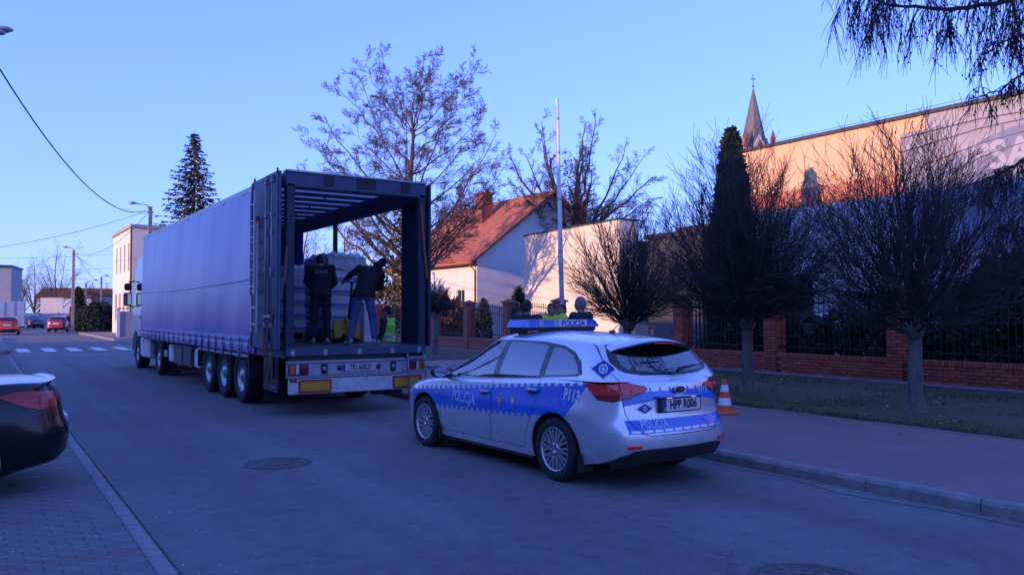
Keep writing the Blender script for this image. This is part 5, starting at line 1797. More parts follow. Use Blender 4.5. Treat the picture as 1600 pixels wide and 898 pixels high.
    t = text_mesh('HPP R006', .118, MATS['ink_dark'], .0035, .78)
    o = link_mesh('plate_lettering', t, pp, (.022, -2.2225, .797)); o.rotation_euler = (PI/2, 0, 0)
    t = text_mesh('PL', .035, mat('ink_white', (.7,.7,.7), .5), 0, .8)
    o = link_mesh('plate_lettering', t, pp, (-.2375, -2.2225, .762)); o.rotation_euler = (PI/2, 0, 0)
    mb = MB(); mb.box(-.30, -2.225, .868, .30, -2.165, .885, bev=.006); mb.build('plate_lamp_bar', PAINT, hat)
    for x in (-.17, .17):
        mb = MB(); mb.box(x-.03, -2.224, .862, x+.03, -2.19, .868); mb.build('plate_lamp', mat('lamp_warm', (.5,.35,.25), .3, emit=(1,.5,.3), estr=.6), hat)
    mb = MB()
    vs = [(.075*math.cos(2*PI*k/28), -2.192, .935+.036*math.sin(2*PI*k/28)) for k in range(28)]; vs2 = [(x, -2.17, z) for x, y, z in vs]
    mb.add(vs+vs2, [(k, (k+1)%28, 28+(k+1)%28, 28+k) for k in range(28)]+[tuple(reversed(range(28)))], False)
    bd = mb.build('badge', mat('badge_dark', (.03,.03,.035), .3), hat)
    mb = MB(); mb.tube([(.075*math.cos(2*PI*k/28), -2.193, .935+.036*math.sin(2*PI*k/28)) for k in range(29)], .0055, n=6, caps=False); mb.build('badge_ring', mat('chrome', (.6,.6,.62), .12, 1.0), bd)
    t = text_mesh('KIA', .052, MATS['chrome'], .001, .95); o = link_mesh('badge_lettering', t, bd, (0, -2.1955, .935)); o.rotation_euler = (PI/2, 0, 0)
    # rear wiper
    mb = MB(); mb.tube([(.02,-2.145,1.115), (.05,-2.135,1.128), (.36,-2.10,1.165)], [.018,.014,.007], n=6); mb.tube([(.05,-2.118,1.145), (.45,-2.09,1.172)], .007, n=4); mb.build('rear_wiper', M_BLACK, hat)
    # lower reflectors
    for sd in (-1, 1):
        mb = MB(); mb.box(-.075, -.012, -.018, .075, .012, .018, bev=.006); o = mb.build('reflector', RED, car, (sd*.60, -2.19, .425)); o.rotation_euler = (0, 0, sd*R(17))
    # wing mirrors
    for sd in (-1, 1):
        mb = MB(); mb.ellipsoid((sd*.985, .80, .985), (.115, .075, .078), 16, 10)
        mb.v = [(x, min(max(y, .745), .9), z) for x, y, z in mb.v]
        mr = mb.build('wing_mirror', TRIM, car)
        mb = MB(); vs = [(sd*.985+.098*math.cos(2*PI*k/20), .7435, .985+.062*math.sin(2*PI*k/20)) for k in range(20)]
        mb.add(vs, [tuple(range(20))]); mb.build('mirror_glass', mat('car_mirror', (.35,.4,.45), .05, 1.0), mr)
        mb = MB(); mb.tube([(sd*.80, .82, .925), (sd*.90, .81, .93), (sd*.96, .81, .955)], [.035,.03,.03], n=8); mb.build('mirror_foot', TRIM, mr)
    # aerial
    mb = MB(); mb.ellipsoid((0,-1.22,1.487), (.03,.05,.016), 10, 6); mb.tube([(0,-1.22,1.495), (.035,-1.33,1.60)], [.006,.003], n=5); mb.build('aerial', M_BLACK, car)
    # light bar
    lb = empty('light_bar', (0, -.2, 1.49), parent=car)
    BL = mat('beacon_blue', (.02,.06,.42), .12, coat=.6, var=.35, vscale=18)
    BL2 = mat('beacon_pale', (.10,.17,.55), .12, coat=.6, var=.3, vscale=25)
    mb = MB(); mb.box(-.56, -.12, -.005, .56, .12, .04, bev=.01); mb.build('bar_base', M_BLACK, lb)
    CLR = mat('beacon_clear', (.22,.25,.38), .15, coat=.6, var=.4, vscale=30)
    segs = [(-.59,-.45,BL2), (-.448,-.31,BL), (-.308,-.24,CLR), (-.238,-.10,BL), (-.098,-.03,CLR), (.413,.59,BL)]
    for a, b, m in segs:
        mb = MB()
        sa = .05 if a < -.58 else 0; sb = .05 if b > .58 else 0
        ring = lambda z, i_: [(a+i_*sa, -.13+i_*.012, z), (b-i_*sb, -.13+i_*.012, z), (b-i_*sb, .13-i_*.012, z), (a+i_*sa, .13-i_*.012, z)]
        vs_ = ring(.035, 0)+ring(.06, .1)+ring(.118, 1)
        mb.add(vs_, [(0,3,2,1),(8,9,10,11)]+[(q*4+e, q*4+(e+1)%4, q*4+4+(e+1)%4, q*4+4+e) for q in range(2) for e in range(4)]); mb.build('beacon', m, lb)
    mb = MB(); mb.box(-.027, -.132, .035, .41, .13, .118, bev=.008); pn = mb.build('sign_panel', mat('sign_white', (.62,.62,.68), .4), lb)
    t = text_mesh('POLICJA', .098, mat('sign_blue', (.012,.025,.30), .5), .0022, .98); o = link_mesh('sign_lettering', t, pn, (.19, -.1335, .076)); o.rotation_euler = (PI/2, 0, 0)
    mb = MB(); mb.box(-.535, -.115, .118, .535, .115, .123); mb.build('bar_lid', mat('bar_lid', (.06,.09,.28), .25), lb)
    for x in (-.45, .45):
        mb = MB(); mb.box(x-.04, -.04, -.06, x+.04, .04, .0); mb.build('bar_foot', M_BLACK, lb)
    # lettering and emblems on the body
    PALE = mat('foil_pale', (.42,.50,.66), .4); WHT = mat('foil_white', (.66,.68,.72), .4); NAVY = mat('foil_navy', (.012,.03,.26), .4)
    REDF = mat('foil_red', (.45,.02,.03), .4); GREY = mat('foil_grey', (.22,.24,.30), .4)
    decal(B, text_mesh('POLICJA', .175, PALE, .0055, .78), 'left', .40, .70, car, 'side_lettering', tilt=R(-2))
    decal(B, text_mesh('P113', .155, WHT, .006, .74), 'left', -1.545, .872, car, 'side_number', tilt=R(-4))
    decal(B, text_mesh('POLICJA', .105, PALE, .003, .84), 'rear', -.36, .627, hat, 'rear_lettering')
    decal(B, text_mesh('P113', .09, PALE, .003, .75), 'rear', .37, .915, hat, 'rear_number')
    for (mode, u, v, w_, h_, par) in (('left', -.36, .74, .052, .068, car), ('rear', -.44, .775, .085, .045, hat), ('corner', (-.77+1.93)*math.sqrt(.5), 1.15, .115, .085, car)):
        big = w_ > .1
        decal(B, rhomb_mesh(w_*1.16, h_*1.16, WHT), mode, u, v, par, 'emblem', .003)
        decal(B, rhomb_mesh(w_, h_, NAVY if (big or mode == 'rear') else REDF), mode, u, v, par, 'emblem_field', .005)
        decal(B, disc_mesh(min(w_, h_)*.52, WHT), mode, u, v, par, 'emblem_disc', .007)
        decal(B, disc_mesh(min(w_, h_)*.36, NAVY, 16, min(w_, h_)*.22), mode, u, v, par, 'emblem_ring', .009)
    # crest on the rear door: shield with eagle-like wings
    me = bpy.data.meshes.new('crest'); pts = [(0,.07),(.03,.055),(.05,.06),(.042,.0),(.03,-.035),(.012,-.05),(0,-.075),(-.012,-.05),(-.03,-.035),(-.042,0),(-.05,.06),(-.03,.055)]
    me.from_pydata([(x,y,0) for x,y in pts], [], [tuple(range(12))]); me.materials.append(GREY)
    decal(B, me, 'left', -.60, .745, car, 'crest')
    decal(B, disc_mesh(.02, WHT), 'left', -.60, .745, car, 'crest_disc', .006)
    # paper behind the quarter window, interior
    mb = MB(); mb.add([(-.69,-1.36,1.085),(-.69,-1.23,1.08),(-.655,-1.22,1.215),(-.655,-1.35,1.22)], [(0,1,2,3)]); mb.build('paper_sheet', mat('paper', (.6,.62,.66), .8), car)
    SEAT = mat('seat_fabric', (.03,.03,.034), .9, var=.2, vscale=30)
    for x, y in ((-.36,-.05), (.36,-.05), (-.38,-.95), (0,-.97), (.38,-.95)):
        st = empty('seat', (x, y, .3), parent=car)
        mb = MB(); mb.box(-.24,-.10,.0,.24,.45,.20,bev=.05); mb.build('cushion', SEAT, st)
        mb = MB(); mb.prism([(-.10,.15),(.03,.15),(-.10,.72),(-.20,.72)], -.235, .235, axis='X'); mb.build('seat_back', SEAT, st)
        mb = MB(); mb.box(-.12,-.24,.76,.12,-.14,.94,bev=.035); mb.build('headrest', SEAT, st)
    mb = MB(); mb.prism([(.45,.35),(.55,.86),(1.05,.90),(1.2,.86),(1.2,.35)], -.72, .72, axis='X'); mb.build('dashboard', LIN, car)
    mb = MB(); mb.tube([(-.36+.185*math.cos(2*PI*k/24), .38+.05*math.sin(2*PI*k/24), .90+.18*math.sin(2*PI*k/24)) for k in range(25)], .014, n=6); mb.build('steering_wheel', LIN, car)
    mb = MB(); mb.box(-.11,.40,1.30,.11,.43,1.36,bev=.012); mb.build('interior_mirror', LIN, car)
    # mud flaps
    for y in (-1.69, .96):
        for sd in (-1, 1):
            mb = MB(); mb.box(sd*.79-.09, y-.008, .14, sd*.79+.09, y+.008, .32); mb.build('mud_flap', M_BLACK, car)
    for sd in (-1, 1): S.extract([33], 'headlight', mat('headlamp', (.45,.47,.5), .08, .3, coat=.8), car, sd)
    return car, S, B
police, PSH, PBVH = build_police()
# ------------------------------------------------------------------ other cars
SD = dict(
    plan=[(0,-2.35),(.30,-2.34),(.52,-2.31),(.68,-2.25),(.79,-2.13),(.85,-1.93),(.885,-1.65),(.90,-1.3),(.905,-.8),(.905,-.2),(.904,.4),(.898,.9),(.888,1.35),(.868,1.65),(.82,1.95),(.735,2.13),(.6,2.24),(.4,2.31),(.2,2.34),(0,2.35)],
    zb=[(-2.4,.33),(-2.2,.29),(-1.9,.24),(-1.6,.19),(1.6,.19),(2.4,.22)],
    zt=[(-2.4,1.02),(-2.0,1.035),(-1.4,1.02),(-.5,.975),(.4,.935),(.9,.91),(1.2,.88),(1.6,.82),(1.9,.76),(2.15,.70),(2.4,.66)],
    kx=[(.15,.94),(.3,.965),(.45,.99),(.58,1.0),(.70,.998),(.80,.982),(.92,.95),(1.06,.90)],
    rear=[(.2,.18),(.30,.09),(.40,.02),(.52,.0),(.60,.01),(.68,.045),(.80,.075),(.92,.10),(1.04,.17)],
    front=[(.2,-.10),(.32,-.02),(.45,0),(.55,-.02),(.65,-.05),(.75,-.1)], tr=1.7, tf=1.7,
    crown=[(-2.4,.012),(-1.2,.02),(.5,.0),(.95,.055),(1.5,.075),(2.0,.055),(2.35,.02)],
    gh=[(.80,-.05),(.785,.12),(.76,.28),(.73,.45),(.69,.62),(.65,.78),(.615,.89),(.58,.96),(.53,1.0)],
    yf=(1.25,.15), yr=(-1.75,-.95), rc=.35, fc=.36,
    gb=[(-2.3,1.02),(-1.4,1.01),(-.5,.965),(.4,.925),(.95,.905),(1.4,.91)],
    gt=[(-1.4,1.34),(-1.0,1.375),(-.6,1.395),(-.1,1.40),(.2,1.38),(.4,1.34)], rcrown=.045)
def simple_car(P, loc, rz, paint, label, cat='car', n=64, ax=(-1.38, 1.42), wr=.325, detail=True, wagon=False, group=None):
    S = Shell(P, n)
    L0 = lambda c, nn: c.x < -.45 and abs(nn.x) > .25
    def cu(x, y): return (x-y)*math.sqrt(.5)
    yR = P['plan'][0][1]
    k = 1 if not wagon else 1
    for y in ax:
        circ = [(y+.38*math.cos(2*PI*q/28), wr+.38*math.sin(2*PI*q/28)) for q in range(28)]
        S.cut(circ, 'side', 50, lambda c, nn: c.x < -.30 and c.z < .78, src=[0])
    if wagon:
        tl = [(cu(-.85,yR+.50), 1.0), (cu(-.62,yR+.15), 1.0), (cu(-.46,yR+.10), .96), (cu(-.50,yR+.10), .90), (cu(-.75,yR+.22), .85), (cu(-.82,yR+.36), .87)]
        rw = [(0.02,1.09),(-.56,1.10),(-.62,1.16),(-.53,1.37),(0.02,1.385)]
        dlo = [(.99,.93),(-.2,.975),(-1.55,1.06),(-1.60,1.10),(-1.4,1.30),(-.9,1.375),(-.2,1.38),(.1,1.345),(.68,1.115)]
    else:
        tl = [(cu(-.885,yR+.62), .935), (cu(-.86,yR+.42), .975), (cu(-.70,yR+.21), .97), (cu(-.48,yR+.13), .94), (cu(-.46,yR+.12), .86), (cu(-.66,yR+.16), .80), (cu(-.80,yR+.28), .79), (cu(-.86,yR+.40), .83)]
        rw = [(0.02,1.06),(-.50,1.06),(-.66,1.08),(-.52,1.34),(0.02,1.365)]
        dlo = [(.94,.935),(-.2,.985),(-1.15,1.025),(-1.35,1.05),(-1.0,1.27),(-.7,1.34),(-.2,1.355),(.1,1.32),(.62,1.115)]
    S.cut(tl, 'corner', 20, lambda c, nn: c.x < -.3 and c.y < yR+.9 and nn.z < .8, src=[0], gap=.005)
    S.cut(rw, 'rear', 22, lambda c, nn: nn.y < -.15 and c.y < -.6 and c.z > 1.0, src=[1])
    S.cut(dlo, 'side', 11, L0, src=[1])
    S.cut([(0.02,.2),(0.02,.42),(-.5,.42),(-.66,.38),(-.80,.28),(-.82,.1),(0.02,.1)], 'rear', 24, lambda c, nn: c.y < yR+.45 and c.z < .6, src=[0])
    S.cut([(0.02,.96),(-.66,.95),(-.54,1.34),(0.02,1.38)], 'rear', 30, lambda c, nn: c.y > .0 and nn.y > .2 and c.z > .9, src=[1])
    car = empty('car', loc, rz, label, cat, group)
    G = mat('far_car_glass', (.015,.018,.024), .06, coat=.4)
    S.extract([0, 1], 'body', paint, car)
    S.extract([0, 1, 20, 24, 99], 'inner_lining', mat('car_lining', (.022,.022,.025), .9), car, offset=-.02)
    for sd in (-1, 1):
        S.extract([11], 'side_window', G, car, sd)
        t = S.extract([20], 'tail_light', mat('tail_red_deep', (.42,.012,.014), .18, coat=.3, var=.35, vscale=14, stretch=(.3,.3,6)), car, sd, offset=.004)
        for y in ax:
            if detail: car_wheel(car, sd*.785, y, wr, sd, mat('alloy_rim', (.52,.53,.56), .28, .75), 7, .225)
            else:
                mb = MB(); mb.lathe([(0,-.1),(wr*.95,-.1),(wr,-.07),(wr,.07),(wr*.95,.1),(0,.1)], axis='X', n=18); w_ = mb.build('wheel', M_RUBBER, car, (sd*.78, y, wr))
                mb = MB(); mb.lathe([(wr*.62, sd*.102),(0, sd*.106)], axis='X', n=14); mb.build('rim', mat('alloy_rim', (.52,.53,.56), .28, .75), w_)
    S.extract([22], 'rear_window', G, car); S.extract([30], 'windscreen', G, car)
    S.extract([24], 'bumper_insert', mat('bumper_black', (.016,.016,.018), .55), car, offset=.003)
    mb = MB(); mb.box(-.55, yR+.75, .18, .55, -yR-.6, .26); mb.build('underbody', M_BLACK, car)
    mb = MB(); zp = .62 if not wagon else .78
    mb.box(-.26, yR+(.07 if wagon else .022), zp-.055, .26, yR+.12, zp+.055); mb.build('number_plate', mat('plate_white', (.62,.62,.63), .4), car)
    return car, S
M_BLACKPAINT = mat('black_car_paint', (.006,.006,.009), .22, spec=.35, coat=.35)
sed, SSH = simple_car(SD, (-1.56, 9.50, 0), R(90), M_BLACKPAINT, 'black saloon parked tail to the road at the left edge', detail=True, n=84, group='cars parked on the left')
# boot lip, lower trim, lamp bars
mb = MB(); vs = []; fs = []
N = 20
for i in range(N+1):
    u = -1+2*i/N; x = u*.73; yb = -2.265+.13*abs(u)**3
    loc = SSH.bvh.ray_cast(Vector((-abs(x), yb+.14, 3)), Vector((0,0,-1)))[0]
    z0 = loc.z if loc else 1.03
    vs += [(x, yb+.13, z0+.001), (x, yb+.08, z0+.006), (x, yb+.045, z0+.014), (x, yb+.047, z0+.004), (x, yb+.07, z0-.01)]
for i in range(N):
    for k in range(4): fs.append((5*i+k, 5*i+k+1, 5*i+6+k, 5*i+5+k))
fs += [tuple(range(5)), tuple(5*N+k for k in reversed(range(5)))]
mb.add(vs, fs, True); o = mb.build('boot_lip', M_BLACKPAINT, sed); fix_normals(o.data)
WG = dict(PL)
simple_car(SD, (-2.0, 15.3, 0), R(90), mat('dark_blue_paint', (.012,.018,.05), .2, coat=.8), 'dark car beyond the black saloon, only its tail in view', n=40, detail=False, group='cars parked on the left')
M_REDCAR = mat('red_car_paint', (.42,.035,.02), .25, coat=.7)
q = ground(14, 523); simple_car(WG, (q.x, q.y+2.2, 0), R(-3), M_REDCAR, 'red hatchback at the far end of the road, before the white trailer', n=40, ax=(-1.30,1.35), detail=False, wagon=True, group='cars at the far junction')
q = ground(100, 518.5); simple_car(WG, (q.x, q.y+2.2, 0), R(-16), mat('dark_red_paint', (.30,.02,.02), .25, coat=.7), 'dark red car by the far lamp post', n=40, ax=(-1.30,1.35), detail=False, wagon=True, group='cars at the far junction')
q = ground(50, 513.5); simple_car(SD, (q.x, q.y+2.0, 0), R(14), mat('navy_paint', (.012,.02,.07), .25, coat=.7), 'dark blue car parked by the far fence', n=40, detail=False, group='cars at the far junction')
# ================================================================== brick and iron fence
random.seed(33)
M_MORTAR = mat('mortar', (.06,.045,.045), .95, var=.2, vscale=20)
BRM = [mat('brick_%s' % n, c, .85, var=.18, vscale=14, bump=.25, bscale=70) for n, c in (('red', (.46,.085,.045)), ('dark', (.35,.066,.04)), ('warm', (.52,.11,.055)), ('brown', (.40,.09,.055)))]
M_IRON = mat('black_iron', (.018,.018,.022), .55, .3)
M_CAP = mat('pillar_cap', (.26,.075,.055), .85, var=.2, vscale=8)
FX = 17.2
GZ = .10
def brick_mesh(dx, dy, dz, k):
    mb = MB(); mb.box(0, .006, .006, dx, dy-.006, dz-.006, bev=0); return mb.mesh('brick', BRM[k])
ST = [brick_mesh(.06, .25, .072, k) for k in range(4)]       # stretcher, long along Y, face to -X
HD_ = [brick_mesh(.06, .122, .072, k) for k in range(4)]     # header
RW_ = [brick_mesh(.30, .072, .115, k) for k in range(4)]     # rowlock coping
SX = []
for k in range(4):
    mb = MB(); mb.box(.006, 0, .006, .244, .06, .066); SX.append(mb.mesh('brick', BRM[k]))   # stretcher on a face turned to -Y
SXH = []
for k in range(4):
    mb = MB(); mb.box(.006, 0, .006, .116, .06, .066); SXH.append(mb.mesh('brick', BRM[k]))
def fence_run(root, pillars, ya, yb, single, far=False):
    """pillars: list of centre Y. single: collected list of (distance, mesh, parent, location)"""
    PW = .38
    todo = []
    wall_spans = []
    ys = [ya] + sorted(pillars) + [yb]
    prev = ya
    for i, py in enumerate(sorted(pillars)):
        if py-PW/2-prev > .3: wall_spans.append((prev, py-PW/2))
        prev = py+PW/2
    if yb-prev > .3: wall_spans.append((prev, yb))
    for py in pillars:
        mb = MB(); mb.box(FX+.012, py-PW/2+.012, GZ-.05, FX+PW-.012, py+PW/2-.012, 2.10)
        p = mb.build('pillar', M_MORTAR if not far else M_BRICK_FAR, root)
        if far: box_uv(p.data)
        mb = MB(); a, b, c, d = FX-.05, FX+PW+.05, py-PW/2-.05, py+PW/2+.05
        mb.box(a, c, 2.10, b, d, 2.15); m_ = ((a+b)/2, (c+d)/2)
        mb.add([(a,c,2.15),(b,c,2.15),(b,d,2.15),(a,d,2.15),(m_[0],m_[1],2.26)], [(0,1,4),(1,2,4),(2,3,4),(3,0,4)])
        mb.build('pillar_cap', M_CAP, p)
        if far: continue
        for k in range(26):
            z = GZ+.0+k*.0765
            odd = k % 2
            y = py-PW/2
            for (w_, ms) in (((.25, ST), (.13, HD_)) if not odd else ((.13, HD_), (.25, ST))):
                todo.append((ms[random.randrange(4)], p, (FX+random.uniform(-.002,.002), y, z))); y += w_
            x = FX+.062
            for (w_, ms) in (((.25, SX), (.068, SXH)) if odd else ((.122, SXH), (.196, SX))):
                if x+w_ > FX+PW+.01: continue
                todo.append((ms[random.randrange(4)], p, (x, py-PW/2-.0+random.uniform(-.002,.002), z))); x += w_
    for (a, b) in wall_spans:
        mb = MB(); mb.box(FX+.055, a-.005, GZ-.05, FX+.33, b+.005, GZ+.462)
        wv = mb.build('plinth_wall', M_MORTAR if not far else M_BRICK_FAR, root)
        if far: box_uv(wv.data)
        else:
            for k in range(6):
                z = GZ+k*.077
                y = a+(.13 if k % 2 else 0)
                if k % 2: todo.append((HD_[random.randrange(4)], wv, (FX+.045, a, z)))
                while y+.25 < b+.1:
                    if y+.255 > b:
                        break
                    todo.append((ST[random.randrange(4)], wv, (FX+.045+random.uniform(-.002,.002), y, z))); y += .2555
            y = a
            while y+.075 < b:
                todo.append((RW_[random.randrange(4)], wv, (FX+.035, y, GZ+.464))); y += .0765
        if far:
            mb = MB(); mb.box(FX+.03, a, GZ+.464, FX+.345, b, GZ+.575); cp = mb.build('coping', M_BRICK_FAR, root); box_uv(cp.data)
        # railing between the pillars
        n = max(3, int((b-a)/.135))
        mb = MB()
        mb.box(FX+.17, a-.01, GZ+.72, FX+.20, b+.01, GZ+.755)
        N = 10
        for i in range(N):
            y0, y1 = a+(b-a)*i/N, a+(b-a)*(i+1)/N
            z0 = 1.78+.16*math.sin(PI*i/N); z1 = 1.78+.16*math.sin(PI*(i+1)/N)
            for dz in (0, -.22):
                mb.add([(FX+.17,y0,z0+dz),(FX+.20,y0,z0+dz),(FX+.20,y0,z0+dz+.03),(FX+.17,y0,z0+dz+.03),(FX+.17,y1,z1+dz),(FX+.20,y1,z1+dz),(FX+.20,y1,z1+dz+.03),(FX+.17,y1,z1+dz+.03)],
                       [(0,1,5,4),(1,2,6,5),(2,3,7,6),(3,0,4,7)])
        rl = mb.build('railing', M_IRON, root)
        for i in range(n):
            y = a+(b-a)*(i+.5)/n
            h = 1.92+.16*math.sin(PI*(i+.5)/n)
            hh = round(h-(GZ+.60), 2)
            key = ('picket', hh)
            if key not in PK:
                mb = MB(); mb.box(-.008, -.008, 0, .008, .008, hh-.06)
                mb.add([(-.016,-.016,hh-.06),(.016,-.016,hh-.06),(.016,.016,hh-.06),(-.016,.016,hh-.06),(0,0,hh+.05)], [(0,1,4),(1,2,4),(2,3,4),(3,0,4)])
                PK[key] = mb.mesh('picket', M_IRON)
            link_mesh('picket', PK[key], rl, (FX+.185, y, GZ+.60))
    return todo
PK = {}
fr = empty('brick_fence', (0,0,0), label='red brick fence with iron railings, right of the gate opening', cat='fence')
todo = fence_run(fr, [17.4, 14.1, 10.65, 7.2, 3.75], 1.5, 17.59, [])
def seen(t):
    m, p, l = t
    x, y, z = l
    d = x*FWD.x+y*FWD.y; u = (x*RGT.x+y*RGT.y)/d
    return (0 if abs(u) < .64 else 1000)+d
todo.sort(key=seen)
for m, p, l in todo[:300]: link_mesh('brick', m, p, l)
mb = MB()
mats_ = BRM
for m, p, l in todo[300:]:
    mb.cur = BRM.index(m.materials[0])
    mb.add([(v.co.x+l[0], v.co.y+l[1], v.co.z+l[2]) for v in m.vertices], [tuple(q.vertices) for q in m.polygons])
o = mb.build('bricks', BRM, fr); o['kind'] = 'stuff'
fl_ = empty('brick_fence', (0,0,0), label='red brick fence with iron railings, beyond the gate toward the trailer', cat='fence')
fence_run(fl_, [23.5, 26.8, 29.9, 32.9, 36.0, 39.2], 23.3, 42, [], far=True)
# sliding gate pushed back behind the fence, cartons and clutter in the opening
sg = empty('sliding_gate', (FX+.9, 17.0, 0), label='dark iron sliding gate pushed open behind the right fence pillar', cat='gate')
mb = MB()
for z in (.35, 1.1, 1.9): mb.box(-.03, -3.2, z-.03, .03, 1.6, z+.03)
gf = mb.build('gate_frame', M_IRON, sg); gf['kind'] = 'stuff'
mb = MB(); mb.box(-.012,-.012,.3,.012,.012,2.0); pkm = mb.mesh('gate_bar', M_IRON)
for k in range(30): link_mesh('gate_bar', pkm, sg, (0, -3.15+k*.16, 0))
# ================================================================== trees and shrubs
from mathutils import noise as mnz
def rnd_perp(d, rg):
    v = Vector((rg.gauss(0,1), rg.gauss(0,1), rg.gauss(0,1)))
    v = v-d*v.dot(d)
    return v.normalized() if v.length > 1e-6 else d.orthogonal().normalized()
RMIN = .0035
def limb(mb, p, d, L, r0, r1, rg, nseg=5, wob=.12, trop=0.0, n=5, grav=0.0):
    """one curved tapering limb; returns its points, directions, radii"""
    pts = [p.copy()]; dirs = [d.copy()]; rad = [r0]
    s = L/nseg
    for i in range(nseg):
        d = d+rnd_perp(d, rg)*wob+Vector((0,0,trop))-Vector((0,0,grav*(i+1)/nseg))
        d.normalize()
        p = p+d*s
        pts.append(p.copy()); dirs.append(d.copy()); rad.append(r0+(r1-r0)*((i+1)/nseg)**.85)
    mb.tube(pts, rad, n=n, caps=False, smooth=True)
    return pts, dirs, rad
def spawn(mb, pts, dirs, rad, L, rg, spec, lev):
    """children along a limb. spec[lev] = (count, from, ang lo, ang hi, len ratio lo, hi, rad ratio, trop, wob, nseg, sides, grav)"""
    if lev >= len(spec): return
    cnt, fr, a0, a1, l0, l1, rr, trop, wob, ns, sd, gv = spec[lev]
    m = len(pts)-1
    for c in range(cnt):
        t = fr+(1-fr)*(c+rg.random())/cnt
        t = min(t, .999)
        i = int(t*m); f = t*m-i
        p = pts[i].lerp(pts[i+1], f); d = dirs[i].lerp(dirs[i+1], f).normalized()
        r = rad[i]+(rad[i+1]-rad[i])*f
        a = R(rg.uniform(a0, a1))
        nd = (d*math.cos(a)+rnd_perp(d, rg)*math.sin(a)).normalized()
        if nd.z < -.35: nd.z *= -.3; nd.normalize()
        Lc = L*rg.uniform(l0, l1)*(1-.45*t)
        rc = max(RMIN, min(r*.85, r*rr))
        q = limb(mb, p, nd, Lc, rc, max(RMIN*.8, rc*.28), rg, ns, wob, trop, sd, gv)
        spawn(mb, *q, Lc, rg, spec, lev+1)
M_BARK = mat('bark_grey', (.11,.085,.065), .95, var=.35, vscale=9, bump=.5, bscale=25)
M_BARK_D = mat('bark_dark', (.05,.042,.04), .95, var=.3, vscale=9, bump=.4, bscale=25)
M_TWIG = mat('twig_brown', (.085,.058,.055), .9, var=.3, vscale=3)
M_TWIG_D = mat('twig_dark', (.052,.042,.044), .9, var=.3, vscale=3)
M_TRUNK_L = mat('bark_pale', (.125,.118,.108), .95, var=.4, vscale=7, bump=.6, bscale=30, stretch=(1,1,.35))
def leaf_volume(mb, n, fn, size, rg, mats_n=1, flat=0.0):
    """n small leaf faces at positions from fn(rg) -> (pos, outward)"""
    for i in range(n):
        p, o = fn(rg)
        s = size*rg.uniform(.6, 1.4)
        a = rnd_perp(o, rg); b = o.cross(a).normalized()
        t = (o*rg.uniform(-.2,.9)+a*rg.uniform(-.8,.8)).normalized()
        sd = t.cross(rnd_perp(t, rg)).normalized()
        mb.cur = rg.randrange(mats_n)
        mb.add([p-sd*s*.35, p+sd*s*.35, p+t*s*1.2+sd*s*.12, p+t*s*1.2-sd*s*.12], [(0,1,2,3)])
    mb.cur = 0

RMIN = .0075
# ---- big bare street trees behind the fence
def bare_tree(loc, H, trunk_h, r, spec, rg, label, group=None, MTROP=.02, nmain=7, a_main=(18,55), Lm=.62, ivy=0, bark=None, twig=None, lean=(0,0), leader=True):
    t = empty('bare_tree', loc, 0, label, 'tree', group)
    tb = MB(); cb = MB()
    d = Vector((lean[0], lean[1], 1)).normalized()
    q = limb(tb, Vector((0,0,-.1)), d, trunk_h, r, r*.72, rg, 7, .035, .02, 14)
    # root flare
    tb.lathe([(r*1.55,-.1),(r*1.2,.18),(r*1.03,.5)], n=14)
    top, td, tr_ = q[0][-1], q[1][-1], q[2][-1]
    if leader:
        q2 = limb(cb, top, td, (H-trunk_h)*.80, r*.62, .03, rg, 8, .07, .03, 8)
        spawn(cb, *q2, (H-trunk_h)*.62, rg, spec, 0)
    for k in range(nmain):
        az = 2*PI*(k+rg.uniform(-.3,.3))/nmain; a = R(rg.uniform(*a_main))
        nd = Vector((math.sin(a)*math.cos(az), math.sin(a)*math.sin(az), math.cos(a)))
        f = rg.uniform(.55, 1.0); i = min(6, int(f*7))
        L = (H-trunk_h)*Lm*rg.uniform(.85, 1.15)*(1.05 if a < R(40) else .95)
        q2 = limb(cb, q[0][i].lerp(q[0][i+1], .5), nd, L, r*rg.uniform(.32,.46), .022, rg, 8, .085, MTROP, 7)
        spawn(cb, *q2, L*.72, rg, spec, 0)
    tb.build('trunk', bark or M_BARK, t)
    cb.build('crown', twig or M_TWIG, t)
    if ivy:
        ib = MB()
        def pos(g):
            z = g.uniform(.8, trunk_h*1.35)
            az = g.uniform(0, 2*PI); rr = r*(1.1+g.random()**2*2.6)*(1.2-.45*z/(trunk_h*1.35))
            return Vector((math.cos(az)*rr, math.sin(az)*rr, z)), Vector((math.cos(az), math.sin(az), .3)).normalized()
        leaf_volume(ib, ivy, pos, .17, rg, 2)
        o = ib.build('ivy', [mat('ivy_leaf', (.05,.065,.022), .6, var=.4, vscale=4), mat('ivy_dry', (.12,.085,.04), .8, var=.3, vscale=4)], t); o['kind'] = 'stuff'
    return t
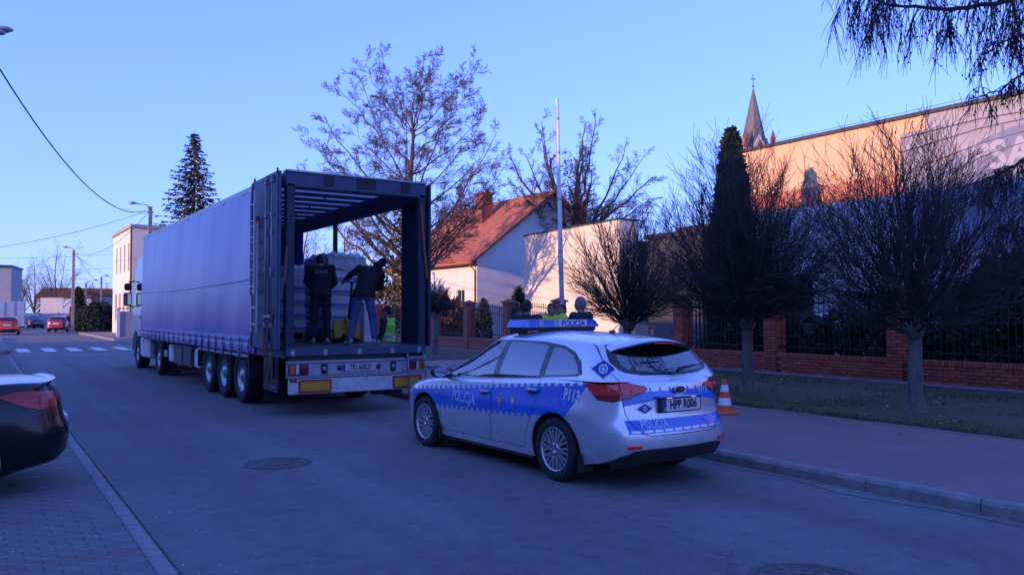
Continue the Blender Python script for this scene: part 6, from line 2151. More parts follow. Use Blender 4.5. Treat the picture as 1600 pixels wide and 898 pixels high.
def envelope_tree(loc, rg, label, H, zc, rx, rz_up, rz_dn, trunk_h, r, nlimb, attach, spec, ivy=0, lean=0.0, group='bare trees behind the fence', skew=0.0):
    """limbs rise from the stem and aim at points spread over the crown's outline, so that the crown fills evenly"""
    t = empty('bare_tree', loc, 0, label, 'tree', group)
    tb = MB(); cb = MB()
    stem = []
    z = -.1
    while z < H*.80:
        stem.append(Vector((lean*z*.1+.12*math.sin(z*.7), .10*math.sin(z*.9+1), z))); z += .8
    nS = len(stem)
    kt = int((trunk_h+.1)/.8)+1
    def rad_at(zz): return max(.03, r*(1-(max(0,zz)/(H*.86))**.9*.92))
    tb.tube(stem[:kt+1], [rad_at(p.z) for p in stem[:kt+1]], n=14, caps=False)
    tb.lathe([(r*1.5,-.1),(r*1.2,.2),(r*1.02,.55)], n=14)
    if attach == 'stem': cb.tube(stem[kt:], [rad_at(p.z) for p in stem[kt:]], n=9, caps=False)
    for k in range(nlimb):
        u = (k+.5)/nlimb
        az = k*2.399963+rg.uniform(-.25,.25)
        cz = 1-1.55*u                                   # from the top of the crown to a little below its middle
        sr = math.sqrt(max(.02, 1-cz*cz)) if cz > -.99 else .1
        f = rg.uniform(.86, 1.08)
        tgt = Vector((math.cos(az)*rx*sr*f*(1+skew*math.cos(az)), math.sin(az)*rx*sr*f, zc+(rz_up if cz > 0 else rz_dn)*cz*f))
        hor = math.hypot(tgt.x, tgt.y)
        if attach == 'stem': za = max(trunk_h*.62, min(H*.70, tgt.z-hor*rg.uniform(.75,1.15)))
        else: za = trunk_h*rg.uniform(.80, 1.0)
        q0 = stem[min(nS-1, max(0, int((za+.1)/.8)))]; p0 = Vector((q0.x, q0.y, za))
        ctrl = p0.lerp(tgt, .5)+Vector((math.cos(az), math.sin(az), 0))*hor*rg.uniform(.05,.16)+Vector((0,0,-.06*(tgt-p0).length))
        pts = []; dirs = []; rad = []
        N = 9; r0 = max(.04, rad_at(za)*rg.uniform(.36,.52)) if attach == 'stem' else r*rg.uniform(.26,.44)
        for i in range(N+1):
            a = i/N
            p = p0*(1-a)**2+ctrl*2*a*(1-a)+tgt*a*a
            if 0 < i < N: p = p+Vector((rg.uniform(-.11,.11), rg.uniform(-.11,.11), rg.uniform(-.11,.11)))
            pts.append(p); rad.append(max(.014, r0*(1-.86*a**.8)))
        for i in range(N+1):
            d = pts[min(N, i+1)]-pts[max(0, i-1)]; dirs.append(d.normalized())
        cb.tube(pts, rad, n=6, caps=False)
        L = (tgt-p0).length
        spawn(cb, pts, dirs, rad, min(L, 5.5)*.62, rg, spec, 0)
    tb.build('trunk', M_BARK, t); cb.build('crown', M_TWIG, t)
    if ivy:
        ib = MB()
        def pos(g):
            zz = g.uniform(.8, trunk_h*1.75); az = g.uniform(0, 2*PI); rr = r*(1.1+g.random()**2*3.2)*(1.25-.55*zz/(trunk_h*1.75))
            return Vector((math.cos(az)*rr+lean*zz*.1, math.sin(az)*rr, zz)), Vector((math.cos(az), math.sin(az), .3)).normalized()
        leaf_volume(ib, ivy, pos, .15, rg, 2)
        o = ib.build('ivy', [mat('ivy_leaf', (.05,.065,.022), .6, var=.4, vscale=4), mat('ivy_dry', (.12,.085,.04), .8, var=.3, vscale=4)], t); o['kind'] = 'stuff'
    return t
SPEC_2 = [(8,.15,25,55,.45,.8,.52,.06,.13,5,5,0), (6,.2,28,60,.42,.7,.52,.02,.17,4,4,0), (5,.15,25,65,.35,.62,.55,.0,.2,3,3,.08)]
SPEC_E = [(11,.20,26,58,.34,.62,.52,.03,.12,5,4,0), (8,.15,26,60,.38,.66,.55,.02,.15,4,3,0), (6,.10,25,62,.42,.75,.7,.0,.18,3,3,.08), (2,.2,25,60,.4,.7,.9,0,.2,2,3,.1)]
p = at_depth(640, 490, 45)
envelope_tree((p.x, p.y, .1), random.Random(77), 'tallest bare tree, wide crown and ivy on its trunk, behind the trailer', 16.6, 9.8, 5.5, 6.7, 5.0, 5.0, .33, 44, 'stem', SPEC_E, ivy=4200)
p = at_depth(893, 490, 58)
envelope_tree((p.x, p.y, .1), random.Random(5), 'forked bare tree behind the pale workshop wall', 15.6, 9.6, 5.5, 5.9, 2.6, 7.2, .50, 30, 'fork', SPEC_E, ivy=1500, skew=.12)
rg = random.Random(15)
p = at_depth(545, 490, 62)
bare_tree((p.x, p.y, .1), 9.5, 2.2, .22, SPEC_2, rg, 'low bare tree seen through the open trailer side', 'bare trees behind the fence', nmain=8, a_main=(20, 70), Lm=.75, bark=M_BARK, twig=mat('twig_russet', (.16,.085,.05), .9, var=.3, vscale=3))
p = at_depth(470, 490, 70)
bare_tree((p.x, p.y, .1), 10.5, 2.5, .22, SPEC_2, random.Random(16), 'russet bare tree far left in the open trailer side', 'bare trees behind the fence', nmain=8, a_main=(20, 70), Lm=.75, twig=MATS['twig_russet'])
# far trees at the end of the road
for k, (px, d, H, lab) in enumerate(((88, 125, 14, 'tall bare tree above the far billboard'), (55, 128, 11, 'bushy bare tree left of the far billboard'), (30, 130, 8.5, 'low bare tree behind the far white trailer'), (150, 150, 9, 'bare tree far behind the hedge and cypress'))):
    p = at_depth(px, 490, d); rg = random.Random(40+k)
    bare_tree((p.x, p.y, 0), H, H*.22, .22, [(7,.15,25,58,.45,.8,.55,.04,.13,4,4,0), (6,.2,28,60,.42,.7,.6,.02,.17,3,3,0), (5,.15,25,65,.4,.65,.7,0,.2,2,3,0)], rg, lab, 'bare trees at the end of the road', nmain=8, a_main=(12, 58), Lm=.72)

RMIN = .0038
# ---- ball-headed street trees on the verge
def globe_tree(loc, rg, label, trunk_h, crown, rz=0, dens=1.0):
    t = empty('globe_tree', loc, rz, label, 'tree', 'ball-headed trees on the verge')
    tb = MB()
    limb(tb, Vector((0,0,-.08)), Vector((.01,0,1)).normalized(), trunk_h+.08, .118, .098, rg, 7, .02, 0, 16)
    tb.lathe([(.23,-.06),(.17,.03),(.135,.14),(.12,.3)], n=16)
    tb.ellipsoid((.0,0,trunk_h+.05), (.17,.17,.20), 14, 8)
    tk_ = tb.build('trunk', M_TRUNK_L, t)
    for v in tk_.data.vertices:
        q = v.co*7.0
        v.co += Vector((mnz.noise(q), mnz.noise(q+Vector((5,1,2))), 0))*.012
    cb = MB()
    nm = int(60*dens)
    for k in range(nm):
        az = 2*PI*k*.381966*1.0; u = (k+.5)/nm
        a = R(3+76*u**.85)
        nd = Vector((math.sin(a)*math.cos(az), math.sin(a)*math.sin(az), math.cos(a)))
        L = crown*rg.uniform(.86, 1.08)*(1.42-.58*u)
        q = limb(cb, Vector((.05*math.cos(az), .05*math.sin(az), trunk_h+rg.uniform(-.08,.16))), nd, L, rg.uniform(.015,.026), .005, rg, 7, .055, .04, 5)
        spawn(cb, *q, L, rg, [(14,.10,14,44,.34,.66,.60,.05,.08,4,3,0), (9,.06,14,42,.34,.66,.75,.04,.09,3,3,0)], 0)
    cb.build('crown', M_TWIG_D, t)
    return t
def vz(x, y): return verge_z(x, y)
q = ground(1428, 640, .13); globe_tree((q.x, q.y, vz(q.x,q.y)), random.Random(3), 'ball-headed bare tree nearest the camera, on the verge at the right', 1.30, 2.12, dens=.92)
q = ground(1168, 612, .13); globe_tree((q.x, q.y, vz(q.x,q.y)), random.Random(9), 'ball-headed bare tree standing just right of the traffic cone', 1.32, 2.2, dens=1.3)
globe_tree((12.85, 14.6, vz(12.85,14.6)), random.Random(12), 'smaller ball-headed bare tree behind the police car roof', 1.25, 1.72, dens=.72)
q = on_x(687, 480, 13.6); globe_tree((13.9, 26.3, .15), random.Random(14), 'small ball-headed tree just right of the open trailer', 1.45, .75, dens=.5)

# ---- evergreens
M_NEEDLE = [mat('needle_%d' % k, c, .75, var=.3, vscale=2) for k, c in enumerate(((.016,.030,.014), (.024,.040,.018), (.010,.020,.012)))]
M_SPRUCE = [mat('spruce_%d' % k, c, .75, var=.3, vscale=2) for k, c in enumerate(((.10,.105,.075), (.135,.13,.09), (.07,.075,.06)))]
def spruce(loc, H, rad, rg, label):
    t = empty('spruce', loc, 0, label, 'tree')
    tb = MB(); tb.tube([(0,0,0),(0,0,H*.5),(0,0,H)], [.2,.12,.02], n=8); tb.build('trunk', M_BARK_D, t)
    nb = MB()
    z = H*.14
    while z < H*.985:
        f = 1-(z/H)
        L = rad*(f**.8)+.12
        n = 6 if f > .2 else 5
        ph = rg.uniform(0, 6)
        for k in range(n):
            az = ph+2*PI*k/n+rg.uniform(-.25,.25); Lk = L*rg.uniform(.5,1.15)
            pts = []
            for i in range(6):
                u = i/5; pts.append(Vector((math.cos(az)*Lk*u, math.sin(az)*Lk*u, z-Lk*.32*u+Lk*.22*u*u+.0)))
            nb.cur = 2; nb.tube(pts, [.03,.025,.02,.015,.01,.005], n=3, caps=False)
            for j in range(int(30+50*f)):
                u = rg.uniform(.12, 1); i = min(4, int(u*5)); p_ = pts[i].lerp(pts[i+1], u*5-i)
                sd = Vector((-math.sin(az), math.cos(az), 0))*rg.choice((-1,1))
                out = Vector((math.cos(az), math.sin(az), 0))
                dr = (out*rg.uniform(.2,1)+sd*rg.uniform(.2,1)+Vector((0,0,rg.uniform(-.75,.15)))).normalized()
                s = rg.uniform(.22,.48)*(.6+.6*f)
                w_ = dr.cross(Vector((rg.uniform(-.3,.3),rg.uniform(-.3,.3),1))).normalized()*s*.26
                nb.cur = rg.randrange(3)
                nb.add([p_-w_, p_+w_, p_+dr*s+w_*.3, p_+dr*s-w_*.3], [(0,1,2,3)])
        z += H*.0135+.03*f
    nb.build('crown', M_SPRUCE, t)
p = at_depth(301, 490, 66); spruce((p.x, p.y, 0), at_depth(0, 203, 66).z, 5.2, random.Random(4), 'tall grey-green spruce rising behind the trailer roof')
def evergreen(name, loc, fn, n, size, label, rg, mats_=None, cat='shrub', group=None, trunk=None):
    t = empty(name, loc, 0, label, cat, group)
    mb = MB(); leaf_volume(mb, n, fn, size, rg, 3); mb.build('crown', mats_ or M_NEEDLE, t)
    if trunk:
        mb = MB(); mb.tube([(0,0,0),(0,0,trunk)], [.10,.04], n=7); mb.build('trunk', M_BARK_D, t)
    return t
def column_fn(H, r, seed):
    def fn(g):
        z = H*g.random()**.85; f = z/H
        prof = (min(1, f*5+.45))*(1-f**2.6)**.8
        az = g.uniform(0, 2*PI)
        rr = r*prof*(.72+.28*g.random()**.4)*(1+.22*mnz.noise(Vector((math.cos(az)*2+seed, math.sin(az)*2, z*1.3))))
        return Vector((rr*math.cos(az), rr*math.sin(az), z)), Vector((math.cos(az)*.5, math.sin(az)*.5, .85)).normalized()
    return fn
def blob_fn(rx, ry, H, seed, base=.05):
    def fn(g):
        az = g.uniform(0, 2*PI); ph = math.asin(g.uniform(-.15, 1))
        k = (.66+.34*g.random()**.5)*(1+.28*mnz.noise(Vector((math.cos(az)*1.7+seed, math.sin(az)*1.7, ph*2))))
        o = Vector((math.cos(ph)*math.cos(az), math.cos(ph)*math.sin(az), math.sin(ph)))
        return Vector((o.x*rx*k, o.y*ry*k, base+H*max(0, .12+.88*o.z)*k)), (o+Vector((0,0,.35))).normalized()
    return fn
p = at_depth(1145, 490, 26); evergreen('thuja', (p.x, p.y, .1), column_fn(7.4, .66, 1), 9000, .17, 'tall dark columnar thuja left of the peach hall wall', random.Random(1), cat='tree', trunk=6.5)
q = on_x(1585, 490, 19.6); evergreen('yew', (q.x, q.y, .1), blob_fn(1.55, 1.35, 2.9, 2), 7000, .16, 'large dark evergreen bush behind the fence at the right edge', random.Random(2), trunk=2)
for k, (x, y, rx, ry, h, lab) in enumerate(((18.5, 15.4, .7, 1.5, 1.75, 'dark evergreen hedge behind the railing left of the brick pillar'), (18.6, 12.4, .8, 1.7, 1.55, 'dark evergreen hedge behind the railing between two pillars'), (18.7, 11.0, .7, .9, 1.25, 'low dark bush behind the ball-headed tree trunk'), (19.2, 16.6, .9, 1.2, 2.6, 'dark evergreen bush at the foot of the columnar thuja'))):
    evergreen('hedge_bush', (x, y, .1), blob_fn(rx, ry, h, 5+k), 3600, .13, lab, random.Random(50+k), group='dark bushes behind the fence')
for px, d, h, r_, lab in ((756, 45, 2.3, .45, 'small pointed conifer by the white house corner'), (810, 37.5, 2.75, .42, 'small dark conifer left of the pale workshop wall')):
    p = at_depth(px, 490, d); evergreen('dwarf_conifer', (p.x, p.y, .1), column_fn(h, r_, d), 1500, .13, lab, random.Random(int(d)), cat='shrub', group='small conifers before the house')
q = ground(150, 520); evergreen('hedge_bush', (q.x+.4, q.y+2.0, 0), blob_fn(1.9, 1.9, 2.6, 9), 9000, .13, 'large dark green hedge bush beside the far road', random.Random(60))
q = ground(128, 518); evergreen('cypress', (q.x, q.y+3, 0), column_fn(4.1, .62, 4), 3500, .2, 'brownish columnar cypress beside the far lamp post', random.Random(61), [mat('cyp_%d' % k, c, .8) for k, c in enumerate(((.05,.042,.018), (.035,.035,.016), (.07,.05,.02)))], cat='tree')
# russet beech hedge behind the far fence
M_BEECH = [mat('beech_%d' % k, c, .8) for k, c in enumerate(((.20,.10,.045), (.14,.075,.035), (.10,.075,.04)))]
for k, (px, d, rx, h, lab) in enumerate(((500, 60, 3.2, 5.2, 'russet leafy hedge seen through the open trailer'), (580, 54, 2.4, 4.2, 'brownish shrub right of the men in the trailer'), (690, 50, 1.6, 2.6, 'brown shrub before the white house'))):
    p = at_depth(px, 490, d); evergreen('beech_hedge', (p.x, p.y, .1), blob_fn(rx, rx*.8, h, 20+k), 3800, .2, lab, random.Random(80+k), M_BEECH, group='russet shrubs behind the far fence')

# ---- larch whose drooping branches reach in at the upper right
lt = empty('larch', (13.6, 2.6, .1), 0, 'larch reaching in at the upper right with drooping bare twigs', 'tree')
rg = random.Random(19)
tb = MB(); tb.tube([(0,0,-.1),(.05,.02,4),(.02,.1,9),(0,0,13)], [.26,.21,.13,.03], n=12); tb.build('trunk', M_BARK_D, lt)
cb = MB()
LO = Vector((13.6, 2.6, .1))
def larch_branch(pix, depths, r0, ntw, hang):
    pts = [at_depth(px, py, d)-LO for (px, py), d in zip(pix, depths)]
    st = Vector((0, 0, pts[0].z-.1+.4))
    full = [st, (st+pts[0])/2+Vector((0,0,.15))]+pts
    # refine
    fine = []
    for a, b in zip(full[:-1], full[1:]):
        for k in range(5): fine.append(a.lerp(b, k/5)+Vector((rg.uniform(-.015,.015), rg.uniform(-.015,.015), rg.uniform(-.015,.015))))
    fine.append(full[-1])
    n = len(fine)
    cb.tube(fine, [max(.007, r0*(1-.8*i/n)) for i in range(n)], n=6, caps=False)
    tot = ntw
    for k in range(tot):
        u = rg.uniform(.25, 1); i = min(n-2, int(u*(n-1))); p = fine[i].lerp(fine[i+1], rg.random())
        d = (fine[i+1]-fine[i]).normalized()
        sd = (rnd_perp(d, rg)+d*rg.uniform(.1,.7)+Vector((0,0,-.35))).normalized()
        L = rg.uniform(.25, .75)*hang
        q = limb(cb, p, sd, L, .007, .003, rg, 4, .16, 0, 3, .75)
        for c in range(rg.randrange(5, 11)):
            j = rg.randrange(1, 4); pp = q[0][j].lerp(q[0][j+1], rg.random())
            d2 = (Vector((rg.gauss(0,.38), rg.gauss(0,.38), -1))).normalized()
            Lt = rg.uniform(.12,.55)*hang
            limb(cb, pp, d2, Lt, .0045, .0022, rg, 3, .13, 0, 3, .25)
            if rg.random() < .35:
                cb.ellipsoid(tuple(pp+d2*Lt*rg.uniform(.1,.8)), (.011,.011,.015), 5, 4)
larch_branch([(1640,-22),(1560,2),(1470,10),(1390,0),(1325,-22)], [9.3,9.6,9.8,10,10.1], .045, 95, 1.0)
larch_branch([(1680,-40),(1560,-25),(1450,-45),(1380,-60)], [8.6,8.9,9.2,9.4], .05, 70, 1.0)
larch_branch([(1640,46),(1600,54),(1545,68)], [9.0,9.2,9.3], .028, 42, .65)
larch_branch([(1640,95),(1600,114),(1570,138),(1525,152)], [9.2,9.4,9.6,9.9], .024, 34, .55)
larch_branch([(1650,232),(1600,252),(1560,274),(1505,292)], [8.4,8.6,8.8,9.0], .035, 60, .55)
larch_branch([(1660,300),(1610,330),(1570,360)], [8.8,9.0,9.1], .025, 30, .5)
larch_branch([(1760,-60),(1700,10),(1650,60)], [8.4,8.5,8.6], .05, 40, .9)
cb.build('crown', M_TWIG_D, lt)
# ================================================================== people
def person(loc, rz, J, col, label, group=None, build=1.0, voxel=.0125, extras=None):
    """J: joints (local, facing +Y). col: dict of materials. One continuous body mesh, remeshed from tapered limbs."""
    parts = []     # (tag, MB)
    def cap(tag, a, b, ra, rb, sq=None):
        a, b = Vector(a), Vector(b)
        mb = MB(); n = 7; pts = []; rad = []
        d = (b-a).normalized()
        for k in (1.0, .8, .45): pts.append(a-d*ra*k*.98); rad.append(ra*math.sqrt(max(.0004, 1-k*k)))
        for k in range(n+1): pts.append(a.lerp(b, k/n)); rad.append(ra+(rb-ra)*k/n)
        for k in (.45, .8, 1.0): pts.append(b+d*rb*k*.98); rad.append(rb*math.sqrt(max(.0004, 1-k*k)))
        mb.tube(pts, rad, n=14)
        parts.append((tag, mb))
    def ell(tag, c, r, rot=None):
        mb = MB(); mb.ellipsoid((0,0,0), r, 16, 12)
        Mx = Matrix.Translation(Vector(c)) @ (rot if rot else Matrix.Identity(4))
        mb.v = [tuple(Mx @ Vector(v)) for v in mb.v]
        parts.append((tag, mb))
    def blend(tag, a, b, ra, rb, flat=.66, ax=None):
        """flattened torso segment between two stations: wide along ax"""
        a, b = Vector(a), Vector(b); d = (b-a).normalized()
        ax = Vector(ax or (1,0,0)); ax = (ax-d*ax.dot(d)).normalized(); dp = d.cross(ax)
        mb = MB(); vs = []; fs = []; K = 9; n = 20
        for k in range(K+1):
            t = k/K; p = a.lerp(b, t); r = ra+(rb-ra)*t
            for i in range(n):
                q = 2*PI*i/n; vs.append(p+ax*(math.cos(q)*r)+dp*(math.sin(q)*r*flat))
        for k in range(K):
            for i in range(n): fs.append((k*n+i, k*n+(i+1)%n, (k+1)*n+(i+1)%n, (k+1)*n+i))
        fs += [tuple(reversed(range(n))), tuple(K*n+i for i in range(n))]
        mb.add(vs, fs, True); parts.append((tag, mb))
    B = build
    P, C, N, H = J['pelvis'], J['chest'], J['neck'], J['head']
    P, C, N, H = map(Vector, (P, C, N, H))
    sax = (Vector(J['sr'])-Vector(J['sl'])).normalized()
    pax = (Vector(J['hr'])-Vector(J['hl'])).normalized()
    mid = P.lerp(C, .5)
    blend('top', P-Vector((0,0,.06)), mid, .185*B, .165*B, .70, pax)
    blend('top', mid, C, .165*B, .19*B, .68, sax)
    blend('top', C, C.lerp(N, .75), .19*B, .085*B, .72, sax)
    blend('low', P+Vector((0,0,.06)), P-Vector((0,0,.10)), .172*B, .155*B, .72, pax)
    ell('top', P+Vector((0,0,.0)), (.175*B,.13*B,.10))
    for s in ('l', 'r'):
        S_, E, W = Vector(J['s'+s]), Vector(J['e'+s]), Vector(J['w'+s])
        ell('top', S_, (.075*B,.075*B,.078*B))
        cap('top', S_, E, .064*B, .052*B); cap('top', E, W, .052*B, .040*B)
        cap('top', C+Vector((0,0,.06)), S_, .09*B, .068*B)
        hd = (W-E).normalized(); palm = W+hd*.055
        cap('skin', W+hd*.01, palm, .028, .030)
        sx = hd.orthogonal().normalized() if abs(hd.z) > .9 else hd.cross(Vector((0,0,1))).normalized()
        dn = hd.cross(sx)
        for q, (o_, L) in enumerate(((-.024,.072),(-.008,.082),(.008,.078),(.024,.062))):
            b0 = palm+sx*o_+hd*.018; b1 = b0+hd*L*.55+dn*.012; b2 = b1+hd*L*.35+dn*.028
            cap('skin', b0, b1, .0095, .009); cap('skin', b1, b2, .009, .0075)
        cap('skin', palm-sx*.026-hd*.02, palm-sx*.052+hd*.025+dn*.01, .0105, .009)
        Hj, K_, A = Vector(J['h'+s]), Vector(J['k'+s]), Vector(J['a'+s])
        cap('low', Hj, K_, .092*B, .066*B); cap('low', K_, A, .066*B, .048*B)
        T = Vector(J['t'+s])
        cap('shoe', A-Vector((0,0,.035)), T, .046, .038)
        cap('shoe', A-Vector((0,0,.02))-(T-A).normalized()*.03, A, .042, .045)
    cap('skin', N-(H-N)*.25, N+(H-N)*.35, .056, .052)
    # head frame: up = H - N, face direction given
    up = (H-N).normalized(); fw = Vector(J.get('face', (0,1,0))); fw = (fw-up*fw.dot(up)).normalized(); rt = fw.cross(up)
    Rm = Matrix((rt, fw, up)).transposed().to_4x4()
    def hp(x, y, z): return H+rt*x+fw*y+up*z
    ell('skin', H, (.074,.092,.112), Rm); ell('skin', hp(0,.022,-.055), (.056,.066,.064), Rm)
    ell('skin', hp(0,.097,-.012), (.013,.018,.026), Rm); ell('skin', hp(0,.088,-.062), (.024,.012,.009), Rm)
    for s in (-1, 1): ell('skin', hp(s*.076,-.005,-.01), (.011,.02,.030), Rm)
    hairtag = 'hat' if col.get('hat') else 'hair'
    if col.get('bald') is None:
        ell(hairtag, hp(0,-.016,.030), (.080,.094,.094), Rm)
        ell(hairtag, hp(0,-.045,-.020), (.068,.062,.075), Rm)
    if col.get('cap'):
        ell('hat', hp(0,-.004,.055), (.082,.096,.066), Rm)
        ell('hat', hp(0,.115,.030), (.058,.062,.010), Rm)
    if col.get('hood'): ell('top', hp(0,-.075,-.135), (.10,.07,.07), Rm)
    # collar and jacket hem
    ell('top', N-up*.035, (.082,.076,.045))
    big = MB(); tags = []
    for tg, mb in parts:
        b0 = len(big.v); big.v.extend(mb.v)
        for f in mb.f:
            big.f.append(tuple(b0+i for i in f)); big.m.append(0); big.sm.append(True); tags.append(tg)
    bv = BVHTree.FromPolygons([Vector(v) for v in big.v], big.f)
    me = big.mesh('tmp', [])
    fix_normals(me)
    ob = bpy.data.objects.new('tmp', me); COL.objects.link(ob)
    m = ob.modifiers.new('r', 'REMESH'); m.mode = 'VOXEL'; m.voxel_size = voxel; m.use_smooth_shade = True
    sm = ob.modifiers.new('s', 'SMOOTH'); sm.factor = .5; sm.iterations = 2
    dg = bpy.context.evaluated_depsgraph_get()
    out = bpy.data.meshes.new_from_object(ob.evaluated_get(dg))
    bpy.data.objects.remove(ob, do_unlink=True)
    order = ['skin', 'top', 'low', 'shoe', 'hair', 'hat']
    out.materials.clear()
    for k in order: out.materials.append(col.get(k) or col['top'])
    # folds in the cloth
    for v in out.vertices:
        q = v.co
        pass
    idx = []
    hems = J.get('hem', P.z-.10)
    for p in out.polygons:
        hit, n, i, d = bv.find_nearest(p.center)
        tg = tags[i] if i is not None else 'top'
        if tg in ('top', 'low') and hit is not None and (p.center-P).length < .34: tg = 'top' if p.center.z > hems else 'low'
        idx.append(order.index(tg))
    out.polygons.foreach_set('material_index', idx)
    ns = [v.normal.copy() for v in out.vertices]
    vt = {}
    for p, k in zip(out.polygons, idx):
        for vi in p.vertices: vt[vi] = k
    for v, n in zip(out.vertices, ns):
        if vt.get(v.index) in (1, 2):
            q = v.co
            f = mnz.noise(Vector((q.x*9, q.y*9, q.z*16)))*.010+mnz.noise(q*28)*.0035
            v.co += n*f
    out.polygons.foreach_set('use_smooth', [True]*len(out.polygons))
    o = link_mesh('person', out, None, loc, rz)
    tag(o, label, 'person', group)
    mb = MB()
    for s in (-1, 1): mb = MB(); mb.ellipsoid(tuple(hp(s*.031,.086,.012)), (.010,.006,.006), 8, 6); mb.build('eye', mat('eye_dark', (.02,.015,.012), .3), o)
    if extras: extras(o, J, hp, bv)
    return o
def stand(h=1.76, **kw):
    k = h/1.76
    J = dict(pelvis=(0,0,.96), chest=(0,.0,1.32), neck=(0,-.005,1.50), head=(0,.015,1.635), sl=(-.185,0,1.43), sr=(.185,0,1.43),
             el=(-.235,-.02,1.15), er=(.235,-.02,1.15), wl=(-.235,.06,.92), wr=(.235,.06,.92), hl=(-.095,0,.90), hr=(.095,0,.90),
             kl=(-.105,.02,.50), kr=(.105,.02,.50), al=(-.11,-.01,.085), ar=(.11,-.01,.085), tl=(-.13,.15,.040), tr=(.13,.15,.040))
    J.update(kw)
    return {a: tuple(c*k for c in v) if a != 'face' and not isinstance(v, float) else v for a, v in J.items()}
M_SKIN = mat('skin', (.36,.18,.12), .55)
M_JKT = mat('jacket_black', (.012,.012,.016), .85, var=.3, vscale=12)
M_NAVYJ = mat('jacket_navy', (.014,.018,.032), .8, var=.3, vscale=12)
M_DTR = mat('trousers_dark', (.014,.016,.026), .85, var=.3, vscale=12)
M_JEANS = mat('jeans', (.055,.085,.20), .85, var=.25, vscale=14)
M_SHOE = mat('shoe_dark', (.02,.02,.022), .6)
M_SNEAK = mat('shoe_pale', (.30,.30,.32), .6)
M_HAIRD = mat('hair_dark', (.018,.014,.012), .7, var=.3, vscale=60)
M_HAIRG = mat('hair_grey', (.13,.125,.12), .7, var=.3, vscale=60)
M_HIVIS = mat('hivis_green', (.20,.62,.03), .6, var=.1, vscale=12)
M_HIVISY = mat('hivis_yellow', (.48,.62,.03), .6, var=.1, vscale=12)
M_REFL = mat('reflective_tape', (.36,.40,.42), .35, .3)
def vest(m, z0, z1, stripes=True):
    """hi-vis vest shaped from the torso: a shell round the chest, open at arms and neck"""
    def fn(o, J, hp, bv):
        P, C, N = Vector(J['pelvis']), Vector(J['chest']), Vector(J['neck'])
        me = o.data
        bm = bmesh.new(); bm.from_mesh(me)
        keep = []
        for f in bm.faces:
            c = f.calc_center_median()
            sd = abs(c.x-C.x) if True else 0
            okk = P.z-.10 < c.z < N.z-.02 and f.material_index == 1 and sd < .205 and not (sd > .165 and c.z > C.z-.02)
            # V-neck at the front
            if okk and c.y > C.y and c.z > C.z-.10 and abs(c.x-C.x) < (c.z-(C.z-.10))*.30: okk = False
            if okk: keep.append(f)
        ks = set(keep)
        bmesh.ops.delete(bm, geom=[f for f in bm.faces if f not in ks], context='FACES')
        bm.normal_update()
        for v in bm.verts: v.co += v.normal*.016
        nm = bpy.data.meshes.new('hivis_vest'); bm.to_mesh(nm); bm.free()
        nm.materials.clear(); nm.materials.append(m); nm.materials.append(M_REFL)
        for p in nm.polygons:
            z = p.center.z-P.z
            st = (.06 < z < .115) or (.17 < z < .225)
            p.material_index = 1 if stripes and st else 0
        link_mesh('hivis_vest', nm, o)
    return fn
def back_text(s):
    def fn(o, J, hp, bv):
        t = text_mesh(s, .085, mat('print_pale', (.30,.31,.34), .6), .001, .95)
        C = Vector(J['chest'])
        for v in t.vertices:
            x, z = v.co.x, v.co.y
            loc, n, i, d = bv.ray_cast(Vector((C.x+x, C.y-1.5, C.z+.04+z)), Vector((0,1,0)))
            v.co = (loc if loc else Vector((C.x+x, C.y-.15, C.z+z)))-Vector((0,.026,0))
        link_mesh('back_lettering', t, o)
    return fn
# man 1: stands with his back to us on the deck
person((5.37, 14.75, DZ), R(-14), stand(1.74, chest=(0,.06,1.31), neck=(0,.10,1.47), head=(0,.155,1.585), sl=(-.20,.06,1.42), sr=(.20,.06,1.42), el=(-.26,.10,1.16), er=(.27,.08,1.16), wl=(-.16,.30,1.08), wr=(.20,.30,1.06),
       kl=(-.12,.03,.50), kr=(.12,.0,.50), al=(-.14,-.01,.085), ar=(.13,-.03,.085), tl=(-.17,.13,.04), tr=(.17,.11,.04), face=(0,1,-.35)),
       dict(skin=M_SKIN, top=M_JKT, low=M_DTR, shoe=M_SNEAK, hair=M_HAIRD), 'person in black with printed jacket back, standing inside the trailer', 'people in the trailer', 1.12, extras=back_text('STRAŻ'))
# man 2: leans to the pallet jack, feet apart
q = at_depth(568, 490, 14.75)
person((q.x, q.y, DZ), -HEAD+R(4), dict(pelvis=(.0,-.02,.93), chest=(.09,.16,1.25), neck=(.22,.26,1.41), head=(.285,.33,1.485), sl=(-.09,.17,1.38), sr=(.29,.20,1.28), el=(-.26,.30,1.29), er=(.27,.36,1.05), wl=(-.375,.42,1.20), wr=(.06,.50,1.04),
       hl=(-.10,-.01,.88), hr=(.10,-.02,.88), kl=(-.17,.06,.48), kr=(.16,.05,.48), al=(-.235,-.02,.085), ar=(.205,-.02,.085), tl=(-.33,.08,.04), tr=(.27,.12,.04), face=(-.25,.9,-.5), hem=.84),
       dict(skin=M_SKIN, top=M_JKT, low=M_JEANS, shoe=M_SNEAK, hair=M_HAIRD, hat=M_JKT, cap=None, hood=1), 'person in black jacket and blue jeans leaning over the pallet jack', 'people in the trailer', 1.10)
# man 3: green vest and cap, on the pavement beyond the trailer
q = at_depth(606, 490, 17.9)
person((q.x, q.y, .118), -HEAD+R(68), stand(1.74, el=(-.25,.0,1.16), er=(.25,.0,1.16), wl=(-.22,.14,.98), wr=(.22,.14,.98)),
       dict(skin=M_SKIN, top=M_JKT, low=M_DTR, shoe=M_SHOE, hair=M_HAIRD, hat=M_JKT, cap=1), 'person in green hi-vis vest and dark cap beside the open trailer', None, 1.06, extras=vest(M_HIVIS, 0, 0))
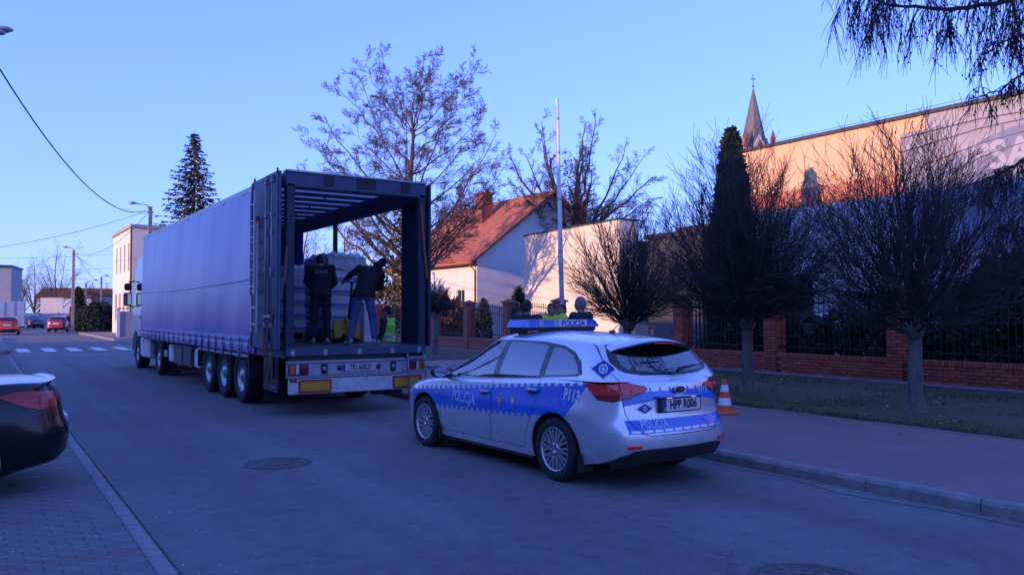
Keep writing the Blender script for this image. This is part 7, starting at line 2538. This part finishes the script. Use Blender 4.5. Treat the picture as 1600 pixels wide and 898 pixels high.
# group behind the police car
GP = 'people talking behind the police car'
q = at_depth(823, 490, 13.5); person((q.x, q.y, .118), -HEAD+R(-25), stand(1.80, chest=(0,0,1.36), sl=(-.195,0,1.445), sr=(.195,0,1.445), neck=(0,-.005,1.52), head=(0,.02,1.635)), dict(skin=M_SKIN, top=M_NAVYJ, low=M_DTR, shoe=M_SHOE, hair=M_HAIRD), 'person in dark jacket with short dark hair, leftmost behind the light bar', GP, 1.10)
q = at_depth(806, 490, 14.6); person((q.x, q.y, .118), -HEAD+R(-70), stand(1.70, chest=(0,0,1.36), sl=(-.195,0,1.445), sr=(.195,0,1.445), neck=(0,-.005,1.52), head=(0,.02,1.635)), dict(skin=M_SKIN, top=mat('jacket_pale', (.22,.25,.30), .8), low=M_DTR, shoe=M_SHOE, hair=M_HAIRD), 'person in pale blue jacket half hidden behind the leftmost man', GP, 1.02)
q = at_depth(862, 490, 14.3); person((q.x, q.y, .118), -HEAD+R(178), stand(1.75, chest=(0,0,1.38), sl=(-.20,0,1.485), sr=(.20,0,1.485), neck=(0,-.005,1.535), head=(0,.03,1.64), face=(.05,1,-.15)), dict(skin=M_SKIN, top=M_HIVISY, low=M_DTR, shoe=M_SHOE, hair=M_JKT, hat=M_JKT, cap=None), 'person in yellow hi-vis jacket and black beanie facing the camera', GP, 1.2)
q = at_depth(879, 490, 15.2); person((q.x, q.y, .118), -HEAD+R(150), stand(1.74, chest=(0,0,1.36), sl=(-.195,0,1.445), sr=(.195,0,1.445), neck=(0,-.005,1.52), head=(0,.02,1.635)), dict(skin=M_SKIN, top=M_JKT, low=M_DTR, shoe=M_SHOE, hair=M_HAIRD), 'person in black half hidden behind the yellow jacket', GP, 1.08)
q = at_depth(908, 490, 12.9); person((q.x, q.y, .118), -HEAD+R(52), stand(1.84, chest=(0,0,1.36), sl=(-.195,0,1.445), sr=(.195,0,1.445), neck=(0,-.005,1.52), head=(0,.02,1.635), face=(0,1,-.05)), dict(skin=M_SKIN, top=M_NAVYJ, low=M_DTR, shoe=M_SHOE, hair=M_HAIRG), 'grey-haired person in dark jacket, rightmost behind the light bar', GP, 1.12)
# ================================================================== street furniture and far things
random.seed(91)
# traffic cone
q = ground(1131, 645, .12)
cn = empty('traffic_cone', (q.x, q.y, .118), label='orange and white striped traffic cone beside the police car', cat='traffic cone')
M_CONE = mat('cone_orange', (.75,.10,.02), .5, var=.1, vscale=15); M_CONEW = mat('cone_white', (.70,.70,.72), .4)
mb = MB(); mb.box(-.165,-.165,0,.165,.165,.03,bev=.012); mb.lathe([(.15,.028),(.13,.05),(.115,.06)], n=24); mb.build('base', M_CONE, cn)
zr = [(.05,.14,0),(.14,.25,1),(.25,.35,0),(.35,.45,1),(.45,.53,0)]
rad = lambda z: .118-(z-.05)*.172
for a, b, k in zr:
    mb = MB(); mb.lathe([(rad(a)+(.002 if k else 0), a), (rad(b)+(.002 if k else 0), b)], n=24)
    if b > .52: mb.lathe([(rad(b), b), (rad(b)-.006, b+.004), (rad(b)-.012, b-.02)], n=24)
    mb.build('white_sleeve' if k else 'cone_ring', M_CONEW if k else M_CONE, cn)
# flagpole
a = at_depth(880, 492, 26.3); b = at_depth(871, 155, 26.3)
fp = empty('flagpole', (a.x, a.y, .12), label='tall white flagpole rising behind the police car', cat='flagpole')
top = b-Vector((a.x, a.y, .12)); top.z = b.z-.12
mb = MB(); mb.tube([(0,0,0), top*.5, top*1.0], [.085,.07,.05], n=14); mb.build('pole', mat('pole_white', (.60,.58,.57), .45, var=.12, vscale=3), fp)
mb = MB(); mb.ellipsoid(tuple(top+Vector((0,0,.03))), (.06,.06,.05), 10, 6); mb.build('finial', MATS['pole_white'], fp)
for f in (.42, .62, .80, .93):
    mb = MB(); c = top*f; mb.lathe([(.095-.04*f,-.04),(.098-.04*f,0),(.095-.04*f,.04)], tuple(c), n=12); mb.build('collar', mat('collar_dull', (.36,.32,.30), .6), fp)
mb = MB(); mb.tube([top*.98+Vector((-.06,0,0)), top*.5+Vector((-.11,0,0)), Vector((-.10,0,1.2))], .006, n=4); mb.build('halyard', mat('rope_grey', (.3,.3,.3), .9), fp)
mb = MB(); mb.box(-.25,-.25,-.1,.25,.25,.06); mb.build('footing', M_CONC, fp)
# lamp posts and wires
M_POLE = mat('concrete_pole', (.24,.22,.21), .9, var=.25, vscale=5)
M_LAMPH = mat('lamp_grey_head', (.30,.31,.34), .5)
def lamp_post(base, h, arm, label, head=.55, double=True):
    t = empty('street_lamp', base, label=label, cat='street lamp', group='street lamps on concrete poles')
    mb = MB()
    pr = [(.15,.11),(.10,.07)]
    mb.add([(-.13,-.11,0),(.13,-.11,0),(.13,.11,0),(-.13,.11,0),(-.09,-.075,h),(.09,-.075,h),(.09,.075,h),(-.09,.075,h)], [(3,2,1,0),(4,5,6,7),(0,1,5,4),(1,2,6,5),(2,3,7,6),(3,0,4,7)])
    mb.build('pole', M_POLE, t)
    ax, ay, az = arm
    e = Vector((ax, ay, h+az))
    mb = MB(); mb.tube([(0,0,h-.45), Vector((ax*.25, ay*.25, h+az*.55)), e], .03, n=7); mb.build('arm', M_GALV, t)
    d = Vector((ax, ay, 0)).normalized(); sd = Vector((-d.y, d.x, 0))
    mb = MB(); vs = []; fs = []
    st = [(0,.03,.03,0),(.08,.09,.05,.0),(.25,.13,.075,.0),(.45,.12,.065,-.01),(head,.05,.02,-.02)]
    for (u, w_, hh, dz) in st:
        for k in range(10):
            q = 2*PI*k/10; vs.append(e+d*u+sd*(math.cos(q)*w_)+Vector((0,0,math.sin(q)*hh+dz+u*.12)))
    for i in range(len(st)-1):
        for k in range(10): fs.append((i*10+k, i*10+(k+1)%10, (i+1)*10+(k+1)%10, (i+1)*10+k))
    fs += [tuple(range(10)), tuple((len(st)-1)*10+k for k in range(10))]
    mb.add(vs, fs, True); hd = mb.build('lamp_head', M_LAMPH, t)
    mb = MB(); mb.ellipsoid(tuple(e+d*.3+Vector((0,0,-.035))), (.12,.12,.06), 12, 6); mb.build('lamp_glass', mat('lamp_bowl', (.35,.36,.38), .15), hd)
    mb = MB(); mb.box(-.16,-.09,h-.35,.16,.09,h-.27); mb.build('bracket', M_GALV, t)
    return t
e = at_depth(-4, 35, 17.7)
lamp_post((e.x-2.1, e.y+.3, 0), e.z-.55, (1.75, -.25, .42), 'street lamp whose head pokes in at the top left corner')
p1 = at_depth(233, 490, 45); h1 = at_depth(0, 322, 45).z
lamp_post((p1.x, p1.y, 0), h1, (-.65,.05,.12), 'street lamp on a concrete pole just above the trailer roof', .42)
p2 = ground(114, 521); h2_ = at_depth(0, 393, 71).z
lamp_post((p2.x, p2.y, 0), h2_, (-.35,-.05,.2), 'street lamp on a thick concrete pole far up the road', .45)
p3 = at_depth(158, 490, 98); lamp_post((p3.x, p3.y, 0), at_depth(0, 432, 98).z, (.3,.05,.1), 'distant concrete pole right of the far cypress', .3)
p4 = at_depth(134, 490, 110); lamp_post((p4.x, p4.y, 0), at_depth(0, 443, 110).z, (.9,.0,.5), 'thin distant lamp post behind the cypress', .5)
def wire(a, b, sag, r, name, label):
    a, b = Vector(a), Vector(b); pts = []
    for k in range(25):
        t = k/24; p = a.lerp(b, t); p.z -= sag*4*t*(1-t); pts.append(p)
    mb = MB(); mb.tube(pts, r, n=5); tag(mb.build('overhead_wire', M_BLACK), label, 'wire', 'overhead wires')
w0 = at_depth(-60, 20, 19.0); w1 = Vector((p1.x-.25, p1.y, h1-.25))
wire(w0, w1, 1.5, .022, 'w', 'thick black overhead cable sweeping down from the top left')
wire((p1.x-.2, p1.y, h1-.3), at_depth(-60, 392, 55), .35, .014, 'w', 'thin overhead wire running left from the pole above the trailer')
wire((p1.x-.1, p1.y, h1-.35), (p2.x+.2, p2.y, h2_-.25), .9, .016, 'w', 'overhead wire between the two lamp poles on the right')
wire((p2.x+.2, p2.y, h2_-.3), (p3.x, p3.y, at_depth(0,440,98).z), .6, .02, 'w', 'overhead wire between the far poles')
wire((p2.x+.1, p2.y, h2_-.5), at_depth(260, 470, 120), .5, .016, 'w', 'lower overhead wire beyond the second pole')
for k, (ya, yb) in enumerate(((420,418),(440,441),(402,396))):
    wire(at_depth(-30, ya, 130), at_depth(190, yb, 130), .3, .018, 'w', ('faint upper', 'faint lowest', 'faint topmost')[k]+' wire crossing the far sky at the left')
# white box trailer, billboard and fence at the far end
q = at_depth(42, 515, 85)
bt = empty('box_trailer', (q.x-3.3, q.y, 0), label='white box trailer parked at the far left end of the road', cat='trailer')
M_BOXT = mat('box_pale', (.42,.44,.48), .5, var=.1, vscale=1)
zb_, zt_ = .35, at_depth(0, 471, 85).z
mb = MB(); mb.box(-3.2,0,zb_,3.2,2.4,zt_,bev=.04); mb.build('box_body', M_BOXT, bt)
for k in range(8):
    mb = MB(); mb.box(-3.1+k*.88,-.03,zb_+.05,-3.04+k*.88,0,zt_-.05); mb.build('box_rib', mat('rib_grey', (.25,.27,.32), .5), bt)
for x in (-2.2, 2.0):
    mb = MB(); mb.lathe([(0,-.1),(.4,-.1),(.42,.1),(0,.1)], (x,.3,.42), axis='Y', n=16); mb.build('wheel', M_RUBBER, bt)
q = at_depth(81, 490, 108)
bb_ = empty('billboard', (q.x, q.y, 0), R(-28), 'pale billboard beyond the far fence', 'billboard')
w2 = 1.4*1; z0, z1 = at_depth(0, 492, 108).z, at_depth(0, 466, 108).z
mb = MB(); mb.box(-w2,-.05,z0,w2,.05,z1); mb.build('board', mat('poster_pale', (.5,.5,.55), .6, col2=(.34,.38,.52), vscale=1.6), bb_)
mb = MB(); mb.box(-w2-.08,-.07,z1-.001,w2+.08,.07,z1+.1); mb.box(-w2-.08,-.07,z0-.1,w2+.08,.07,z0+.001); mb.build('board_edge', M_GALV, bb_)
for x in (-.9, .9):
    mb = MB(); mb.box(x-.08,.06,0,x+.08,.2,z1); mb.build('leg', M_GALV, bb_)
ff = empty('metal_fence', (0, 108, 0), label='pale sheet-metal fence across the far end of the road', cat='fence')
M_FP = mat('fence_pale', (.33,.35,.40), .6, var=.2, vscale=1)
mb = MB(); mb.box(0,-.02,.1,1.9,.02,1.75); pm = mb.mesh('fence_panel', M_FP)
mb = MB(); mb.box(-.05,-.05,0,.05,.05,1.9); pp_ = mb.mesh('fence_post', M_GALV)
for k in range(14):
    link_mesh('fence_panel', pm, ff, (-4+k*2.0, k*.25, 0)); link_mesh('fence_post', pp_, ff, (-4.05+k*2.0, k*.25, 0))
# far dark houses
for (px, d, w_, h, lab, m) in ((-22, 95, 5, 7.2, 'dark house corner at the far left edge', M_GREYR), (150, 175, 22, 5.5, 'long low house far beyond the hedge', M_GREYR), (100, 170, 10, 5.0, 'small far house behind the billboard', M_RENDER)):
    q = at_depth(px, 490, d); t = empty('far_house', (q.x, q.y, 0), R(-10), lab, 'house', 'far houses')
    mb = MB(); mb.box(-w_/2,0,0,w_/2,8,h); mb.build('wall', m, t)
    mb = MB(); mb.prism([(-w_/2-.4,h),(w_/2+.4,h),(w_/2-1.2,h+1.6),(-w_/2+1.2,h+1.6)] if d > 100 else [(-w_/2-.1,h),(w_/2+.1,h),(w_/2+.1,h+.2),(-w_/2-.1,h+.2)], -.3, 8.3, axis='Y'); mb.build('roof', M_BROWN if d > 100 else M_DARKTRIM, t)
# cartons standing in the gate opening
for k, (px, py, s, lab) in enumerate(((1004, 505, .55, 'brown carton at the bottom of the stack inside the gate'), (1008, 486, .5, 'white-labelled carton on top of the stack inside the gate'))):
    q = at_depth(px, 505, 27.5); t = empty('carton', (q.x, q.y, .19 if k == 0 else .78), R(10+k*8), lab, 'carton', 'cartons inside the gate')
    mb = MB(); mb.box(-s/2,-s/2,0,s/2,s/2,.58 if k == 0 else .5,bev=.01); mb.build('box_body', mat('cardboard', (.30,.21,.14), .85, var=.15, vscale=6), t)
    mb = MB(); mb.box(-.12,-s/2-.006,.2,.12,-s/2-.001,.38); mb.build('box_label', M_WHITE_P, t)
# green tractor half hidden behind fence and twigs
q = at_depth(1215, 490, 24.3)
tc_ = empty('tractor', (q.x, q.y, .1), R(12), 'dark green tractor half hidden behind the fence and bare twigs', 'tractor')
M_TG = mat('tractor_green', (.02,.06,.035), .45)
mb = MB(); mb.box(-.75,-.8,.9,.75,.8,1.3,bev=.05); mb.build('body', M_TG, tc_)
mb = MB(); mb.box(-.35,.8,.75,.35,2.4,1.45,bev=.08); mb.build('bonnet', M_TG, tc_)
for x in (-.68,.68):
    for y in (-.72,.72):
        mb = MB(); mb.box(x-.04,y-.04,1.3,x+.04,y+.04,2.55); mb.build('cab_post', M_BLACK, tc_)
mb = MB(); mb.box(-.85,-.9,2.55,.85,.9,2.72,bev=.05); mb.build('cab_roof', M_TG, tc_)
for x in (-.7,.7):
    mb = MB(); mb.box(x-.008,-.66,1.32,x+.008,.66,2.53); mb.build('cab_glass', glass_mat('tractor_glass', (.45,.6,.62), .08), tc_)
mb = MB(); mb.box(-.62,-.745,1.32,.62,-.73,2.53); mb.build('cab_glass', MATS['tractor_glass'], tc_)
for x in (-.85,.85):
    mb = MB(); mb.lathe([(.3,-.2),(.72,-.2),(.8,-.12),(.8,.12),(.72,.2),(.3,.2)], (x,-.5,.8), axis='X', n=24, closed=True); w_ = mb.build('wheel', M_RUBBER, tc_)
    mb = MB(); mb.lathe([(.31,-.1),(0,-.08)], (x,-.5,.8), axis='X', n=20); mb.build('rim', mat('rim_red', (.25,.03,.02), .5), w_)
    mb = MB(); mb.lathe([(0,-.12),(.4,-.12),(.45,.0),(.4,.12),(0,.12)], (x*.8,2.0,.45), axis='X', n=20); mb.build('front_wheel', M_RUBBER, tc_)
